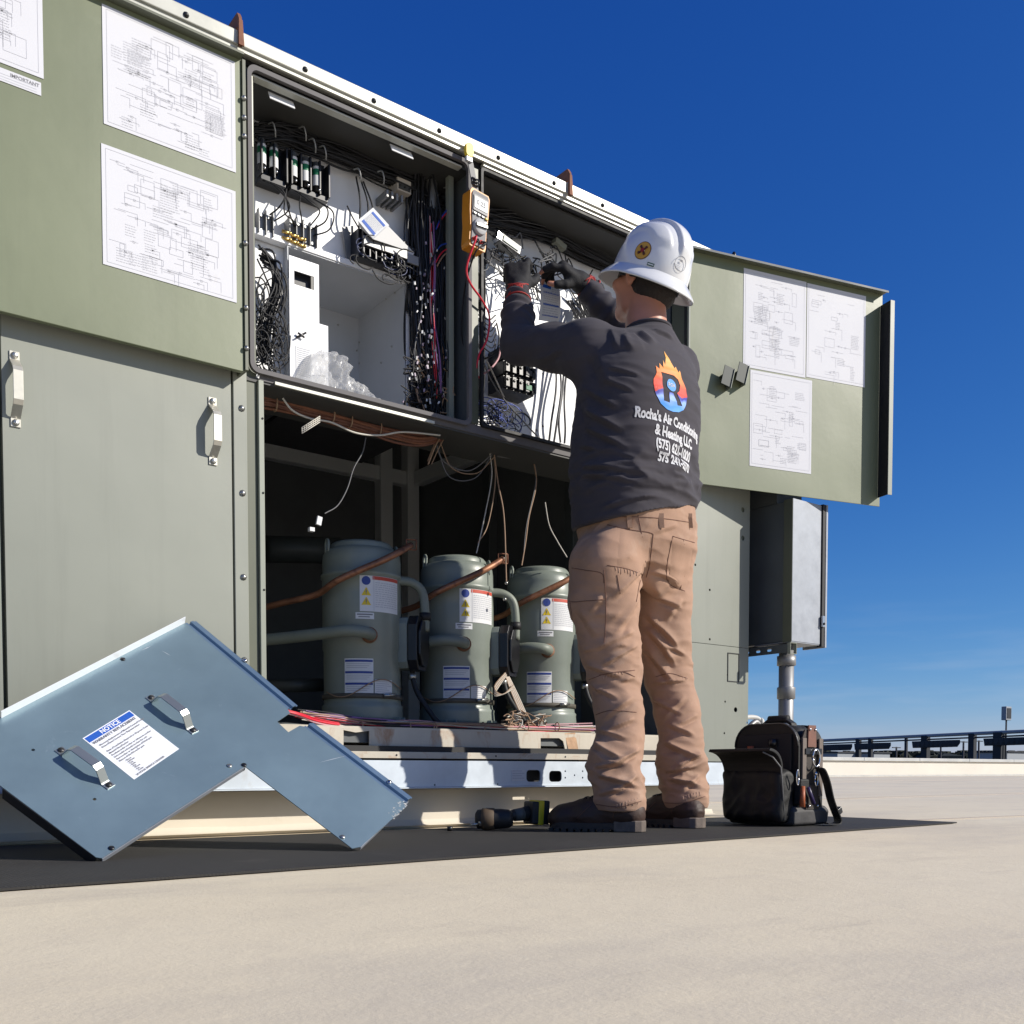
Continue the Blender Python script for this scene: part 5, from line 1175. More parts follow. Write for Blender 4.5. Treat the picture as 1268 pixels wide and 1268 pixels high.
# multicoloured leads lying along the top of the pan
ypn = .085
hank('pan_wiring', [W(372, 884, ypn), W(410, 889, ypn), W(460, 895, ypn), W(520, 897, ypn), W(590, 900, ypn), W(650, 901, ypn), W(735, 902, ypn)], 34, .0065, .0024, [PINKW, WHW, TANW, REDW, BLACK, mat('violet_wire', (.2, .1, .25))], rw, lump=.5)
hank('red_leads', [W(350, 880, .02), W(372, 886, .03), W(392, 893, .06), W(420, 898, .08)], 8, .0035, .0026, [REDW, PINKW], rw)
hank('black_cable_bundle', [W(455, 899, ypn), W(520, 902, ypn), W(600, 905, ypn), W(660, 906, ypn)], 10, .005, .0055, [BLACK], rw, lump=.3, sides=6)
m_ = MB()
for px in (447, 506, 535, 538, 598, 652, 690):
    c = W(px, 900, ypn - .01); pts = [c + Vector((0, .013 * math.cos(a), .015 * math.sin(a))) for a in [k * math.pi / 5 for k in range(11)]]; m_.tube(pts, .0020, 5)
m_.build('cable_tie', TANW, unit, stuff=True)
m_ = MB()
for i in range(30):
    c = W(rw.gauss(655, 16), rw.gauss(892, 5), .09); d_ = [Vector((rw.gauss(0, .02), rw.gauss(0, .01), rw.gauss(0, .011))) for _ in range(4)]; wire(m_, [c + d_[0], c + d_[1], c + d_[2], c + d_[3]], .0022, 4, rw.choice((0, 1)), 4)
for i in range(8): wire(m_, [W(626 + i * .6, 838, .14), W(634 + i, 860, .12), W(645 + i, 885, .09)], .0022, 4, i % 2, 4)
for i in range(6): wire(m_, [W(628, 830 + i, .14), W(612, 850 + i * 2, .13), W(622, 860, .12), W(636, 848 + i, .12)], .002, 4, i % 2, 4)
m_.build('wire_tangle', [TANW, WHW], unit, stuff=True)
m_ = MB(); c = W(412, 882, .11); m_.lathe([(.0001, 0), (.026, 0), (.026, .008), (.012, .010), (.012, .018), (.0001, .019)], 16, (c.x, c.y, zp1 + .006)); m_.build('mount_grommet', PAN, unit)
m_ = MB()
p = wp(704, 915); q = wp(727, 945)
m_.add([(wp(*t_)[0], y_, wp(*t_)[1]) for t_, y_ in (((699, 908), .054), ((712, 907), .054), ((716, 933), .050), ((722, 938), .01), ((710, 948), .0), ((704, 938), .02), ((703, 930), .050))], [(0, 6, 5, 4, 3, 2, 1)]); m_.build('sealant_patch', mat('old_sealant', (.52, .33, .20), .8, var=.3, vscale=30, bump=.3, bscale=60), unit)
# ================================================================== PERSON
class SDF:
    """numpy distance grid; smooth union of shapes, then surface nets"""
    def __init__(s, lo, hi, h):
        s.lo = np.array(lo, float); s.h = h; s.n = np.ceil((np.array(hi) - s.lo) / h).astype(int) + 1
        s.g = np.full(s.n, 1.0, np.float32)
    def block(s, lo, hi, pad):
        a = np.maximum(0, np.floor((np.array(lo) - pad - s.lo) / s.h).astype(int)); b = np.minimum(s.n, np.ceil((np.array(hi) + pad - s.lo) / s.h).astype(int) + 1)
        sl_ = tuple(slice(int(i), int(j)) for i, j in zip(a, b))
        ax_ = [(s.lo[k] + s.h * np.arange(a[k], b[k])).astype(np.float32) for k in range(3)]
        return sl_, ax_[0][:, None, None], ax_[1][None, :, None], ax_[2][None, None, :]
    def merge(s, sl_, d, k, sub=False):
        g = s.g[sl_]
        if sub: g = -g
        if k > 0:
            hh = np.clip(.5 + .5 * (g - d) / k, 0, 1); r_ = g * (1 - hh) + d * hh - k * hh * (1 - hh)
        else: r_ = np.minimum(g, d)
        s.g[sl_] = -r_ if sub else r_
    def cone(s, a, b, ra, rb, k=.02, flat=None):             # tapered capsule
        a = np.array(a, float); b = np.array(b, float); m = max(ra, rb)
        sl_, X, Y, Z = s.block(np.minimum(a, b), np.maximum(a, b), m + k + .03)
        ab = b - a; L2_ = float(ab @ ab); px, py, pz = X - a[0], Y - a[1], Z - a[2]
        t = np.clip((px * ab[0] + py * ab[1] + pz * ab[2]) / L2_, 0, 1)
        d = np.sqrt((px - ab[0] * t) ** 2 + (py - ab[1] * t) ** 2 + (pz - ab[2] * t) ** 2) - (ra + (rb - ra) * t)
        s.merge(sl_, d, k)
    def ell(s, c, r_, M=None, k=.02, sub=False):             # ellipsoid; M = 3 unit axes as rows
        c = np.array(c, float); r_ = np.array(r_, float); m = max(r_)
        sl_, X, Y, Z = s.block(c, c, m + k + .03); px, py, pz = X - c[0], Y - c[1], Z - c[2]
        M = np.eye(3) if M is None else np.array([list(v) for v in M]); q = 0; q2 = 0
        for i in range(3):
            u = px * M[i][0] + py * M[i][1] + pz * M[i][2]; q = q + (u / r_[i]) ** 2; q2 = q2 + (u / r_[i] ** 2) ** 2
        k0 = np.sqrt(q); k1 = np.sqrt(q2) + 1e-9; s.merge(sl_, (k0 * (k0 - 1) / k1).astype(np.float32), k, sub)
    def loft(s, secs, yaw, k=.02, p=2.3):                   # sections (z, cx, cy, a, b)
        S = np.array(secs, float); S = S[S[:, 0].argsort()]; m = S[:, 3:].max() + .02
        sl_, X, Y, Z = s.block((S[:, 1].min() - m, S[:, 2].min() - m, S[0, 0]), (S[:, 1].max() + m, S[:, 2].max() + m, S[-1, 0]), k + .02)
        z = Z.ravel(); I = lambda c: np.interp(z, S[:, 0], S[:, c])[None, None, :].astype(np.float32)
        cx, cy, a, b = I(1), I(2), I(3), I(4); c_, s_ = math.cos(yaw), math.sin(yaw); dx, dy = X - cx, Y - cy
        u = np.abs(dx * c_ + dy * s_) / a; v = np.abs(-dx * s_ + dy * c_) / b; rr_ = (u ** p + v ** p) ** (1 / p)
        d = (rr_ - 1) * np.minimum(a, b); dz = np.maximum(S[0, 0] - Z, Z - S[-1, 0]); d = np.where(dz > 0, np.sqrt(np.maximum(d, 0) ** 2 + dz ** 2), np.maximum(d, dz))
        s.merge(sl_, d.astype(np.float32), k)
    def cutplane(s, p, n):                                   # keep the side where (x - p).n < 0
        X = (s.lo[0] + s.h * np.arange(s.n[0]))[:, None, None]; Y = (s.lo[1] + s.h * np.arange(s.n[1]))[None, :, None]; Z = (s.lo[2] + s.h * np.arange(s.n[2]))[None, None, :]
        d = (X - p[0]) * n[0] + (Y - p[1]) * n[1] + (Z - p[2]) * n[2]; s.g = np.maximum(s.g, d.astype(np.float32))
    def mesh(s):
        g = s.g; n = g.shape; ins = g < 0
        cs = np.zeros(tuple(k - 1 for k in n), np.uint8)
        for i in (0, 1):
            for j in (0, 1):
                for k in (0, 1): cs += ins[i:n[0] - 1 + i, j:n[1] - 1 + j, k:n[2] - 1 + k]
        act = (cs > 0) & (cs < 8); idx = -np.ones(act.shape, np.int64); cells = np.argwhere(act); idx[act] = np.arange(len(cells))
        acc = np.zeros((len(cells), 3)); cnt = np.zeros(len(cells)); ci, cj, ck = cells.T
        for ax in range(3):
            o1, o2 = [q for q in range(3) if q != ax]
            for u in (0, 1):
                for v in (0, 1):
                    off = [0, 0, 0]; off[o1] = u; off[o2] = v; e = list(off); e[ax] = 1
                    g0 = g[ci + off[0], cj + off[1], ck + off[2]]; g1 = g[ci + e[0], cj + e[1], ck + e[2]]
                    m = (g0 < 0) != (g1 < 0); t = np.where(m, g0 / np.where(m, g0 - g1, 1), 0); p = np.tile(np.array(off, float), (len(cells), 1)); p[:, ax] += t
                    acc[m] += p[m]; cnt[m] += 1
        V_ = (cells + acc / cnt[:, None]) * s.h + s.lo; F = []
        for ax in range(3):
            o1, o2 = (ax + 1) % 3, (ax + 2) % 3; sa = [slice(0, n[q] - 1) if q == ax else slice(1, n[q] - 1) for q in range(3)]; sb = [slice(1, n[q]) if q == ax else slice(1, n[q] - 1) for q in range(3)]
            A0 = ins[tuple(sa)]; A1 = ins[tuple(sb)]; E = np.argwhere(A0 != A1); st = A0[tuple(E.T)]
            E = E + np.array([0 if q == ax else 1 for q in range(3)])
            d1 = np.zeros(3, int); d1[o1] = 1; d2 = np.zeros(3, int); d2[o2] = 1
            q = [idx[tuple((E - a).T)] for a in (d1 * 0, d1, d1 + d2, d2)]; Q = np.stack(q, 1); Q[~st] = Q[~st][:, ::-1]; F.append(Q)
        F = np.concatenate(F); F = F[(F >= 0).all(1)]
        return V_, F
def vnormals(V_, F):
    N = np.zeros_like(V_); a, b, c, d = (V_[F[:, i]] for i in range(4)); fn = np.cross(c - a, d - b)
    for i in range(4): np.add.at(N, F[:, i], fn)
    return N / (np.linalg.norm(N, axis=1)[:, None] + 1e-12)
def smooth_mesh(V_, F, it=2, lam=.5):
    E = np.concatenate([F[:, [0, 1]], F[:, [1, 2]], F[:, [2, 3]], F[:, [3, 0]]])
    for _ in range(it):
        S = np.zeros_like(V_); c = np.zeros(len(V_)); np.add.at(S, E[:, 0], V_[E[:, 1]]); np.add.at(S, E[:, 1], V_[E[:, 0]]); np.add.at(c, E[:, 0], 1); np.add.at(c, E[:, 1], 1)
        V_ = V_ + lam * (S / c[:, None] - V_)
    return V_
def build_np(name, V_, F, m, parent, label=None):
    off = Vector((0, 0, 0)); r_ = parent
    while r_ is not None: off += r_.location; r_ = r_.parent
    me = bpy.data.meshes.new(name); me.from_pydata((V_ - np.array(off)).tolist(), [], F.tolist()); me.materials.append(m)
    me.polygons.foreach_set('use_smooth', [True] * len(F)); me.update(); o = bpy.data.objects.new(name, me); C.objects.link(o); o.parent = parent
    if label: o['label'] = label
    return o
def bvh_np(V_, F): return BVHTree.FromPolygons([Vector(v) for v in V_], [tuple(int(i) for i in f) for f in F])
def nvec(P, sc_, seed=0.0): return np.array([noise.noise(Vector((p[0] * sc_[0] + seed, p[1] * sc_[1], p[2] * sc_[2]))) for p in P])

CAM_UNIT = CAM.copy(); CAM = Vector((0.0, -2.517, 0.185))   # the person is laid out in the frame shifted by DY
person = thing('person', 'worker in white hard hat, charcoal shirt and tan trousers reaching into the open control bay', 'person', (2.18, -.28, .006))
GZ = .006                                                    # standing on the mat
WV = lambda px, py, y: np.array(W(px, py, y))
# joints ------------------------------------------------------------
YAW = R(6)
Lhip, Lkn, Lan = WV(746, 705, -.27), WV(758, 822, -.285), WV(766, 985, -.345)
Rhip, Rkn, Ran = WV(823, 705, -.24), WV(824, 822, -.235), WV(846, 985, -.315)
Lsh, Lel, Lwr = WV(727, 432, -.22), WV(641, 428, .045), WV(641, 360, .085)
Rsh, Rel, Rwr = WV(835, 447, -.26), WV(790, 430, .0), WV(722, 352, .085)
NK = WV(800, 402, -.265); HC = WV(800, 350, -.245)
# ---- hands -----------------------------------------------------------
def make_hand(sd, wr, Ydir, Dors, left, curl, spread, thumb, off, which=None, k=.006):
    """capsule hand: wrist at wr, Ydir toward the fingers, Dors out of the back of the hand. Returns finger tips"""
    Yd = np.array(Ydir, float); Yd /= np.linalg.norm(Yd); Dn = np.array(Dors, float); Dn -= Yd * (Dn @ Yd); Dn /= np.linalg.norm(Dn)
    Td = np.cross(Yd, Dn) * (1 if left else -1)              # toward the thumb side
    P = lambda t, y, d: wr + Td * t + Yd * y + Dn * d
    sd.cone(P(0, -.02, 0), P(0, .02, 0), .027 + off, .028 + off, k)
    for t in (-.028, -.010, .010, .028): sd.cone(P(t * .7, .012, .0), P(t, .085, .004), .015 + off, .0125 + off, .014)
    sd.cone(P(.012, .02, -.010), P(.026, .055, -.012), .016 + off, .012 + off, .014)
    L = ((.028, .040, .025, .020), (.010, .045, .029, .021), (-.010, .042, .027, .020), (-.028, .033, .021, .018))
    tips = []
    for i, (t, l1, l2, l3) in enumerate(L):
        a = P(t, .087, .004); c = curl[i]; ang = 0; rr_ = (.0095, .0095, .009, .008)[i]; p = a; pts = [p]
        for ln, cc in ((l1, c[0]), (l2, c[1]), (l3, c[2])):
            ang += R(cc); dvec = Yd * math.cos(ang) - Dn * math.sin(ang) + Td * spread[i]; p = p + dvec / np.linalg.norm(dvec) * ln; pts.append(p)
        nseg = 3 if which is None else which[i]
        for j in range(nseg): sd.cone(pts[j], pts[j + 1], rr_ - .0008 * j + off, rr_ - .0008 * (j + 1) + off, .004)
        tips.append(pts[3])
    a = P(.022, .028, -.006); b = a + (Td * thumb[0] + Yd * thumb[1] - Dn * thumb[2]) * .046; c_ = b + (Td * thumb[3] + Yd * thumb[4] - Dn * thumb[5]) * .030; e = c_ + (Td * thumb[6] + Yd * thumb[7] - Dn * thumb[8]) * .026
    sd.cone(a, b, .0145 + off, .0115 + off, .010); n_t = 3 if which is None else which[4]
    if n_t > 1: sd.cone(b, c_, .0112 + off, .0105 + off, .004)
    if n_t > 2: sd.cone(c_, e, .0102 + off, .0085 + off, .004)
    return tips, P
HL = dict(wr=Lwr, Ydir=WV(640, 315, .12) - Lwr, Dors=(-.62, -.78, .12), left=True, curl=((24, 38, 25), (34, 42, 28), (42, 46, 30), (50, 48, 30)), spread=(.16, .04, -.06, -.16), thumb=(.62, .62, .45, .35, .80, .45, .1, .85, .5))
HR = dict(wr=Rwr, Ydir=WV(684, 322, .11) - Rwr, Dors=(.15, -.72, .68), left=False, curl=((24, 30, 20), (40, 44, 28), (52, 50, 30), (60, 50, 30)), spread=(.05, .0, -.02, -.05), thumb=(.55, .65, .5, .25, .85, .5, .0, .9, .45))
# head frame
hy = R(5)                                                   # looks to the left of the unit normal, up a little
Fh = np.array([-math.sin(hy) * math.cos(R(12)), math.cos(hy) * math.cos(R(17)), math.sin(R(17))]); Rh = np.array([math.cos(hy), math.sin(hy), 0]); Uh = np.cross(Rh, Fh)
HD = lambda r_, f, u: HC + Rh * r_ + Fh * f + Uh * u
LHE = np.array(G(800, 1030.5, GZ)); LTO = np.array(G(684, 1028, GZ)); RHE = np.array(G(870, 1026, GZ)); RTO = RHE + np.array([-.035, .285, 0])
LTO = LHE + (LTO - LHE) / np.linalg.norm(LTO - LHE) * .295
# ---- body: one continuous mesh -----------------------------------------
def make_body():
    sd = SDF((1.75, -.60, .02), (2.62, .34, 1.90), .0055)
    for hip, kn, an in ((Lhip, Lkn, Lan), (Rhip, Rkn, Ran)):
        sd.cone(hip, kn, .085, .055, .03); sd.cone(kn, an, .052, .034, .02)
    for an, heel, toe in ((Lan, LHE, LTO), (Ran, RHE, RTO)):
        heel, toe = heel + (toe - heel) * .16, heel + (toe - heel) * .80; heel = heel + np.array([0, 0, .052]); toe = toe + np.array([0, 0, .046]); sd.cone(an, heel, .036, .034, .02); sd.cone(heel, toe, .034, .028, .02)
    mid = (Lhip + Rhip) / 2
    sd.loft([(.82, mid[0], mid[1], .14, .10), (.95, mid[0], mid[1] - .005, .165, .115), (1.08, 2.18, -.26, .165, .12), (1.25, 2.185, -.265, .175, .125), (1.40, 2.19, -.265, .165, .11), (1.46, 2.20, -.262, .10, .07)], YAW, .03)
    for sh, el, wr in ((Lsh, Lel, Lwr), (Rsh, Rel, Rwr)):
        sd.cone(np.array([2.19, -.26, 1.40]), sh - np.array([0, 0, .02]), .055, .040, .03); sd.cone(sh - np.array([0, 0, .02]), el, .040, .038, .02); sd.cone(el, wr, .040, .027, .015)
    sd.cone(NK + np.array([0, -.01, -.10]), NK, .064, .058, .02); sd.cone(NK, HD(0, -.02, -.03), .058, .056, .02)
    # skull, face, jaw, nose, ears, brows, lips
    sd.ell(HD(0, -.012, .035), (.075, .096, .086), (Rh, Fh, Uh), .01); sd.ell(HD(0, .030, -.030), (.060, .066, .076), (Rh, Fh, Uh), .02)
    sd.cone(HD(-.035, .02, -.075), HD(0, .072, -.088), .024, .020, .02); sd.cone(HD(.035, .02, -.075), HD(0, .072, -.088), .024, .020, .02)
    sd.cone(HD(0, .092, .016), HD(0, .112, -.020), .008, .013, .010); sd.ell(HD(-.011, .103, -.022), (.009, .010, .008), (Rh, Fh, Uh), .005); sd.ell(HD(.011, .103, -.022), (.009, .010, .008), (Rh, Fh, Uh), .005)
    for s_ in (-1, 1):
        sd.cone(HD(s_ * .012, .090, .033), HD(s_ * .050, .072, .030), .008, .007, .010)
        sd.ell(HD(s_ * .031, .093, .012), (.019, .012, .010), (Rh, Fh, Uh), .004, sub=True); sd.ell(HD(s_ * .031, .078, .012), (.0125, .0125, .0125), (Rh, Fh, Uh), .002)
        sd.ell(HD(s_ * .050, .060, -.020), (.022, .026, .020), (Rh, Fh, Uh), .015)
        # ear: rim, lobe, hollow
        ec = HD(s_ * .080, -.010, .000); ea = (Rh * s_ * .9 - Fh * .42); ea /= np.linalg.norm(ea); eb = np.cross(Uh, ea)
        sd.ell(ec, (.007, .019, .031), (ea, eb, Uh), .004); sd.ell(ec + ea * .008 + Uh * .004, (.006, .010, .019), (ea, eb, Uh), .003, sub=True); sd.ell(ec - Uh * .026, (.006, .009, .009), (ea, eb, Uh), .005)
    sd.ell(HD(0, .090, -.052), (.024, .012, .0065), (Rh, Fh, Uh), .004); sd.ell(HD(0, .089, -.062), (.020, .011, .0065), (Rh, Fh, Uh), .004)
    make_hand(sd, off=0.0, **HL); make_hand(sd, off=0.0, **HR)
    V_, F = sd.mesh(); V_ = smooth_mesh(V_, F, 2, .4); return V_, F
bV, bF = make_body(); build_np('body', bV, bF, SKIN, person)
# hair: short band below the helmet
sd = SDF(HC - .16, HC + .16, .003)
sd.ell(HD(0, -.014, .036), (.0795, .1005, .090), (Rh, Fh, Uh), 0); sd.ell(HD(0, -.045, -.025), (.070, .064, .062), (Rh, Fh, Uh), .02)
sd.ell(HD(0, .062, -.055), (.10, .075, .098), (Rh, Fh, Uh), .006, sub=True)
sd.ell(HD(0, -.03, -.135), (.10, .10, .058), (Rh, Fh, Uh), .01, sub=True)
V_, F = sd.mesh(); V_ = smooth_mesh(V_, F, 1); nn_v = vnormals(V_, F); V_ = V_ + nn_v * (nvec(V_, (150, 150, 60)) * .0014)[:, None]; build_np('hair', V_, F, HAIR, person)

# ---- trousers ------------------------------------------------------------
WB = WV(784, 633, -.27)                                      # waist centre
sd = SDF((1.78, -.62, .04), (2.66, .06, 1.10), .0040)
cr = (Lhip + Rhip) / 2
sd.loft([(.80, cr[0], cr[1] - .01, .155, .120), (.86, cr[0], cr[1] - .014, .188, .150), (.93, cr[0] - .002, cr[1] - .012, .193, .160), (1.0, WB[0], WB[1], .188, .162), (1.045, WB[0], WB[1] + .002, .184, .158)], YAW, .03, 2.4)
def leg(chain, k=.035):
    for (a, ra), (b, rb) in zip(chain[:-1], chain[1:]): sd.cone(a, b, ra, rb, k)
lg = [(WV(748, 700, -.275), .101), (WV(748, 745, -.28), .099), (WV(755, 795, -.285), .083), (WV(760, 835, -.29), .074), (WV(766, 880, -.315), .067), (WV(768, 915, -.33), .063), (WV(760, 945, -.33), .073), (WV(764, 965, -.342), .069), (WV(767, 992, -.352), .080)]
rg = [(WV(818, 700, -.245), .100), (WV(818, 745, -.245), .092), (WV(820, 795, -.24), .079), (WV(827, 835, -.235), .072), (WV(838, 880, -.265), .065), (WV(844, 912, -.29), .061), (WV(843, 940, -.295), .071), (WV(845, 962, -.295), .068), (WV(849, 988, -.318), .077)]
leg(lg); leg(rg)
for c, r_ in ((WV(760, 698, -.34), (.085, .058, .09)), (WV(812, 698, -.325), (.08, .055, .09))): sd.ell(c, r_, None, .04)
zcuf = W(766, 1004, -.345).z
V0, F0 = None, None
sd.cutplane((0, 0, zcuf), (0, 0, -1)); sd.cutplane((0, 0, 1.045), (0, 0, 1))
tV, tF = sd.mesh(); tV = smooth_mesh(tV, tF, 2, .5)
def ridge(x, wd): return np.exp(-(np.abs(x) / wd) ** 1.25)
def seg_fold(P, a, b, wd, amp, sag=0.0):
    """cloth fold: a ridge beside a valley along a-b, fading at its ends"""
    a = np.array(a); b = np.array(b); ab = b - a; L_ = np.linalg.norm(ab); u = ab / L_
    r_ = P - a; t = (r_ @ u) / L_; off = r_ - np.outer(r_ @ u, u); z = off[:, 2] + sag * 4 * t * (1 - t); d_o = np.linalg.norm(off[:, :2], axis=1)
    e = np.clip(t / .25, 0, 1) * np.clip((1 - t) / .35, 0, 1); e = e * e * (3 - 2 * e)
    near = np.exp(-(np.maximum(0, np.linalg.norm(off, axis=1) - 3.2 * wd) / (wd * 1.4)) ** 2)
    return amp * e * near * (ridge(z, wd) - .75 * ridge(z + 1.5 * wd, wd * .8))
FK = 1.7
def cloth(V_, F, folds, base):
    N = vnormals(V_, F); d = base(V_)
    for f in folds: d = d + seg_fold(V_, *f)
    V_ = V_ + N * (d * FK)[:, None]; return V_
def on_surf(bv, px, py, off=.001):
    d = ray(px, py).normalized(); h_ = bv.ray_cast(CAM, d)
    return None if h_[0] is None else h_[0] + h_[1] * off * (1 if h_[1].dot(d) < 0 else -1)
rawT = bvh_np(tV, tF)
def SP(px, py, bv): p = on_surf(bv, px, py, 0); return np.array(p) if p is not None else None
def foldpx(bv, lst):
    o = []
    for (x0, y0, x1, y1, wd, amp) in lst:
        a = SP(x0, y0, bv); b = SP(x1, y1, bv)
        if a is not None and b is not None and np.linalg.norm(a - b) < .5: o.append((a, b, wd, amp))
    return o
def base_tr(P):
    z = P[:, 2]; n1 = nvec(P, (9, 9, 22)); n2 = nvec(P, (20, 20, 48), 7.1); n3 = nvec(P, (5, 5, 11), 3.3)
    kn = np.exp(-((z - .50) / .10) ** 2); an = np.exp(-((z - .17) / .09) ** 2); hp = np.exp(-((z - .80) / .08) ** 2)
    rid = lambda n: 1 - np.abs(n) * 2.6
    return .003 * n3 + (.0008 + .0016 * kn + .0035 * an + .0008 * hp) * rid(n1) + (.0003 + .0009 * an + .0005 * kn) * rid(n2) - .003 * an
tfolds = foldpx(rawT, [(796, 700, 752, 744, .008, .006), (794, 716, 748, 772, .007, .006), (792, 735, 756, 790, .007, .005), (790, 690, 722, 704, .008, .004), (788, 780, 732, 806, .007, .007), (790, 796, 742, 826, .006, .007), (722, 806, 782, 798, .006, .006), (726, 822, 776, 840, .007, .007), (788, 838, 734, 858, .007, .007), (730, 846, 770, 866, .006, .006), (786, 862, 742, 894, .007, .006),
    (802, 706, 850, 728, .007, .006), (802, 724, 848, 756, .007, .006), (800, 758, 842, 806, .006, .009), (800, 776, 840, 828, .006, .009), (800, 800, 838, 850, .006, .008), (812, 796, 850, 812, .006, .005), (808, 846, 852, 842, .006, .006), (806, 862, 850, 886, .006, .006), (850, 862, 818, 896, .006, .005),
    (736, 918, 780, 942, .008, .009), (792, 926, 748, 950, .007, .010), (734, 950, 776, 944, .006, .008), (738, 958, 794, 974, .008, .011), (790, 958, 752, 984, .006, .007), (740, 902, 784, 916, .007, .006), (788, 888, 746, 906, .007, .006), (740, 984, 770, 976, .006, .006),
    (822, 918, 868, 940, .008, .010), (870, 930, 828, 954, .007, .010), (822, 956, 866, 948, .006, .008), (824, 962, 872, 974, .008, .011), (868, 958, 838, 980, .006, .006), (826, 896, 864, 912, .007, .006), (864, 884, 832, 900, .007, .005),
    (712, 660, 764, 676, .010, .003), (716, 750, 744, 792, .007, .004), (840, 648, 806, 660, .008, .003), (730, 760, 748, 735, .006, .004), (755, 640, 730, 660, .008, .003), (846, 740, 822, 770, .006, .005)])
tV = cloth(tV, tF, tfolds, base_tr); trousers = build_np('trousers', tV, tF, TROU, person); tB = bvh_np(tV, tF)
def stitch(bv, px_pts, r_, m, parent, name='seam', off=.0006, k=7):
    P2 = spline([(a, b, 0) for a, b in px_pts], k); pts = [on_surf(bv, p.x, p.y, off) for p in P2]; runs = []; cur = []
    for p in pts:
        if p is None or (cur and (p - cur[-1]).length > .04):
            if len(cur) > 2: runs.append(cur)
            cur = []
        if p is not None: cur.append(p)
    if len(cur) > 2: runs.append(cur)
    m_ = MB()
    for c in runs: m_.tube(c, r_, 5)
    return m_.build(name, m, parent) if runs else None
seams = [[(716, 650), (740, 642), (780, 640), (820, 642), (862, 648)], [(790, 638), (796, 670), (799, 700), (792, 722), (788, 745)],
    [(752, 650), (780, 656), (806, 660), (808, 668), (804, 700), (800, 715)], [(846, 668), (850, 700), (842, 730)], [(833, 664), (846, 668), (860, 672)], [(833, 664), (826, 700), (828, 722), (848, 732)],
    [(700, 702), (724, 706), (745, 710), (748, 722)], [(748, 706), (750, 740), (750, 770), (748, 800)], [(704, 706), (702, 742), (728, 744), (748, 742)], [(752, 700), (775, 704), (797, 712)],
    [(718, 846), (752, 834), (786, 830)], [(742, 836), (770, 832), (786, 838)], [(730, 888), (755, 880), (788, 882)], [(738, 996), (766, 999), (794, 992)], [(818, 994), (846, 994), (873, 986)], [(812, 838), (830, 834), (851, 840)],
    [(764, 712), (768, 735)], [(706, 746), (712, 790), (718, 845)]]
sm2 = MB()
for sp_ in seams:
    P2 = spline([(a, b, 0) for a, b in sp_], 6); cur = []
    for p in P2 + [None]:
        q = on_surf(tB, p.x, p.y, .0004) if p is not None else None
        if q is None or (cur and (q - cur[-1]).length > .04):
            if len(cur) > 2: sm2.tube(cur, .0013, 5)
            cur = []
        if q is not None: cur.append(q)
sm2.build('seam', SEAM, trousers, stuff=True)
# pale bar tacks / frayed stitching
sm3 = MB()
for (x0, y0, x1, y1, n_, ln) in ((762, 702, 792, 708, 9, 8), (748, 836, 770, 832, 7, 6), (764, 996, 790, 988, 8, 9), (846, 986, 866, 980, 7, 8), (826, 842, 850, 838, 7, 6)):
    for i in range(n_):
        t = i / (n_ - 1); x = x0 + (x1 - x0) * t; y = y0 + (y1 - y0) * t; a = on_surf(tB, x, y, .0008); b = on_surf(tB, x + random.uniform(-1, 1), y + ln * random.uniform(.5, 1), .0008)
        if a and b and (a - b).length < .04: sm3.tube([a, b], .0009, 4)
sm3.build('stitching', SEAML, trousers, stuff=True)
# belt loops, dark pocket patch and knife clip
for px in (779, 818, 853):
    a, b = on_surf(tB, px, 641, .003), on_surf(tB, px + 1, 654, .003)
    if a and b: MB().strap([a - Vector((0, 0, 0)) + Vector((0, 0, .012)), a, b], Vector((.8, -.6, 0)), .014, .003).build('belt_loop', TROU, trousers)
pp = [on_surf(tB, *q, .002) for q in ((709, 652), (722, 651), (719, 672), (706, 676))]
if all(pp): m_ = MB(); m_.prism(pp, (-.001, -.002, 0)); m_.build('pocket_patch', BLACK, trousers, .001)
# cargo pocket: raised flap on the outer thigh
def surf_patch(bv, quadpx, nu, nv, lift, m, name, parent, edge=.6):
    m_ = MB(); top = []; q = quadpx
    for j in range(nv + 1):
        for i in range(nu + 1):
            u, v = i / nu, j / nv; x = (q[0][0] * (1 - u) + q[1][0] * u) * (1 - v) + (q[3][0] * (1 - u) + q[2][0] * u) * v; y = (q[0][1] * (1 - u) + q[1][1] * u) * (1 - v) + (q[3][1] * (1 - u) + q[2][1] * u) * v
            p = on_surf(bv, x, y, lift if 0 < i < nu and 0 < j < nv else .0001)
            if p is None: return None
            top.append(p)
    m_.add(top, [(j * (nu + 1) + i, (j + 1) * (nu + 1) + i, (j + 1) * (nu + 1) + i + 1, j * (nu + 1) + i + 1) for j in range(nv) for i in range(nu)], 0, True); return m_.build(name, m, parent)
surf_patch(tB, ((705, 709), (748, 712), (748, 742), (703, 743)), 12, 8, .0045, TROU, 'cargo_pocket_flap', trousers)
surf_patch(tB, ((705, 744), (749, 743), (750, 800), (712, 792)), 12, 14, .0022, TROU, 'cargo_pocket', trousers)
surf_patch(tB, ((768, 656), (806, 660), (800, 712), (764, 700)), 10, 12, .0018, TROU, 'back_pocket', trousers)
surf_patch(tB, ((834, 664), (859, 671), (850, 730), (828, 722)), 8, 12, .0018, TROU, 'back_pocket', trousers)

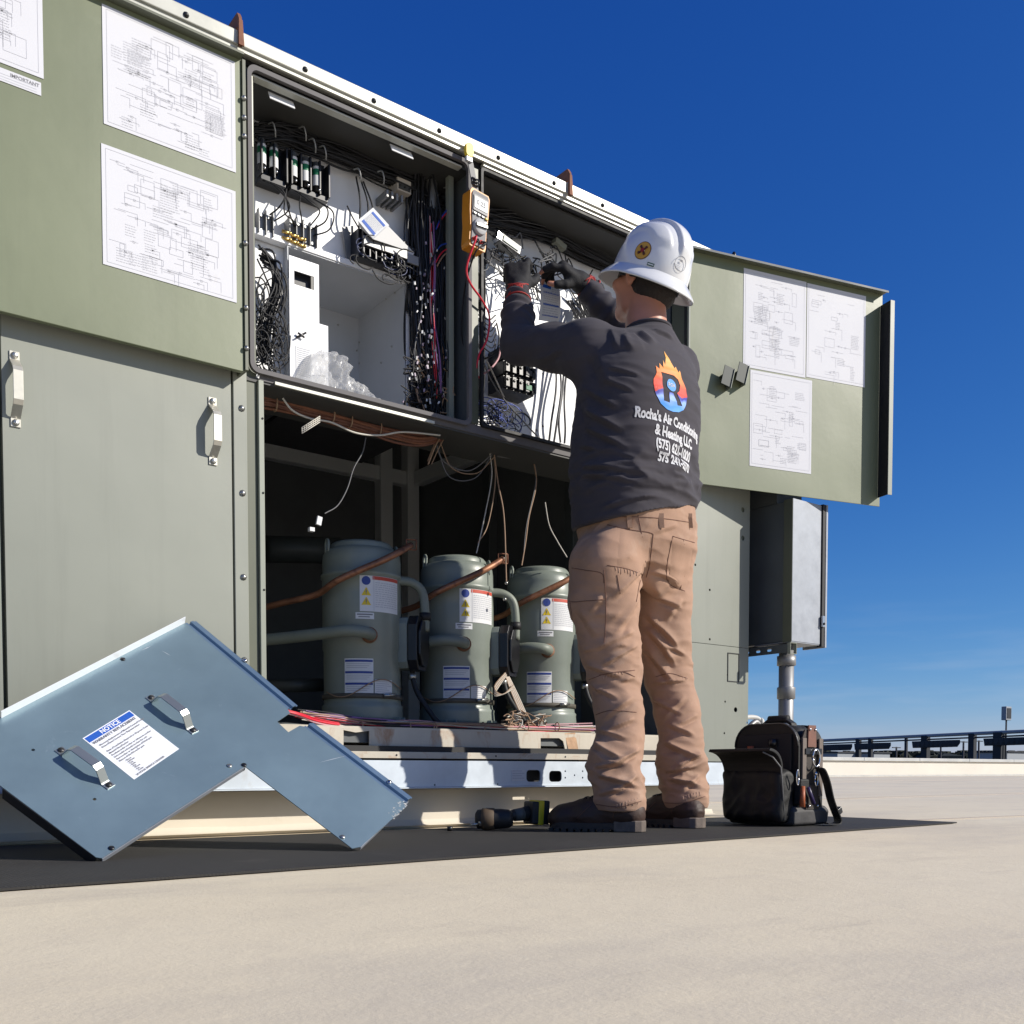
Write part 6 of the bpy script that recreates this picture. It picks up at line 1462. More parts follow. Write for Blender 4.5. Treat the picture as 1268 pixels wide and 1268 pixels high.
# ---- shirt -----------------------------------------------------------------
sd = SDF((1.72, -.62, .88), (2.74, .26, 1.90), .0040)
zb1 = WB[2]
sd.loft([(.885, WB[0] + .0, WB[1] - .004, .196, .166), (.985, WB[0] + .0, WB[1] - .004, .193, .166), (1.03, WB[0] + .002, WB[1] - .006, .194, .168), (1.10, 2.175, -.272, .198, .172), (1.18, 2.178, -.275, .200, .170), (1.26, 2.185, -.280, .203, .162), (1.34, 2.19, -.280, .204, .150), (1.41, 2.195, -.275, .188, .132), (1.46, 2.205, -.270, .140, .105), (1.50, NK[0] - .005, NK[1] - .0, .085, .080)], YAW, .03, 2.3)
CH = np.array([2.19, -.255, 1.40])
sd.cone(NK + np.array([0, -.012, -.07]), NK + np.array([0, -.008, -.012]), .084, .066, .03)
sd.cutplane(NK + np.array([0, 0, -.020]), np.array([.04, .08, .99]))
for sh, el, wr, s_ in ((Lsh, Lel, Lwr, -1), (Rsh, Rel, Rwr, 1)):
    sd.cone(CH + np.array([.07 * s_, -.01, 0]), sh + np.array([0, -.005, -.01 if s_ < 0 else -.03]), .088, .078 if s_ < 0 else .066, .05)
    m1 = sh + (el - sh) * .5
    sd.cone(sh + np.array([0, 0, -.008 if s_ < 0 else -.03]), m1, .079 if s_ < 0 else .066, .062, .04); sd.cone(m1, el, .062, .053, .03); sd.cone(el, el + (wr - el) * .5, .053, .047, .02); sd.cone(el + (wr - el) * .5, wr + (wr - el) * -.10, .047, .037, .02)
sd.cutplane((WB[0], WB[1], .950), (.24, 0, -1))
sV, sF = sd.mesh(); sV = smooth_mesh(sV, sF, 2, .5); rawS = bvh_np(sV, sF)
def base_sh(P):
    z = P[:, 2]; n1 = nvec(P, (7, 7, 24), 1.7); n2 = nvec(P, (16, 16, 50), 9.1); n3 = nvec(P, (4, 4, 9), 5.3)
    wst = np.exp(-((z - 1.04) / .055) ** 2); mid = np.exp(-((z - 1.24) / .12) ** 2)
    fa = np.zeros(len(P))
    for el, wr in ((Lel, Lwr), (Rel, Rwr)):
        ab = wr - el; t = ((P - el) @ ab) / (ab @ ab); dd = np.linalg.norm(P - el - np.outer(np.clip(t, 0, 1), ab), axis=1); fa = fa + np.where((t > .15) & (dd < .075), np.sin((t + .03 * np.sin(P[:, 0] * 60)) * 38) * np.clip((t - .15) * 2, 0, 1), 0)
    rid = lambda n: 1 - np.abs(n) * 2.6
    return .002 * n3 + (.0010 + .0065 * wst + .0006 * mid) * rid(n1) + (.0003 + .0018 * wst + .0001 * mid) * rid(n2) + .0024 * fa
sfolds = foldpx(rawS, [(724, 480, 772, 508, .007, .006), (722, 505, 778, 536, .008, .007), (722, 528, 782, 556, .007, .007), (716, 552, 800, 572, .007, .007), (705, 590, 790, 560, .010, .006), (720, 612, 850, 598, .009, .008), (720, 588, 800, 600, .008, .007), (735, 590, 862, 612, .008, .007),
    (700, 560, 770, 548, .010, .005), (750, 455, 800, 468, .006, .004), (745, 470, 790, 486, .006, .004), (790, 410, 812, 428, .006, .006), (775, 412, 790, 440, .006, .006), (762, 408, 774, 436, .006, .006), (805, 408, 835, 420, .006, .005), (735, 430, 760, 480, .010, .006), (720, 470, 748, 540, .012, .005),
    (700, 430, 660, 450, .010, .004), (780, 606, 864, 590, .006, .006), (740, 632, 820, 612, .007, .006), (720, 578, 790, 584, .007, .006), (700, 618, 770, 606, .008, .006)])
sV = cloth(sV, sF, sfolds, base_sh); sV = smooth_mesh(sV, sF, 1, .15)
shirt = build_np('shirt', sV, sF, SHIRT, person); sB = bvh_np(sV, sF)
# collar and cuffs
m_ = MB(); ring = []
cc = NK + np.array([0, -.008, -.024]); nn3 = np.array([.04, .08, .99]); nn3 /= np.linalg.norm(nn3); e1_ = np.cross(nn3, [0, 1, 0]); e1_ /= np.linalg.norm(e1_); e2_ = np.cross(nn3, e1_)
for k in range(29): a = 2 * math.pi * k / 28; ring.append(Vector(cc + e1_ * .068 * math.cos(a) + e2_ * .070 * math.sin(a)))
m_.tube(ring, .0055, 8); m_.build('collar', SHIRT, shirt)
for el, wr in ((Lel, Lwr), (Rel, Rwr)):
    d_ = Vector(wr - el).normalized(); p = Vector(wr) - d_ * .022; m_ = MB(); m_.tube([p - d_ * .016, p - d_ * .008, p + d_ * .006], [.0385, .0378, .036], 20); m_.build('cuff', SHIRT, shirt)
# ---- prints on the back, wrapped on the cloth by casting along the body's facing direction
pd = Vector((-math.sin(YAW), math.cos(YAW), 0)); pr = Vector((math.cos(YAW), math.sin(YAW), 0))
pc = on_surf(sB, 832, 480, 0)
def back_pt(u, v, off=.0016):
    o = pc + pr * u + Vector((0, 0, v)) - pd * .4; h_ = sB.ray_cast(o, pd)
    if h_[0] is None or h_[3] > .62: return None
    n_ = h_[1] if h_[1].dot(pd) < 0 else -h_[1]
    return h_[0] + n_ * off
def print_mesh(v, f, off, name, m, sub=.006):
    bm = bmesh.new(); vs = [bm.verts.new((a, b, 0)) for a, b, c in v]
    for q in f:
        try: bm.faces.new([vs[i] for i in q])
        except ValueError: pass
    for _ in range(4):
        es = [e for e in bm.edges if e.calc_length() > sub]
        if not es: break
        bmesh.ops.subdivide_edges(bm, edges=es, cuts=1); bmesh.ops.triangulate(bm, faces=bm.faces[:])
    bad = []
    for q in bm.verts:
        p = back_pt(q.co.x, q.co.y, off)
        if p is None: bad.append(q)
        else: q.co = p
    bmesh.ops.delete(bm, geom=bad, context='VERTS')
    bad = [fc for fc in bm.faces if max(e.calc_length() for e in fc.edges) > .03]; bmesh.ops.delete(bm, geom=bad, context='FACES')
    off_ = Vector(person.location); bm.transform(Matrix.Translation(-off_))
    me = bpy.data.meshes.new(name); bm.to_mesh(me); bm.free(); me.materials.append(m); o = bpy.data.objects.new(name, me); C.objects.link(o); o.parent = shirt; return o
PRW = mat('white_shirt_print', (.62, .62, .64), .8)
tl = []
SL = -.10                                                    # the rows sag slightly to the right
for txt, cu_, cv, wd, hh in (("Rocha's Air Conditioning", .006, -.099, .246, .040), ('& Heating LLC', .012, -.139, .155, .040), ('(575) 621-1000', .010, -.177, .150, .038), ('575 241-5570', .013, -.212, .132, .035)):
    v, f = text_mesh(txt, hh, .0016, wd); v = [(a + cu_ , b + cv + a * SL, c) for a, b, c in v]; print_mesh(v, f, .0016, 'shirt_lettering', PRW)
def logo_gradient():
    m = bpy.data.materials.new('flame_print'); m.use_nodes = True; t = m.node_tree; b = t.nodes['Principled BSDF']; b.inputs['Roughness'].default_value = .6
    co = t.nodes.new('ShaderNodeTexCoord'); sp2 = t.nodes.new('ShaderNodeSeparateXYZ'); t.links.new(co.outputs['Object'], sp2.inputs[0])
    mr = t.nodes.new('ShaderNodeMapRange'); z0 = pc.z - person.location.z; mr.inputs['From Min'].default_value = z0 - .07; mr.inputs['From Max'].default_value = z0 + .095
    n = t.nodes.new('ShaderNodeTexNoise'); n.inputs['Scale'].default_value = 22; ad = t.nodes.new('ShaderNodeMath'); ad.operation = 'MULTIPLY_ADD'; ad.inputs[1].default_value = .045; t.links.new(co.outputs['Object'], n.inputs['Vector']); t.links.new(n.outputs[0], ad.inputs[0]); t.links.new(sp2.outputs['Z'], ad.inputs[2]); t.links.new(ad.outputs[0], mr.inputs[0])
    cr = t.nodes.new('ShaderNodeValToRGB'); cr.color_ramp.elements[0].color = (.03, .30, .70, 1); cr.color_ramp.elements[1].color = (.80, .38, .08, 1)
    for p_, c_ in ((.22, (.02, .25, .75, 1)), (.36, (.25, .40, .85, 1)), (.42, (.01, .02, .35, 1)), (.455, (.02, .02, .30, 1)), (.46, (.60, .03, .02, 1)), (.62, (.75, .06, .02, 1)), (.80, (.85, .22, .03, 1))): e = cr.color_ramp.elements.new(p_); e.color = c_
    t.links.new(mr.outputs[0], cr.inputs[0]); t.links.new(cr.outputs[0], b.inputs['Base Color']); return m
fl = [(0, .112), (.010, .085), (.022, .062), (.030, .070), (.034, .052), (.044, .062), (.050, .035), (.064, .012), (.066, -.012), (.060, -.035), (.045, -.055), (.022, -.067), (0, -.070), (-.022, -.067), (-.045, -.055), (-.060, -.035), (-.066, -.012), (-.064, .012), (-.052, .034), (-.050, .054), (-.040, .046), (-.034, .066), (-.024, .052), (-.018, .078), (-.014, .064), (-.006, .088)]
Rl = [(-.036, -.045), (-.036, .038), (.012, .038), (.030, .030), (.036, .014), (.030, -.004), (.018, -.012), (.040, -.045), (.018, -.048), (.002, -.016), (-.014, -.016), (-.014, -.047)]
m_ = MB(); m_.plate(fl, [], .0001, Matrix.Identity(4)); half = [tuple(p) for p in m_.v]
def flat(outl, holes=[]):
    cu_ = bpy.data.curves.new('t', 'CURVE'); cu_.dimensions = '2D'; cu_.fill_mode = 'BOTH'
    for lp in [outl] + holes:
        s_ = cu_.splines.new('POLY'); s_.points.add(len(lp) - 1)
        for i, p in enumerate(lp): s_.points[i].co = (p[0], p[1], 0, 1)
        s_.use_cyclic_u = True
    o = bpy.data.objects.new('t', cu_); C.objects.link(o); me = bpy.data.meshes.new_from_object(o, depsgraph=bpy.context.evaluated_depsgraph_get())
    v = [tuple(q.co) for q in me.vertices]; f = [tuple(p.vertices) for p in me.polygons]; bpy.data.objects.remove(o); bpy.data.meshes.remove(me); bpy.data.curves.remove(cu_); return v, f
v, f = flat(fl, [Rl]); print_mesh(v, f, .0014, 'flame_logo', logo_gradient(), .007)
v, f = flat(circ(-.002, .006, .018, 20)); print_mesh(v, f, .0015, 'logo_disc', mat('logo_blue', (.03, .25, .65), .6), .007)
v, f = text_mesh('ROA', .014, .0004, .026); v = [(a - .002, b + .006, c) for a, b, c in v]; print_mesh(v, f, .0022, 'logo_letters', PRW)

# ---- gloves ------------------------------------------------------------------
for H_, wch, nm in ((HL, (3, 3, 3, 3, 3), 'left'), (HR, (2, 2, 3, 3, 2), 'right')):
    c = H_['wr'] + (H_['Ydir'] / np.linalg.norm(H_['Ydir'])) * .06; sd = SDF(c - .16, c + .16, .0026)
    tips, P = make_hand(sd, off=.0024, which=wch, **H_)
    yd = H_['Ydir'] / np.linalg.norm(H_['Ydir']); sd.cone(H_['wr'] - yd * .045, H_['wr'] + yd * .01, .0385, .032, .01)
    gV, gF = sd.mesh(); gV = smooth_mesh(gV, gF, 1, .4); N = vnormals(gV, gF); gV = gV + N * (nvec(gV, (60, 60, 60)) * .0010)[:, None]
    gl = build_np('glove', gV, gF, GLOVE, person)
    dn_ = np.array(H_['Dors'], float); dn_ -= yd * (dn_ @ yd); dn_ /= np.linalg.norm(dn_); td = np.cross(yd, dn_) * (1 if H_['left'] else -1)
    m_ = MB()                                                # red cuff trim, strap and knuckle marks
    for o_, r_ in ((-.040, .0395), (-.004, .0345)):
        m_.tube([Vector(H_['wr'] + yd * o_ + td * r_ * math.cos(a) + dn_ * r_ * math.sin(a)) for a in [2 * math.pi * k / 20 for k in range(21)]], .0028, 6)
    gb = bvh_np(gV, gF)
    def gp(t, y):
        o = Vector(P(t, y, .12)); h_ = gb.ray_cast(o, Vector(-dn_)); return (h_[0] + Vector(dn_) * .0012) if h_[0] is not None else None
    for seg in (((-.030, -.035), (.034, .008)), ((.034, -.035), (-.030, .006))):
        pts = [gp(seg[0][0] + (seg[1][0] - seg[0][0]) * k / 8, seg[0][1] + (seg[1][1] - seg[0][1]) * k / 8) for k in range(9)]; pts = [q for q in pts if q is not None]
        if len(pts) > 3: m_.tube(pts, .0024, 5)
    m_.build('glove_trim', GLOVER, gl)
    v, f = text_mesh('GLOVE' if False else 'ION', .020, .0008, .034); q = []; ok = True
    for a, b, c_ in v:
        p = gp((a if H_['left'] else -a), -.014 + b)
        if p is None: ok = False; break
        q.append(p)
    if ok: m_ = MB(); m_.add(q, f); m_.build('glove_lettering', GLOVER, gl)
# ---- boots ----------------------------------------------------------------------
def boot(heel, toe, an, nm):
    heel = np.array(heel, float); toe = np.array(toe, float); f = toe - heel; L_ = np.linalg.norm(f); f /= L_; r_ = np.array([f[1], -f[0], 0]); P = lambda a, s_, z: heel + f * a * L_ + r_ * s_ + np.array([0, 0, z])
    sd = SDF(np.minimum(heel, toe) - .09, np.maximum(heel, toe) + np.array([.09, .09, .22]), .0032)
    sd.cone(P(.14, 0, .056), P(.60, 0, .056), .038, .042, .02); sd.cone(P(.60, 0, .054), P(.82, .004, .046), .046, .040, .02); sd.ell(P(.84, .002, .042), (.047, .050, .034), (r_, f, np.array([0, 0, 1])), .02)
    sd.cone(P(.20, 0, .075), np.array([an[0], an[1], .150]), .038, .036, .03); sd.cone(P(.48, 0, .070), P(.32, 0, .100), .034, .032, .03)
    sd.cutplane((0, 0, GZ + .018), (0, 0, -1)); V_, F = sd.mesh(); V_ = smooth_mesh(V_, F, 2, .4); N = vnormals(V_, F); V_ = V_ + N * ((1 - np.abs(nvec(V_, (22, 22, 40))) * 2.5) * .0016)[:, None]
    b_ = build_np('boot', V_, F, BOOT, person); bb = bvh_np(V_, F)
    # sole: outline lofted, heel block, tread lugs
    ol = []
    for k in range(36):
        a = 2 * math.pi * k / 36; u = .5 + .5 * math.cos(a) * 1.0; s_ = math.sin(a); wd = np.interp(u, [0, .12, .35, .55, .78, .92, 1], [.0, .036, .036, .044, .052, .040, .0]); wd = max(wd, .006)
        ol.append((.0 + u * 1.0, wd * (1 if s_ >= 0 else -1) * min(1, abs(s_) * 3)))
    m_ = MB(); m_.prism([Vector(P(u, s_, GZ + .006)) for u, s_ in ol], (0, 0, .020)); m_.build('sole', SOLE, b_, .003)
    hl_ = [(.0, 0), (.02, .026), (.08, .037), (.30, .037), (.30, -.037), (.08, -.037), (.02, -.026)]
    m_ = MB(); m_.prism([Vector(P(u, s_, GZ + .0)) for u, s_ in hl_], (0, 0, .034)); m_.build('heel', SOLE2, b_, .004)
    m_ = MB()
    for i in range(9):
        u = .36 + i * .072; wd = np.interp(u, [.3, .55, .78, .92, 1], [.036, .043, .050, .042, .02])
        for s2 in (-1, 1): c = P(u, s2 * wd, GZ + .004); m_.M = Matrix.Translation(c) @ Matrix.Rotation(math.atan2(f[1], f[0]), 4, 'Z'); m_.box(-.007, .007, -.006, .006, -.004, .006)
    m_.M = Matrix.Identity(4); m_.build('tread_lug', SOLE, b_, stuff=True)
    m_ = MB()                                                # laces and eyelets
    for i in range(5):
        u = .62 - i * .065; z = .12
        for a, b in ((-.020, .020), (.020, -.020)):
            pts = []
            for k in range(6):
                s_ = a + (b - a) * k / 5; uu_ = u - .03 * k / 5; h_ = bb.ray_cast(Vector(P(uu_, s_, .30)), Vector((0, 0, -1)))
                if h_[0] is not None: pts.append(h_[0] + Vector((0, 0, .0015)))
            if len(pts) > 2: m_.tube(pts, .0018, 5)
    m_.build('boot_lace', BLACK, b_, stuff=True)
    m_ = MB(); c = Vector((an[0], an[1], .168)); m_.tube([c + Vector((.044 * math.cos(a), .044 * math.sin(a), .004 * math.sin(2 * a))) for a in [2 * math.pi * k / 24 for k in range(25)]], .0065, 8); m_.build('boot_collar', BLACK, b_)
    # side stitching
    m_ = MB()
    for s2 in (-1, 1):
        for z0, u0, z1, u1 in ((.05, .30, .13, .22), (.10, .02, .10, .30), (.045, .66, .085, .52)):
            pts = []
            for k in range(8):
                t = k / 7; u = u0 + (u1 - u0) * t; z = z0 + (z1 - z0) * t; h_ = bb.ray_cast(Vector(P(u, s2 * .2, z)), Vector(-r_ * s2))
                if h_[0] is not None: pts.append(h_[0] + Vector(r_ * s2) * .0006)
            if len(pts) > 3: m_.tube(pts, .0011, 4)
    m_.build('boot_stitching', SEAM, b_, stuff=True); return b_
boot(LHE - np.array([0, 0, GZ]), LTO - np.array([0, 0, GZ]), Lan, 'l'); boot(RHE - np.array([0, 0, GZ]), RTO - np.array([0, 0, GZ]), Ran, 'r')

# ---- hard hat ---------------------------------------------------------------------
hp_ = R(25); Fb = np.array([-math.sin(hy) * math.cos(hp_), math.cos(hy) * math.cos(hp_), math.sin(hp_)]); Rb = Rh.copy(); tilt = R(-3); Ub = np.cross(Rb, Fb); Rb, Ub = Rb * math.cos(tilt) + Ub * math.sin(tilt), Ub * math.cos(tilt) - Rb * math.sin(tilt)
HO = WV(804, 345, -.255) + Ub * .004
def hat_pt(th, ph, extra=0.0):
    """th azimuth (0 = front), ph 0 at rim .. 90 deg crown"""
    a, b, hgt = .107, .130, .150
    cx, cy = math.sin(th), math.cos(th); c = math.cos(ph) ** .82; s_ = math.sin(ph) ** .96
    x, y, z = a * cx * c, b * cy * c, hgt * s_
    wr_ = abs(x); sm_ = lambda e0, e1, v: (lambda t: t * t * (3 - 2 * t))(min(1, max(0, (v - e0) / (e1 - e0))))
    band = 1 - sm_(.020, .029, wr_); up_ = sm_(.30, .62, z / hgt); d = .011 * band * up_
    side = (sm_(.045, .054, wr_) * (1 - sm_(.078, .088, wr_))) * sm_(.42, .62, z / hgt) * (1 - sm_(.82, .95, z / hgt)); d += .0055 * side
    n_ = Vector((x / a ** 2, y / b ** 2, z / hgt ** 2)).normalized(); d += extra
    return Vector((x, y, z)) + n_ * d
def hw_(v): return Vector(HO + Rb * v[0] + Fb * v[1] + Ub * v[2])
m_ = MB(); nt_, np_ = 160, 60; v = []
for j in range(np_ + 1):
    ph = math.pi / 2 * j / np_
    for i in range(nt_): v.append(hw_(hat_pt(2 * math.pi * i / nt_, min(ph, math.pi / 2 - 1e-3))))
f = [(j * nt_ + i, j * nt_ + (i + 1) % nt_, (j + 1) * nt_ + (i + 1) % nt_, (j + 1) * nt_ + i) for j in range(np_) for i in range(nt_)]; f.append(tuple(np_ * nt_ + i for i in range(nt_)))
m_.add(v, f, 0, True)
helmet = m_.build('hard_hat', HELM, person)
m_ = MB(); v = []                                             # full brim, rolled edge, underside
def brim(th):
    fr = max(0, math.cos(th)); bk = max(0, -math.cos(th)); return .028 + .012 * fr ** 1.5 + .010 * bk ** 1.5
prof = [(-.05, .006, 0), (.10, .0005, 0), (.4, -.006, 0), (.75, -.0145, 0), (.95, -.020, 0), (1.0, -.0225, 0), (.99, -.0255, 0), (.92, -.024, 0), (.5, -.0125, 0), (0, -.005, 0), (-.15, -.004, 0)]
for (q, dz, _) in prof:
    for i in range(nt_):
        th = 2 * math.pi * i / nt_; cx, cy = math.sin(th), math.cos(th); n_ = Vector((cx / .106, cy / .128, 0)).normalized(); p = Vector((.106 * cx, .128 * cy, 0)) + n_ * brim(th) * q
        p.z = dz * (1.25 + .2 * abs(math.cos(th))) - .006 * max(0, math.cos(th)) * q; v.append(hw_(p))
f = [(j * nt_ + i, (j + 1) * nt_ + i, (j + 1) * nt_ + (i + 1) % nt_, j * nt_ + (i + 1) % nt_) for j in range(len(prof) - 1) for i in range(nt_)]; m_.add(v, f, 0, True); m_.build('brim', HELM, helmet)
hatB = None
_hv = [hw_(hat_pt(2 * math.pi * i / 80, min(math.pi / 2 * j / 40, 1.569))) for j in range(41) for i in range(80)]; hatB = BVHTree.FromPolygons(_hv, [(j * 80 + i, j * 80 + (i + 1) % 80, (j + 1) * 80 + (i + 1) % 80, (j + 1) * 80 + i) for j in range(40) for i in range(80)])
def decal(px, py, shapes, name, mats_):
    c = on_surf(hatB, px, py, 0); 
    if c is None: return
    n_ = None; h_ = hatB.ray_cast(CAM, ray(px, py).normalized()); n_ = h_[1] if h_[1].dot(ray(px, py)) < 0 else -h_[1]
    upw = Vector(Ub); ex = upw.cross(n_).normalized(); ey = n_.cross(ex); m_ = MB()
    for li, (poly, mi) in enumerate(shapes):
        pts = []
        for a, b in poly:
            o = c + ex * a + ey * b + n_ * .03; hh_ = hatB.ray_cast(o, -n_); pts.append((hh_[0] if hh_[0] is not None else c) + n_ * (.0012 + .0005 * min(li, 6)))
        cen = sum(pts, Vector()) / len(pts); m_.add([cen] + pts, [(0, 1 + k, 1 + (k + 1) % len(pts)) for k in range(len(pts))], mi, True)
    m_.build(name, mats_, helmet)
def rbar(a0, L_, w_): c, s_ = math.cos(a0), math.sin(a0); return [(c * a - s_ * b, s_ * a + c * b) for a, b in ((-L_, -w_), (L_, -w_), (L_, w_), (-L_, w_))]
decal(796, 310, [(circ(0, 0, .0265, 28), 1), (circ(0, 0, .0245, 28), 0), (rbar(.8, .017, .003), 1), (rbar(2.37, .017, .003), 1), (circ(0, 0, .0065, 14), 2), (circ(-.009, .009, .004, 8), 1), (circ(.009, .009, .004, 8), 1), (circ(.009, -.009, .004, 8), 1), (circ(-.009, -.009, .004, 8), 1)], 'round_sticker', [mat('sticker_orange', (.62, .33, .04), .5), mat('sticker_brown', (.10, .03, .01), .5), mat('sticker_red', (.30, .02, .01), .5)])
def arc(r0, r1, a0, a1, n=14): return [(r1 * math.cos(a0 + (a1 - a0) * k / n), r1 * math.sin(a0 + (a1 - a0) * k / n)) for k in range(n + 1)] + [(r0 * math.cos(a1 - (a1 - a0) * k / n), r0 * math.sin(a1 - (a1 - a0) * k / n)) for k in range(n + 1)]
def arcs(r0, r1, a0, a1, mi, n=6): return [(arc(r0, r1, a0 + (a1 - a0) * k / n, a0 + (a1 - a0) * (k + 1) / n, 2), mi) for k in range(n)]
decal(842, 327, arcs(.0178, .0205, 3.3, 4.9, 0) + arcs(.0190, .0205, 4.9, 6.0, 0, 6) + arcs(.0178, .0205, 6.0, 8.0, 0, 8) + arcs(.019, .0205, 8.0, 9.5, 0) + [(rbar(0, .009, .0007), 1), ([(a, b - .004) for a, b in rbar(0, .008, .0007)], 1), ([(a, b - .008) for a, b in rbar(0, .007, .0007)], 1), (rbar(0, .0001, .0001), 0), ([(a, b + .008) for a, b in rbar(0, .004, .003)], 0)], 'round_logo', [INK2, INK])
decal(806, 327, [(rbar(0, .013, .0085), 0), ([(a, b - .0015) for a, b in rbar(0, .011, .0045)], 1), ([(a, b - .0015) for a, b in rbar(0, .009, .0015)], 0)], 'small_label', [LABEL, mat('label_green', (.03, .10, .06), .5)])
# ratchet band and headband seen under the rim, chin loop
m_ = MB(); pts = [hw_((.086 * math.sin(a), .106 * math.cos(a) - .004, -.016)) for a in [2 * math.pi * k / 30 for k in range(31)]]; m_.strap(pts, Ub, .022, .003); m_.build('headband', mat('black_band', (.02, .02, .02), .6), helmet)
# glasses temple over the left ear
m_ = MB(); m_.tube([Vector(HD(-.076, -.012, .012)), Vector(HD(-.078, .03, .016)), Vector(HD(-.070, .088, .016))], .0024, 6); m_.tube([Vector(HD(-.076, -.012, .012)), Vector(HD(-.074, -.024, -.006))], .0024, 6); m_.build('glasses_temple', BLACKG, person)
person.location.y += DY; CAM = CAM_UNIT
# ================================================================== MULTIMETER
mc0 = W(588, 276, -.035); mt = thing('multimeter', 'orange and grey multimeter hanging by a yellow hooked strap on the divider post', 'multimeter', tuple(mc0))
MM = Matrix.Translation(mc0) @ Matrix.Rotation(R(3), 4, 'Z') @ Matrix.Rotation(R(4), 4, 'Y')
wM = .038; hM = .088
def mmb(): m_ = MB(); m_.M = MM.copy(); return m_
def mplate(ol, y0, th, holes=[]): m_ = mmb(); Mx = MM @ Matrix.Translation((0, y0, 0)) @ XZ; m2 = MB(); m2.plate(ol, holes, th, Mx); return m2
ol = [(-wM, hM - .01), (-wM + .006, hM), (wM - .006, hM), (wM, hM - .01), (wM * .96, .02), (wM * .84, -.02), (wM * .86, -hM + .012), (wM * .78, -hM), (-wM * .78, -hM), (-wM * .86, -hM + .012), (-wM * .84, -.02), (-wM * .96, .02)]
il = [(a * .84, b * .93) for a, b in ol]
mplate(ol, 0, .040).build('holster', ORANGE, mt, .004)
mplate(il, -.021, .006).build('face', METERG, mt, .0015)
mplate(rrect(-.028, .028, .020, .068, .003), -.0255, .003).build('display_bezel', mat('bezel_grey', (.16, .16, .17), .5), mt, .0008)
sc_ = mplate(rrect(-.025, .025, .028, .062, .002), -.0278, .0012).build('display', LCD, mt)
v, f = text_mesh('0.25', .020, .0004, .034); m_ = mmb(); m_.add([(a, -.0289, .046 + b) for a, b, c in v], f); m_.build('display_digits', INK2, mt)
m_ = mmb()
for i in range(4): m_.box(-.027 + i * .0155, -.017 + i * .0155, -.029, -.024, .008, .0135, 1 if i == 3 else 0)
m_.box(.016, .027, -.029, -.024, -.006, -.001, 0); m_.build('button_row', [BLACKG, YEL], mt, .0008)
m_ = mmb(); c = (0, -.024, -.024); m_.M = MM @ Matrix.Translation(c); m_.lathe([(.0245, 0), (.0240, -.008), (.022, -.0095), (.0001, -.0100)], 26, axis='y'); m_.build('dial', mat('dial_grey', (.42, .42, .42), .4), mt)
m_ = mmb(); m_.M = MM @ Matrix.Translation((0, -.0345, -.024)) @ Matrix.Rotation(R(-8), 4, 'Y'); m_.box(-.022, .022, -.006, .0, -.005, .005); m_.build('dial_pointer', BLACKG, mt, .001)
m_ = mmb()
for i, cc in enumerate((-.021, -.007, .007, .021)): m_.M = MM @ Matrix.Translation((cc, -.0245, -.068)); m_.lathe([(.0055, 0), (.0055, -.006), (.003, -.006), (.0029, -.002)], 12, axis='y', mi=i % 2)
m_.build('input_jack', [mat('red_plastic', (.5, .03, .02), .4), BLACKG], mt)
# strap with buckle, yellow hook over the rim
top = MM @ Vector((0, 0, hM)); hk = W(580, 188, -.045)
m_ = MB(); m_.strap([top + Vector((0, -.002, -.002)), top.lerp(hk, .35), top.lerp(hk, .75), hk + Vector((.002, .004, -.016))], (1, 0, 0), .020, .0035); m_.build('strap', GREYW, mt)
m_ = MB(); bc = top.lerp(hk, .28)
for z_ in (-.009, 0, .009): m_.tube([bc + Vector((-.013, -.006, z_)), bc + Vector((.013, -.006, z_))], .0028, 6)
for x_ in (-.013, .013): m_.tube([bc + Vector((x_, -.006, -.009)), bc + Vector((x_, -.006, .009))], .0028, 6)
m_.build('strap_buckle', BLACKG, mt)
m_ = MB(); m_.M = Matrix.Translation(hk + Vector((0, 0, -.004))); m_.plate(rrect(-.013, .013, -.018, .018, .009), [], .010, m_.M @ XZ) if False else None
m_ = MB(); m_.plate(rrect(-.0135, .0135, -.020, .020, .010), [], .012, Matrix.Translation(hk + Vector((.001, -.002, .004))) @ XZ); m_.build('magnet_hook', YEL, mt, .003)
m_ = MB(); m_.box(hk.x - .010, hk.x + .012, hk.y - .006, hk.y + .006, hk.z - .030, hk.z - .016); m_.build('strap_clip', mat('clear_clip', (.55, .56, .56), .3), mt, .001)
# test leads
jr = MM @ Vector((-.021, -.030, -.068)); jb = MM @ Vector((.007, -.030, -.068))
ld = MB(); wire(ld, [jr, jr + Vector((-.008, -.02, -.012)), W(578, 330, -.06), W(582, 350, -.05), W(597, 372, -.03), W(606, 392, -.02), W(603, 420, -.02), W(593, 440, -.01), W(590, 462, .0), W(596, 470, .04)], .0032, 8, 0, 9)
o = ld.build('red_test_lead', REDW); tag(o, 'red test lead looping down from the multimeter along the divider post', 'test lead')
ld = MB(); wire(ld, [W(655, 345, -.02), W(640, 362, -.07), W(632, 378, -.06), W(636, 362, -.075), W(650, 352, -.07), W(662, 338, -.05)], .0026, 8, 0, 8)
ld = MB(); wire(ld, [jb, jb + Vector((.004, -.02, -.01)), jb + Vector((-.012, -.02, -.024)), jb + Vector((-.03, -.004, -.05)), W(575, 360, .03), W(572, 420, .06), W(590, 444, .03), W(612, 438, .02), W(618, 420, .03), W(615, 400, .06)], .0026, 7, 0, 8)
o = ld.build('black_test_lead', BLACK); tag(o, 'thin black test lead drooping below the multimeter and into the right bay', 'test lead')

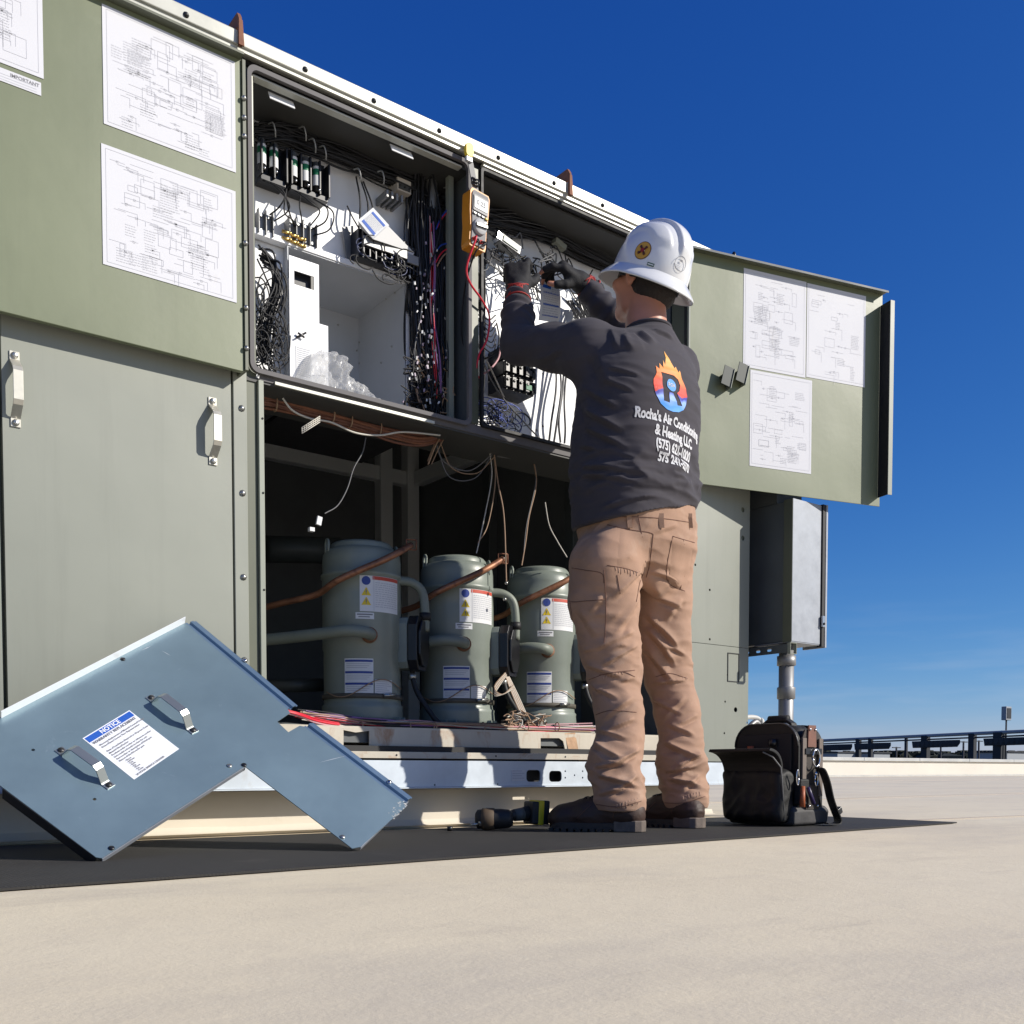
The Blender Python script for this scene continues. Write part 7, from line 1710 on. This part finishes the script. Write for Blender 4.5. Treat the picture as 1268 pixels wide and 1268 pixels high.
# ================================================================== TOOL BAG
CAM = Vector((0.0, -2.517, 0.185))
bc_ = G(962, 1021, .01); base = Vector((2.735, -.385, .009))
bag = thing('tool_bag', 'open black tool bag with brown trim, grey base and shoulder strap standing on the mat', 'tool bag', tuple(base))
n1 = Vector((-.999, -.04, 0)).normalized(); n2 = Vector((n1.y, -n1.x, 0)); n2 = n2 if n2.y < 0 else -n2     # n1 dark open side, n2 lit end
# bag local frame: x along width (-n1 face is long), local -y = n1 (open side), local x = n2 end direction
BX = n2; BY = -n1
MBG = Matrix(((BX.x, BY.x, 0, base.x), (BX.y, BY.y, 0, base.y), (0, 0, 1, base.z), (0, 0, 0, 1))) @ Matrix.Diagonal((.89, .89, .93, 1))
def bmb(): m_ = MB(); m_.M = MBG.copy(); return m_
hw, hd = .145, .105                                          # half width (x), half depth (y)
def shell_prof(w2, z0, z1, r, n=7):
    o = [(-w2, z0), (w2, z0)]
    for k in range(n + 1): a = R(90 * k / n); o.append((w2 - r + r * math.cos(a), z1 - r + r * math.sin(a)))
    for k in range(n + 1): a = R(90 + 90 * k / n); o.append((-w2 + r + r * math.cos(a), z1 - r + r * math.sin(a)))
    return o
XZl = Matrix(((1, 0, 0, 0), (0, 0, 1, 0), (0, 1, 0, 0), (0, 0, 0, 1)))
def bplate(ol, y0, th, name, m, bevel=.006, holes=[]):
    m_ = MB(); m_.plate(ol, holes, th, MBG @ Matrix.Translation((0, y0, 0)) @ XZl); return m_.build(name, m, bag, bevel)
def soft(lo, hi, boxes, name, m, h=.005, amp=.003, sc_=14):
    sd = SDF(np.array(lo) - .03, np.array(hi) + .03, h)
    for (x0, x1, y0, y1, z0, z1, rr) in boxes:
        sl_, X, Y, Z = sd.block((x0, y0, z0), (x1, y1, z1), .03); cx, cy, cz = (x0 + x1) / 2, (y0 + y1) / 2, (z0 + z1) / 2
        q = [np.abs(X - cx) - (x1 - x0) / 2 + rr, np.abs(Y - cy) - (y1 - y0) / 2 + rr, np.abs(Z - cz) - (z1 - z0) / 2 + rr]
        d = np.sqrt(np.maximum(q[0], 0) ** 2 + np.maximum(q[1], 0) ** 2 + np.maximum(q[2], 0) ** 2) + np.minimum(np.maximum(np.maximum(q[0], q[1]), q[2]), 0) - rr; sd.merge(sl_, d.astype(np.float32), .012)
    V_, F = sd.mesh(); V_ = smooth_mesh(V_, F, 2); N = vnormals(V_, F); V_ = V_ + N * (nvec(V_, (sc_, sc_, sc_), 2.2) * amp * 2 + (1 - np.abs(nvec(V_, (sc_ * 1.6,) * 3)) * 2.5) * amp)[:, None]
    M3 = np.array(MBG); V_ = V_ @ M3[:3, :3].T + M3[:3, 3]; return build_np(name, V_, F, m, bag)
soft((-hw, -hd, .04), (hw, hd, .36), [(-hw + .014, hw - .014, -.078, .078, .05, .345, .06), (-hw + .01, hw - .012, -.08, .08, .05, .20, .03)], 'body', BAGB)
bplate(shell_prof(hw - .004, .05, .350, .078), .065, .016, 'seam_piping', BAGB, .005)
bplate(shell_prof(hw - .004, .05, .350, .078), -.070, .014, 'seam_piping', BAGB, .005, [])
m_ = bmb()
ring = shell_prof(hw - .006, .06, .352, .078)
m_.tube([(a, -.079, b) for a, b in ring[2:]], .0026, 6); m_.build('zip_track', mat('zip_teeth', (.10, .10, .10), .35, metal=.6), bag)
# grey moulded base
m_ = bmb(); v = []
for z_, g in ((.0, -.012), (.006, 0), (.050, .004), (.066, -.008)):
    v += [(-hw - g, -hd - g, z_), (hw + g, -hd - g, z_), (hw + g, hd + g, z_), (-hw - g, hd + g, z_)]
m_.add(v, [(3, 2, 1, 0), (12, 13, 14, 15)] + [(4 * j + i, 4 * j + (i + 1) % 4, 4 * j + 4 + (i + 1) % 4, 4 * j + 4 + i) for j in range(3) for i in range(4)]); m_.build('base_tray', BAGG, bag, .006)
# open front compartment: pocket box with tall flap folded out
soft((-hw, -hd - .06, .0), (hw, -hd + .04, .2), [(-hw + .006, hw - .02, -hd - .055, -hd + .035, .012, .19, .022), (-hw + .02, hw - .035, -hd - .066, -hd, .02, .095, .02)], 'front_pocket', BAGB, amp=.0035)
m_ = bmb(); v = []; nn_ = 9
for j in range(nn_):
    t = j / (nn_ - 1); y = -hd - .045 - .085 * t ** 2.2; z = .17 + .085 * math.sin(t * 1.45)
    w2 = hw - .012 + .008 * t
    v += [(-w2, y, z), (w2 - .01, y, z), (w2 - .01, y + .008, z + .010), (-w2, y + .008, z + .010)]
m_.add(v, [(0, 1, 2, 3), tuple(4 * nn_ - 4 + k for k in (3, 2, 1, 0))] + [(4 * j + i, 4 * j + 4 + i, 4 * j + 4 + (i + 1) % 4, 4 * j + (i + 1) % 4) for j in range(nn_ - 1) for i in range(4)]); m_.build('front_flap', BAGB, bag, .003)
m_ = bmb(); m_.tube([(hw - .02, -hd - .03, .02), (hw - .018, -hd - .05, .16), (hw - .02, -hd - .055, .20), (hw - .03, -hd - .09, .235), (hw - .04, -hd - .13, .25)], .003, 6); m_.build('flap_piping', mat('grey_piping', (.12, .12, .12), .5), bag)
# rear flap sticking out on the far side
m_ = bmb(); v = []
for j in range(8):
    t = j / 7; y = hd - .03 + .10 * t; z = .275 + .03 * math.sin(t * 2.6) - .02 * t; w2 = (hw - .03) * math.sqrt(max(.05, 1 - (t * .95) ** 3))
    v += [(-w2, y, z - .035 * (1 - t)), (w2, y, z - .035 * (1 - t)), (w2, y, z + .006), (-w2, y, z + .006)]
m_.add(v, [(0, 1, 2, 3), (31, 30, 29, 28)] + [(4 * j + i, 4 * j + 4 + i, 4 * j + 4 + (i + 1) % 4, 4 * j + (i + 1) % 4) for j in range(7) for i in range(4)]); m_.build('rear_flap', BAGB, bag, .004)
# inner pockets with tools
m_ = bmb(); m_.box(-hw + .03, hw - .03, -hd + .018, -hd + .024, .19, .315); m_.build('inner_panel', mat('dark_felt', (.02, .018, .018), .9), bag, .002)
m_ = bmb(); m_.tube([(-.05, -hd + .008, .20), (-.05, -hd + .004, .275)], .012, 12); m_.build('tool_handle', mat('orange_brown_grip', (.35, .09, .03), .5), bag)
m_ = bmb(); m_.lathe([(.0001, -.012), (.014, -.012), (.016, 0), (.014, .012), (.0001, .012)], 14, (.045, -hd + .010, .285)); m_.build('tool_knob', BLACKG, bag)
# brown end panel (lit end, +x)
def xplate(ol, x0, th, name, m, bevel=.002):
    m_ = MB(); m_.plate(ol, [], th, MBG @ Matrix(((0, 0, 1, x0), (1, 0, 0, 0), (0, 1, 0, 0), (0, 0, 0, 1)))); return m_.build(name, m, bag, bevel)
xplate([(-.060, .066), (.060, .066), (.060, .285), (.035, .33), (-.035, .33), (-.060, .285)], hw - .009, .006, 'end_panel', BAGT)
xplate([(-.026, .27), (.026, .27), (.022, .345), (-.022, .345)], hw - .002, .005, 'leather_patch', BAGL)
xplate([(-.040, .055), (.040, .055), (.026, .14), (-.026, .14)], hw + .0, .008, 'end_tab', BAGT)
for y_ in (-.016, .016):
    m_ = bmb(); m_.M = MBG @ Matrix.Translation((hw + .002, y_, .33)); m_.ball((0, 0, 0), .0045, 0, 8); m_.build('rivet', CHROME, bag)
    m_ = bmb(); m_.M = MBG @ Matrix.Translation((hw + .008, y_ * 1.6, .066)); m_.ball((0, 0, 0), .005, 0, 8); m_.build('rivet', CHROME, bag)
xplate([(-.062, .10), (-.040, .10), (-.040, .30), (-.062, .30)], hw + .001, .006, 'end_strap', mat('taupe_webbing', (.16, .13, .11), .8, bump=.3, bscale=300))
xplate([(.040, .10), (.062, .10), (.062, .30), (.040, .30)], hw + .001, .006, 'end_strap', mat('taupe_webbing', (.16, .13, .11)))
xplate([(-.050, .245), (.050, .245), (.050, .265), (-.050, .265)], hw + .005, .006, 'buckle_strap', BLACKG)
m_ = bmb(); m_.tube([(hw + .014, .022 * math.cos(a) + .006, .232 + .030 * math.sin(a)) for a in [k * math.pi / 9 for k in range(-9, 10)]], .0030, 8); m_.build('d_ring', CHROME, bag)
m_ = bmb(); m_.tube([(hw + .018, .002 + .009 * math.cos(a), .155 + .02 * math.sin(a)) for a in [k * math.pi / 9 for k in range(-9, 10)]], .0028, 8); m_.ball((hw + .016, .002, .178), .008, 0, 8); m_.build('snap_hook', CHROME, bag)
# side mesh pocket (dark) beside the end tab, tools
m_ = bmb(); m_.box(hw - .02, hw + .012, -.085, -.030, .07, .16); m_.build('end_pocket', BAGB, bag, .006)
m_ = bmb(); m_.tube([(hw + .02, -.085, .065), (hw + .014, -.075, .135)], [.010, .008], 10); m_.build('pliers_handle', mat('orange_brown_grip', (.35, .09, .03)), bag)
m_ = bmb(); m_.tube([(hw + .026, -.060, .13), (hw + .022, -.020, .075)], [.007, .008], 10); m_.build('screwdriver', mat('dark_blue_grip', (.03, .02, .08), .4), bag)
m_ = bmb(); m_.tube([(hw + .01, -.098, .165 - .04 * math.cos(a) * 0 + .02 * math.sin(a)) if False else (hw + .008, -.098 + .007 * math.cos(a), .165 + .026 * math.sin(a)) for a in [k * math.pi / 8 for k in range(17)]], .0024, 6); m_.build('carabiner', CHROME, bag)
# carry handle on top
m_ = bmb(); pts = [(-.07, 0, .33), (-.062, 0, .352), (-.04, 0, .366), (.04, 0, .366), (.062, 0, .352), (.07, 0, .33)]; m_.strap(pts, (0, 1, 0), .036, .012); m_.build('carry_handle', BAGB, bag, .004)
m_ = bmb(); m_.tube([(-.042, 0, .371), (.042, 0, .371)], .014, 12); m_.build('handle_grip', BAGB, bag)
# shoulder strap falling to the mat
m_ = bmb(); S = [(hw + .016, .012, .198), (hw + .030, .018, .190), (hw + .035, .040, .150), (hw + .036, .065, .090), (hw + .038, .092, .045), (hw + .040, .108, .018), (hw + .040, .100, .004), (hw + .036, .070, .003), (hw + .030, .04, .006)]
m_.strap(spline(S, 5), (1, -.5, 0), .050, .004); m_.build('shoulder_strap', BAGB, bag)
m_ = bmb(); m_.M = MBG @ Matrix.Translation((hw + .040, .098, .042)) @ Matrix.Rotation(.45, 4, 'X'); m_.box(-.012, .010, -.012, .026, -.012, .012); m_.build('strap_slider', BLACKG, bag, .003)
m_ = bmb()
for z_ in (.19, .13): m_.tube([(.02, hd - .02 + .018 * math.cos(a), z_ + .02 * math.sin(a)) for a in [k * math.pi / 6 for k in range(13)]], .003, 6)
m_.build('side_ring', CHROME, bag)
m_ = bmb()
for x_ in (-.08, -.02, .05): m_.ball((x_, -hd - .058, .075), .0035, 0, 6)
m_.build('pocket_stud', CHROME, bag)

# ================================================================== CORDLESS DRIVER lying on the mat
dc = W(612, 1016, -.10); dp = Vector((dc.x, -.10, .045)); d1_ = W(655, 1010, -.10); ax = (d1_ - dc).normalized(); ax = Vector((ax.x, -.18, .02)).normalized()
drl = thing('cordless_driver', 'black and yellow cordless impact driver lying on its side beside the boot', 'power tool', (dp.x, -.10, .009))
up = Vector((0, 0, 1)); sd_ = ax.cross(up).normalized(); up2 = sd_.cross(ax)
# local frame: x along handle toward the battery, head at origin pointing left
MDr = Matrix(((ax.x, sd_.x, up2.x, dp.x), (ax.y, sd_.y, up2.y, dp.y), (ax.z, sd_.z, up2.z, dp.z), (0, 0, 0, 1)))
def tmb(extra=None): m_ = MB(); m_.M = MDr @ (extra or Matrix.Identity(4)); return m_
hdg = Matrix.Rotation(R(-18), 4, 'Z')
m_ = tmb(Matrix.Translation((0, 0, -.004)) @ Matrix.Rotation(R(-58), 4, 'Z') @ Matrix.Rotation(R(90), 4, 'X')); m_.lathe([(.0001, -.055), (.020, -.055), (.027, -.045), (.030, -.02), (.031, .03), (.028, .05), (.018, .056), (.0001, .056)], 20); m_.build('motor_housing', mat('matt_black_plastic', (.022, .021, .020), .6), drl)
m_ = tmb(Matrix.Translation((-.020, -.012, -.004)) @ Matrix.Rotation(R(-58), 4, 'Z') @ Matrix.Rotation(R(90), 4, 'X')); m_.lathe([(.0285, -.026), (.0325, -.024), (.0335, .0), (.0325, .012), (.0285, .014)], 20); m_.build('rubber_bumper', mat('brown_rubber', (.09, .06, .035), .7), drl)
m_ = tmb(); m_.tube([(-.032, 0, -.012), (-.050, -.004, -.016)], [.012, .008], 12); m_.tube([(-.050, -.004, -.016), (-.072, -.01, -.020)], .0045, 8); m_.build('chuck', SCREW, drl)
m_ = tmb(); m_.tube([(.020, 0, 0), (.05, 0, .003), (.085, 0, .006), (.112, 0, .008)], [.019, .0165, .018, .024], 16); m_.build('grip', mat('matt_black_plastic', (.022, .021, .020)), drl)
m_ = tmb(); m_.tube([(.066, 0, .004), (.098, 0, .007)], [.0185, .0205], 16); m_.build('grip_ring', mat('grey_rubber', (.10, .10, .09), .6), drl)
m_ = tmb(); m_.box(.030, .052, -.008, .008, -.026, -.010); m_.build('trigger', BLACKG, drl, .003)
m_ = tmb(Matrix.Translation((.128, 0, .010)) @ Matrix.Rotation(R(4), 4, 'Y')); m_.box(-.016, .010, -.030, .034, -.034, .034); m_.build('battery_mount', mat('matt_black_plastic', (.022, .021, .020)), drl, .006)
m_ = tmb(Matrix.Translation((.140, 0, .010)) @ Matrix.Rotation(R(4), 4, 'Y')); m_.box(-.008, .010, -.033, .037, -.037, .037); m_.build('yellow_band', YEL, drl, .003)
m_ = tmb(Matrix.Translation((.158, 0, .010)) @ Matrix.Rotation(R(4), 4, 'Y')); m_.box(-.010, .012, -.031, .035, -.036, .036); m_.build('battery', mat('matt_black_plastic', (.022, .021, .020)), drl, .004)
m_ = tmb(Matrix.Translation((.128, -.031, .012))); m_.box(.002, .014, -.004, .002, -.012, .012); m_.build('release_button', YEL, drl, .002)
bag.location.y += DY; drl.location.y += DY; CAM = CAM_UNIT
# small black socket and loose bits on the ground
o = MB().lathe([(.0001, 0), (.008, 0), (.008, .014), (.005, .014), (.005, .006)], 12, G(557, 1029, .010)).build('socket', BLACKG); tag(o, 'small black socket on the mat edge left of the cordless driver', 'socket')
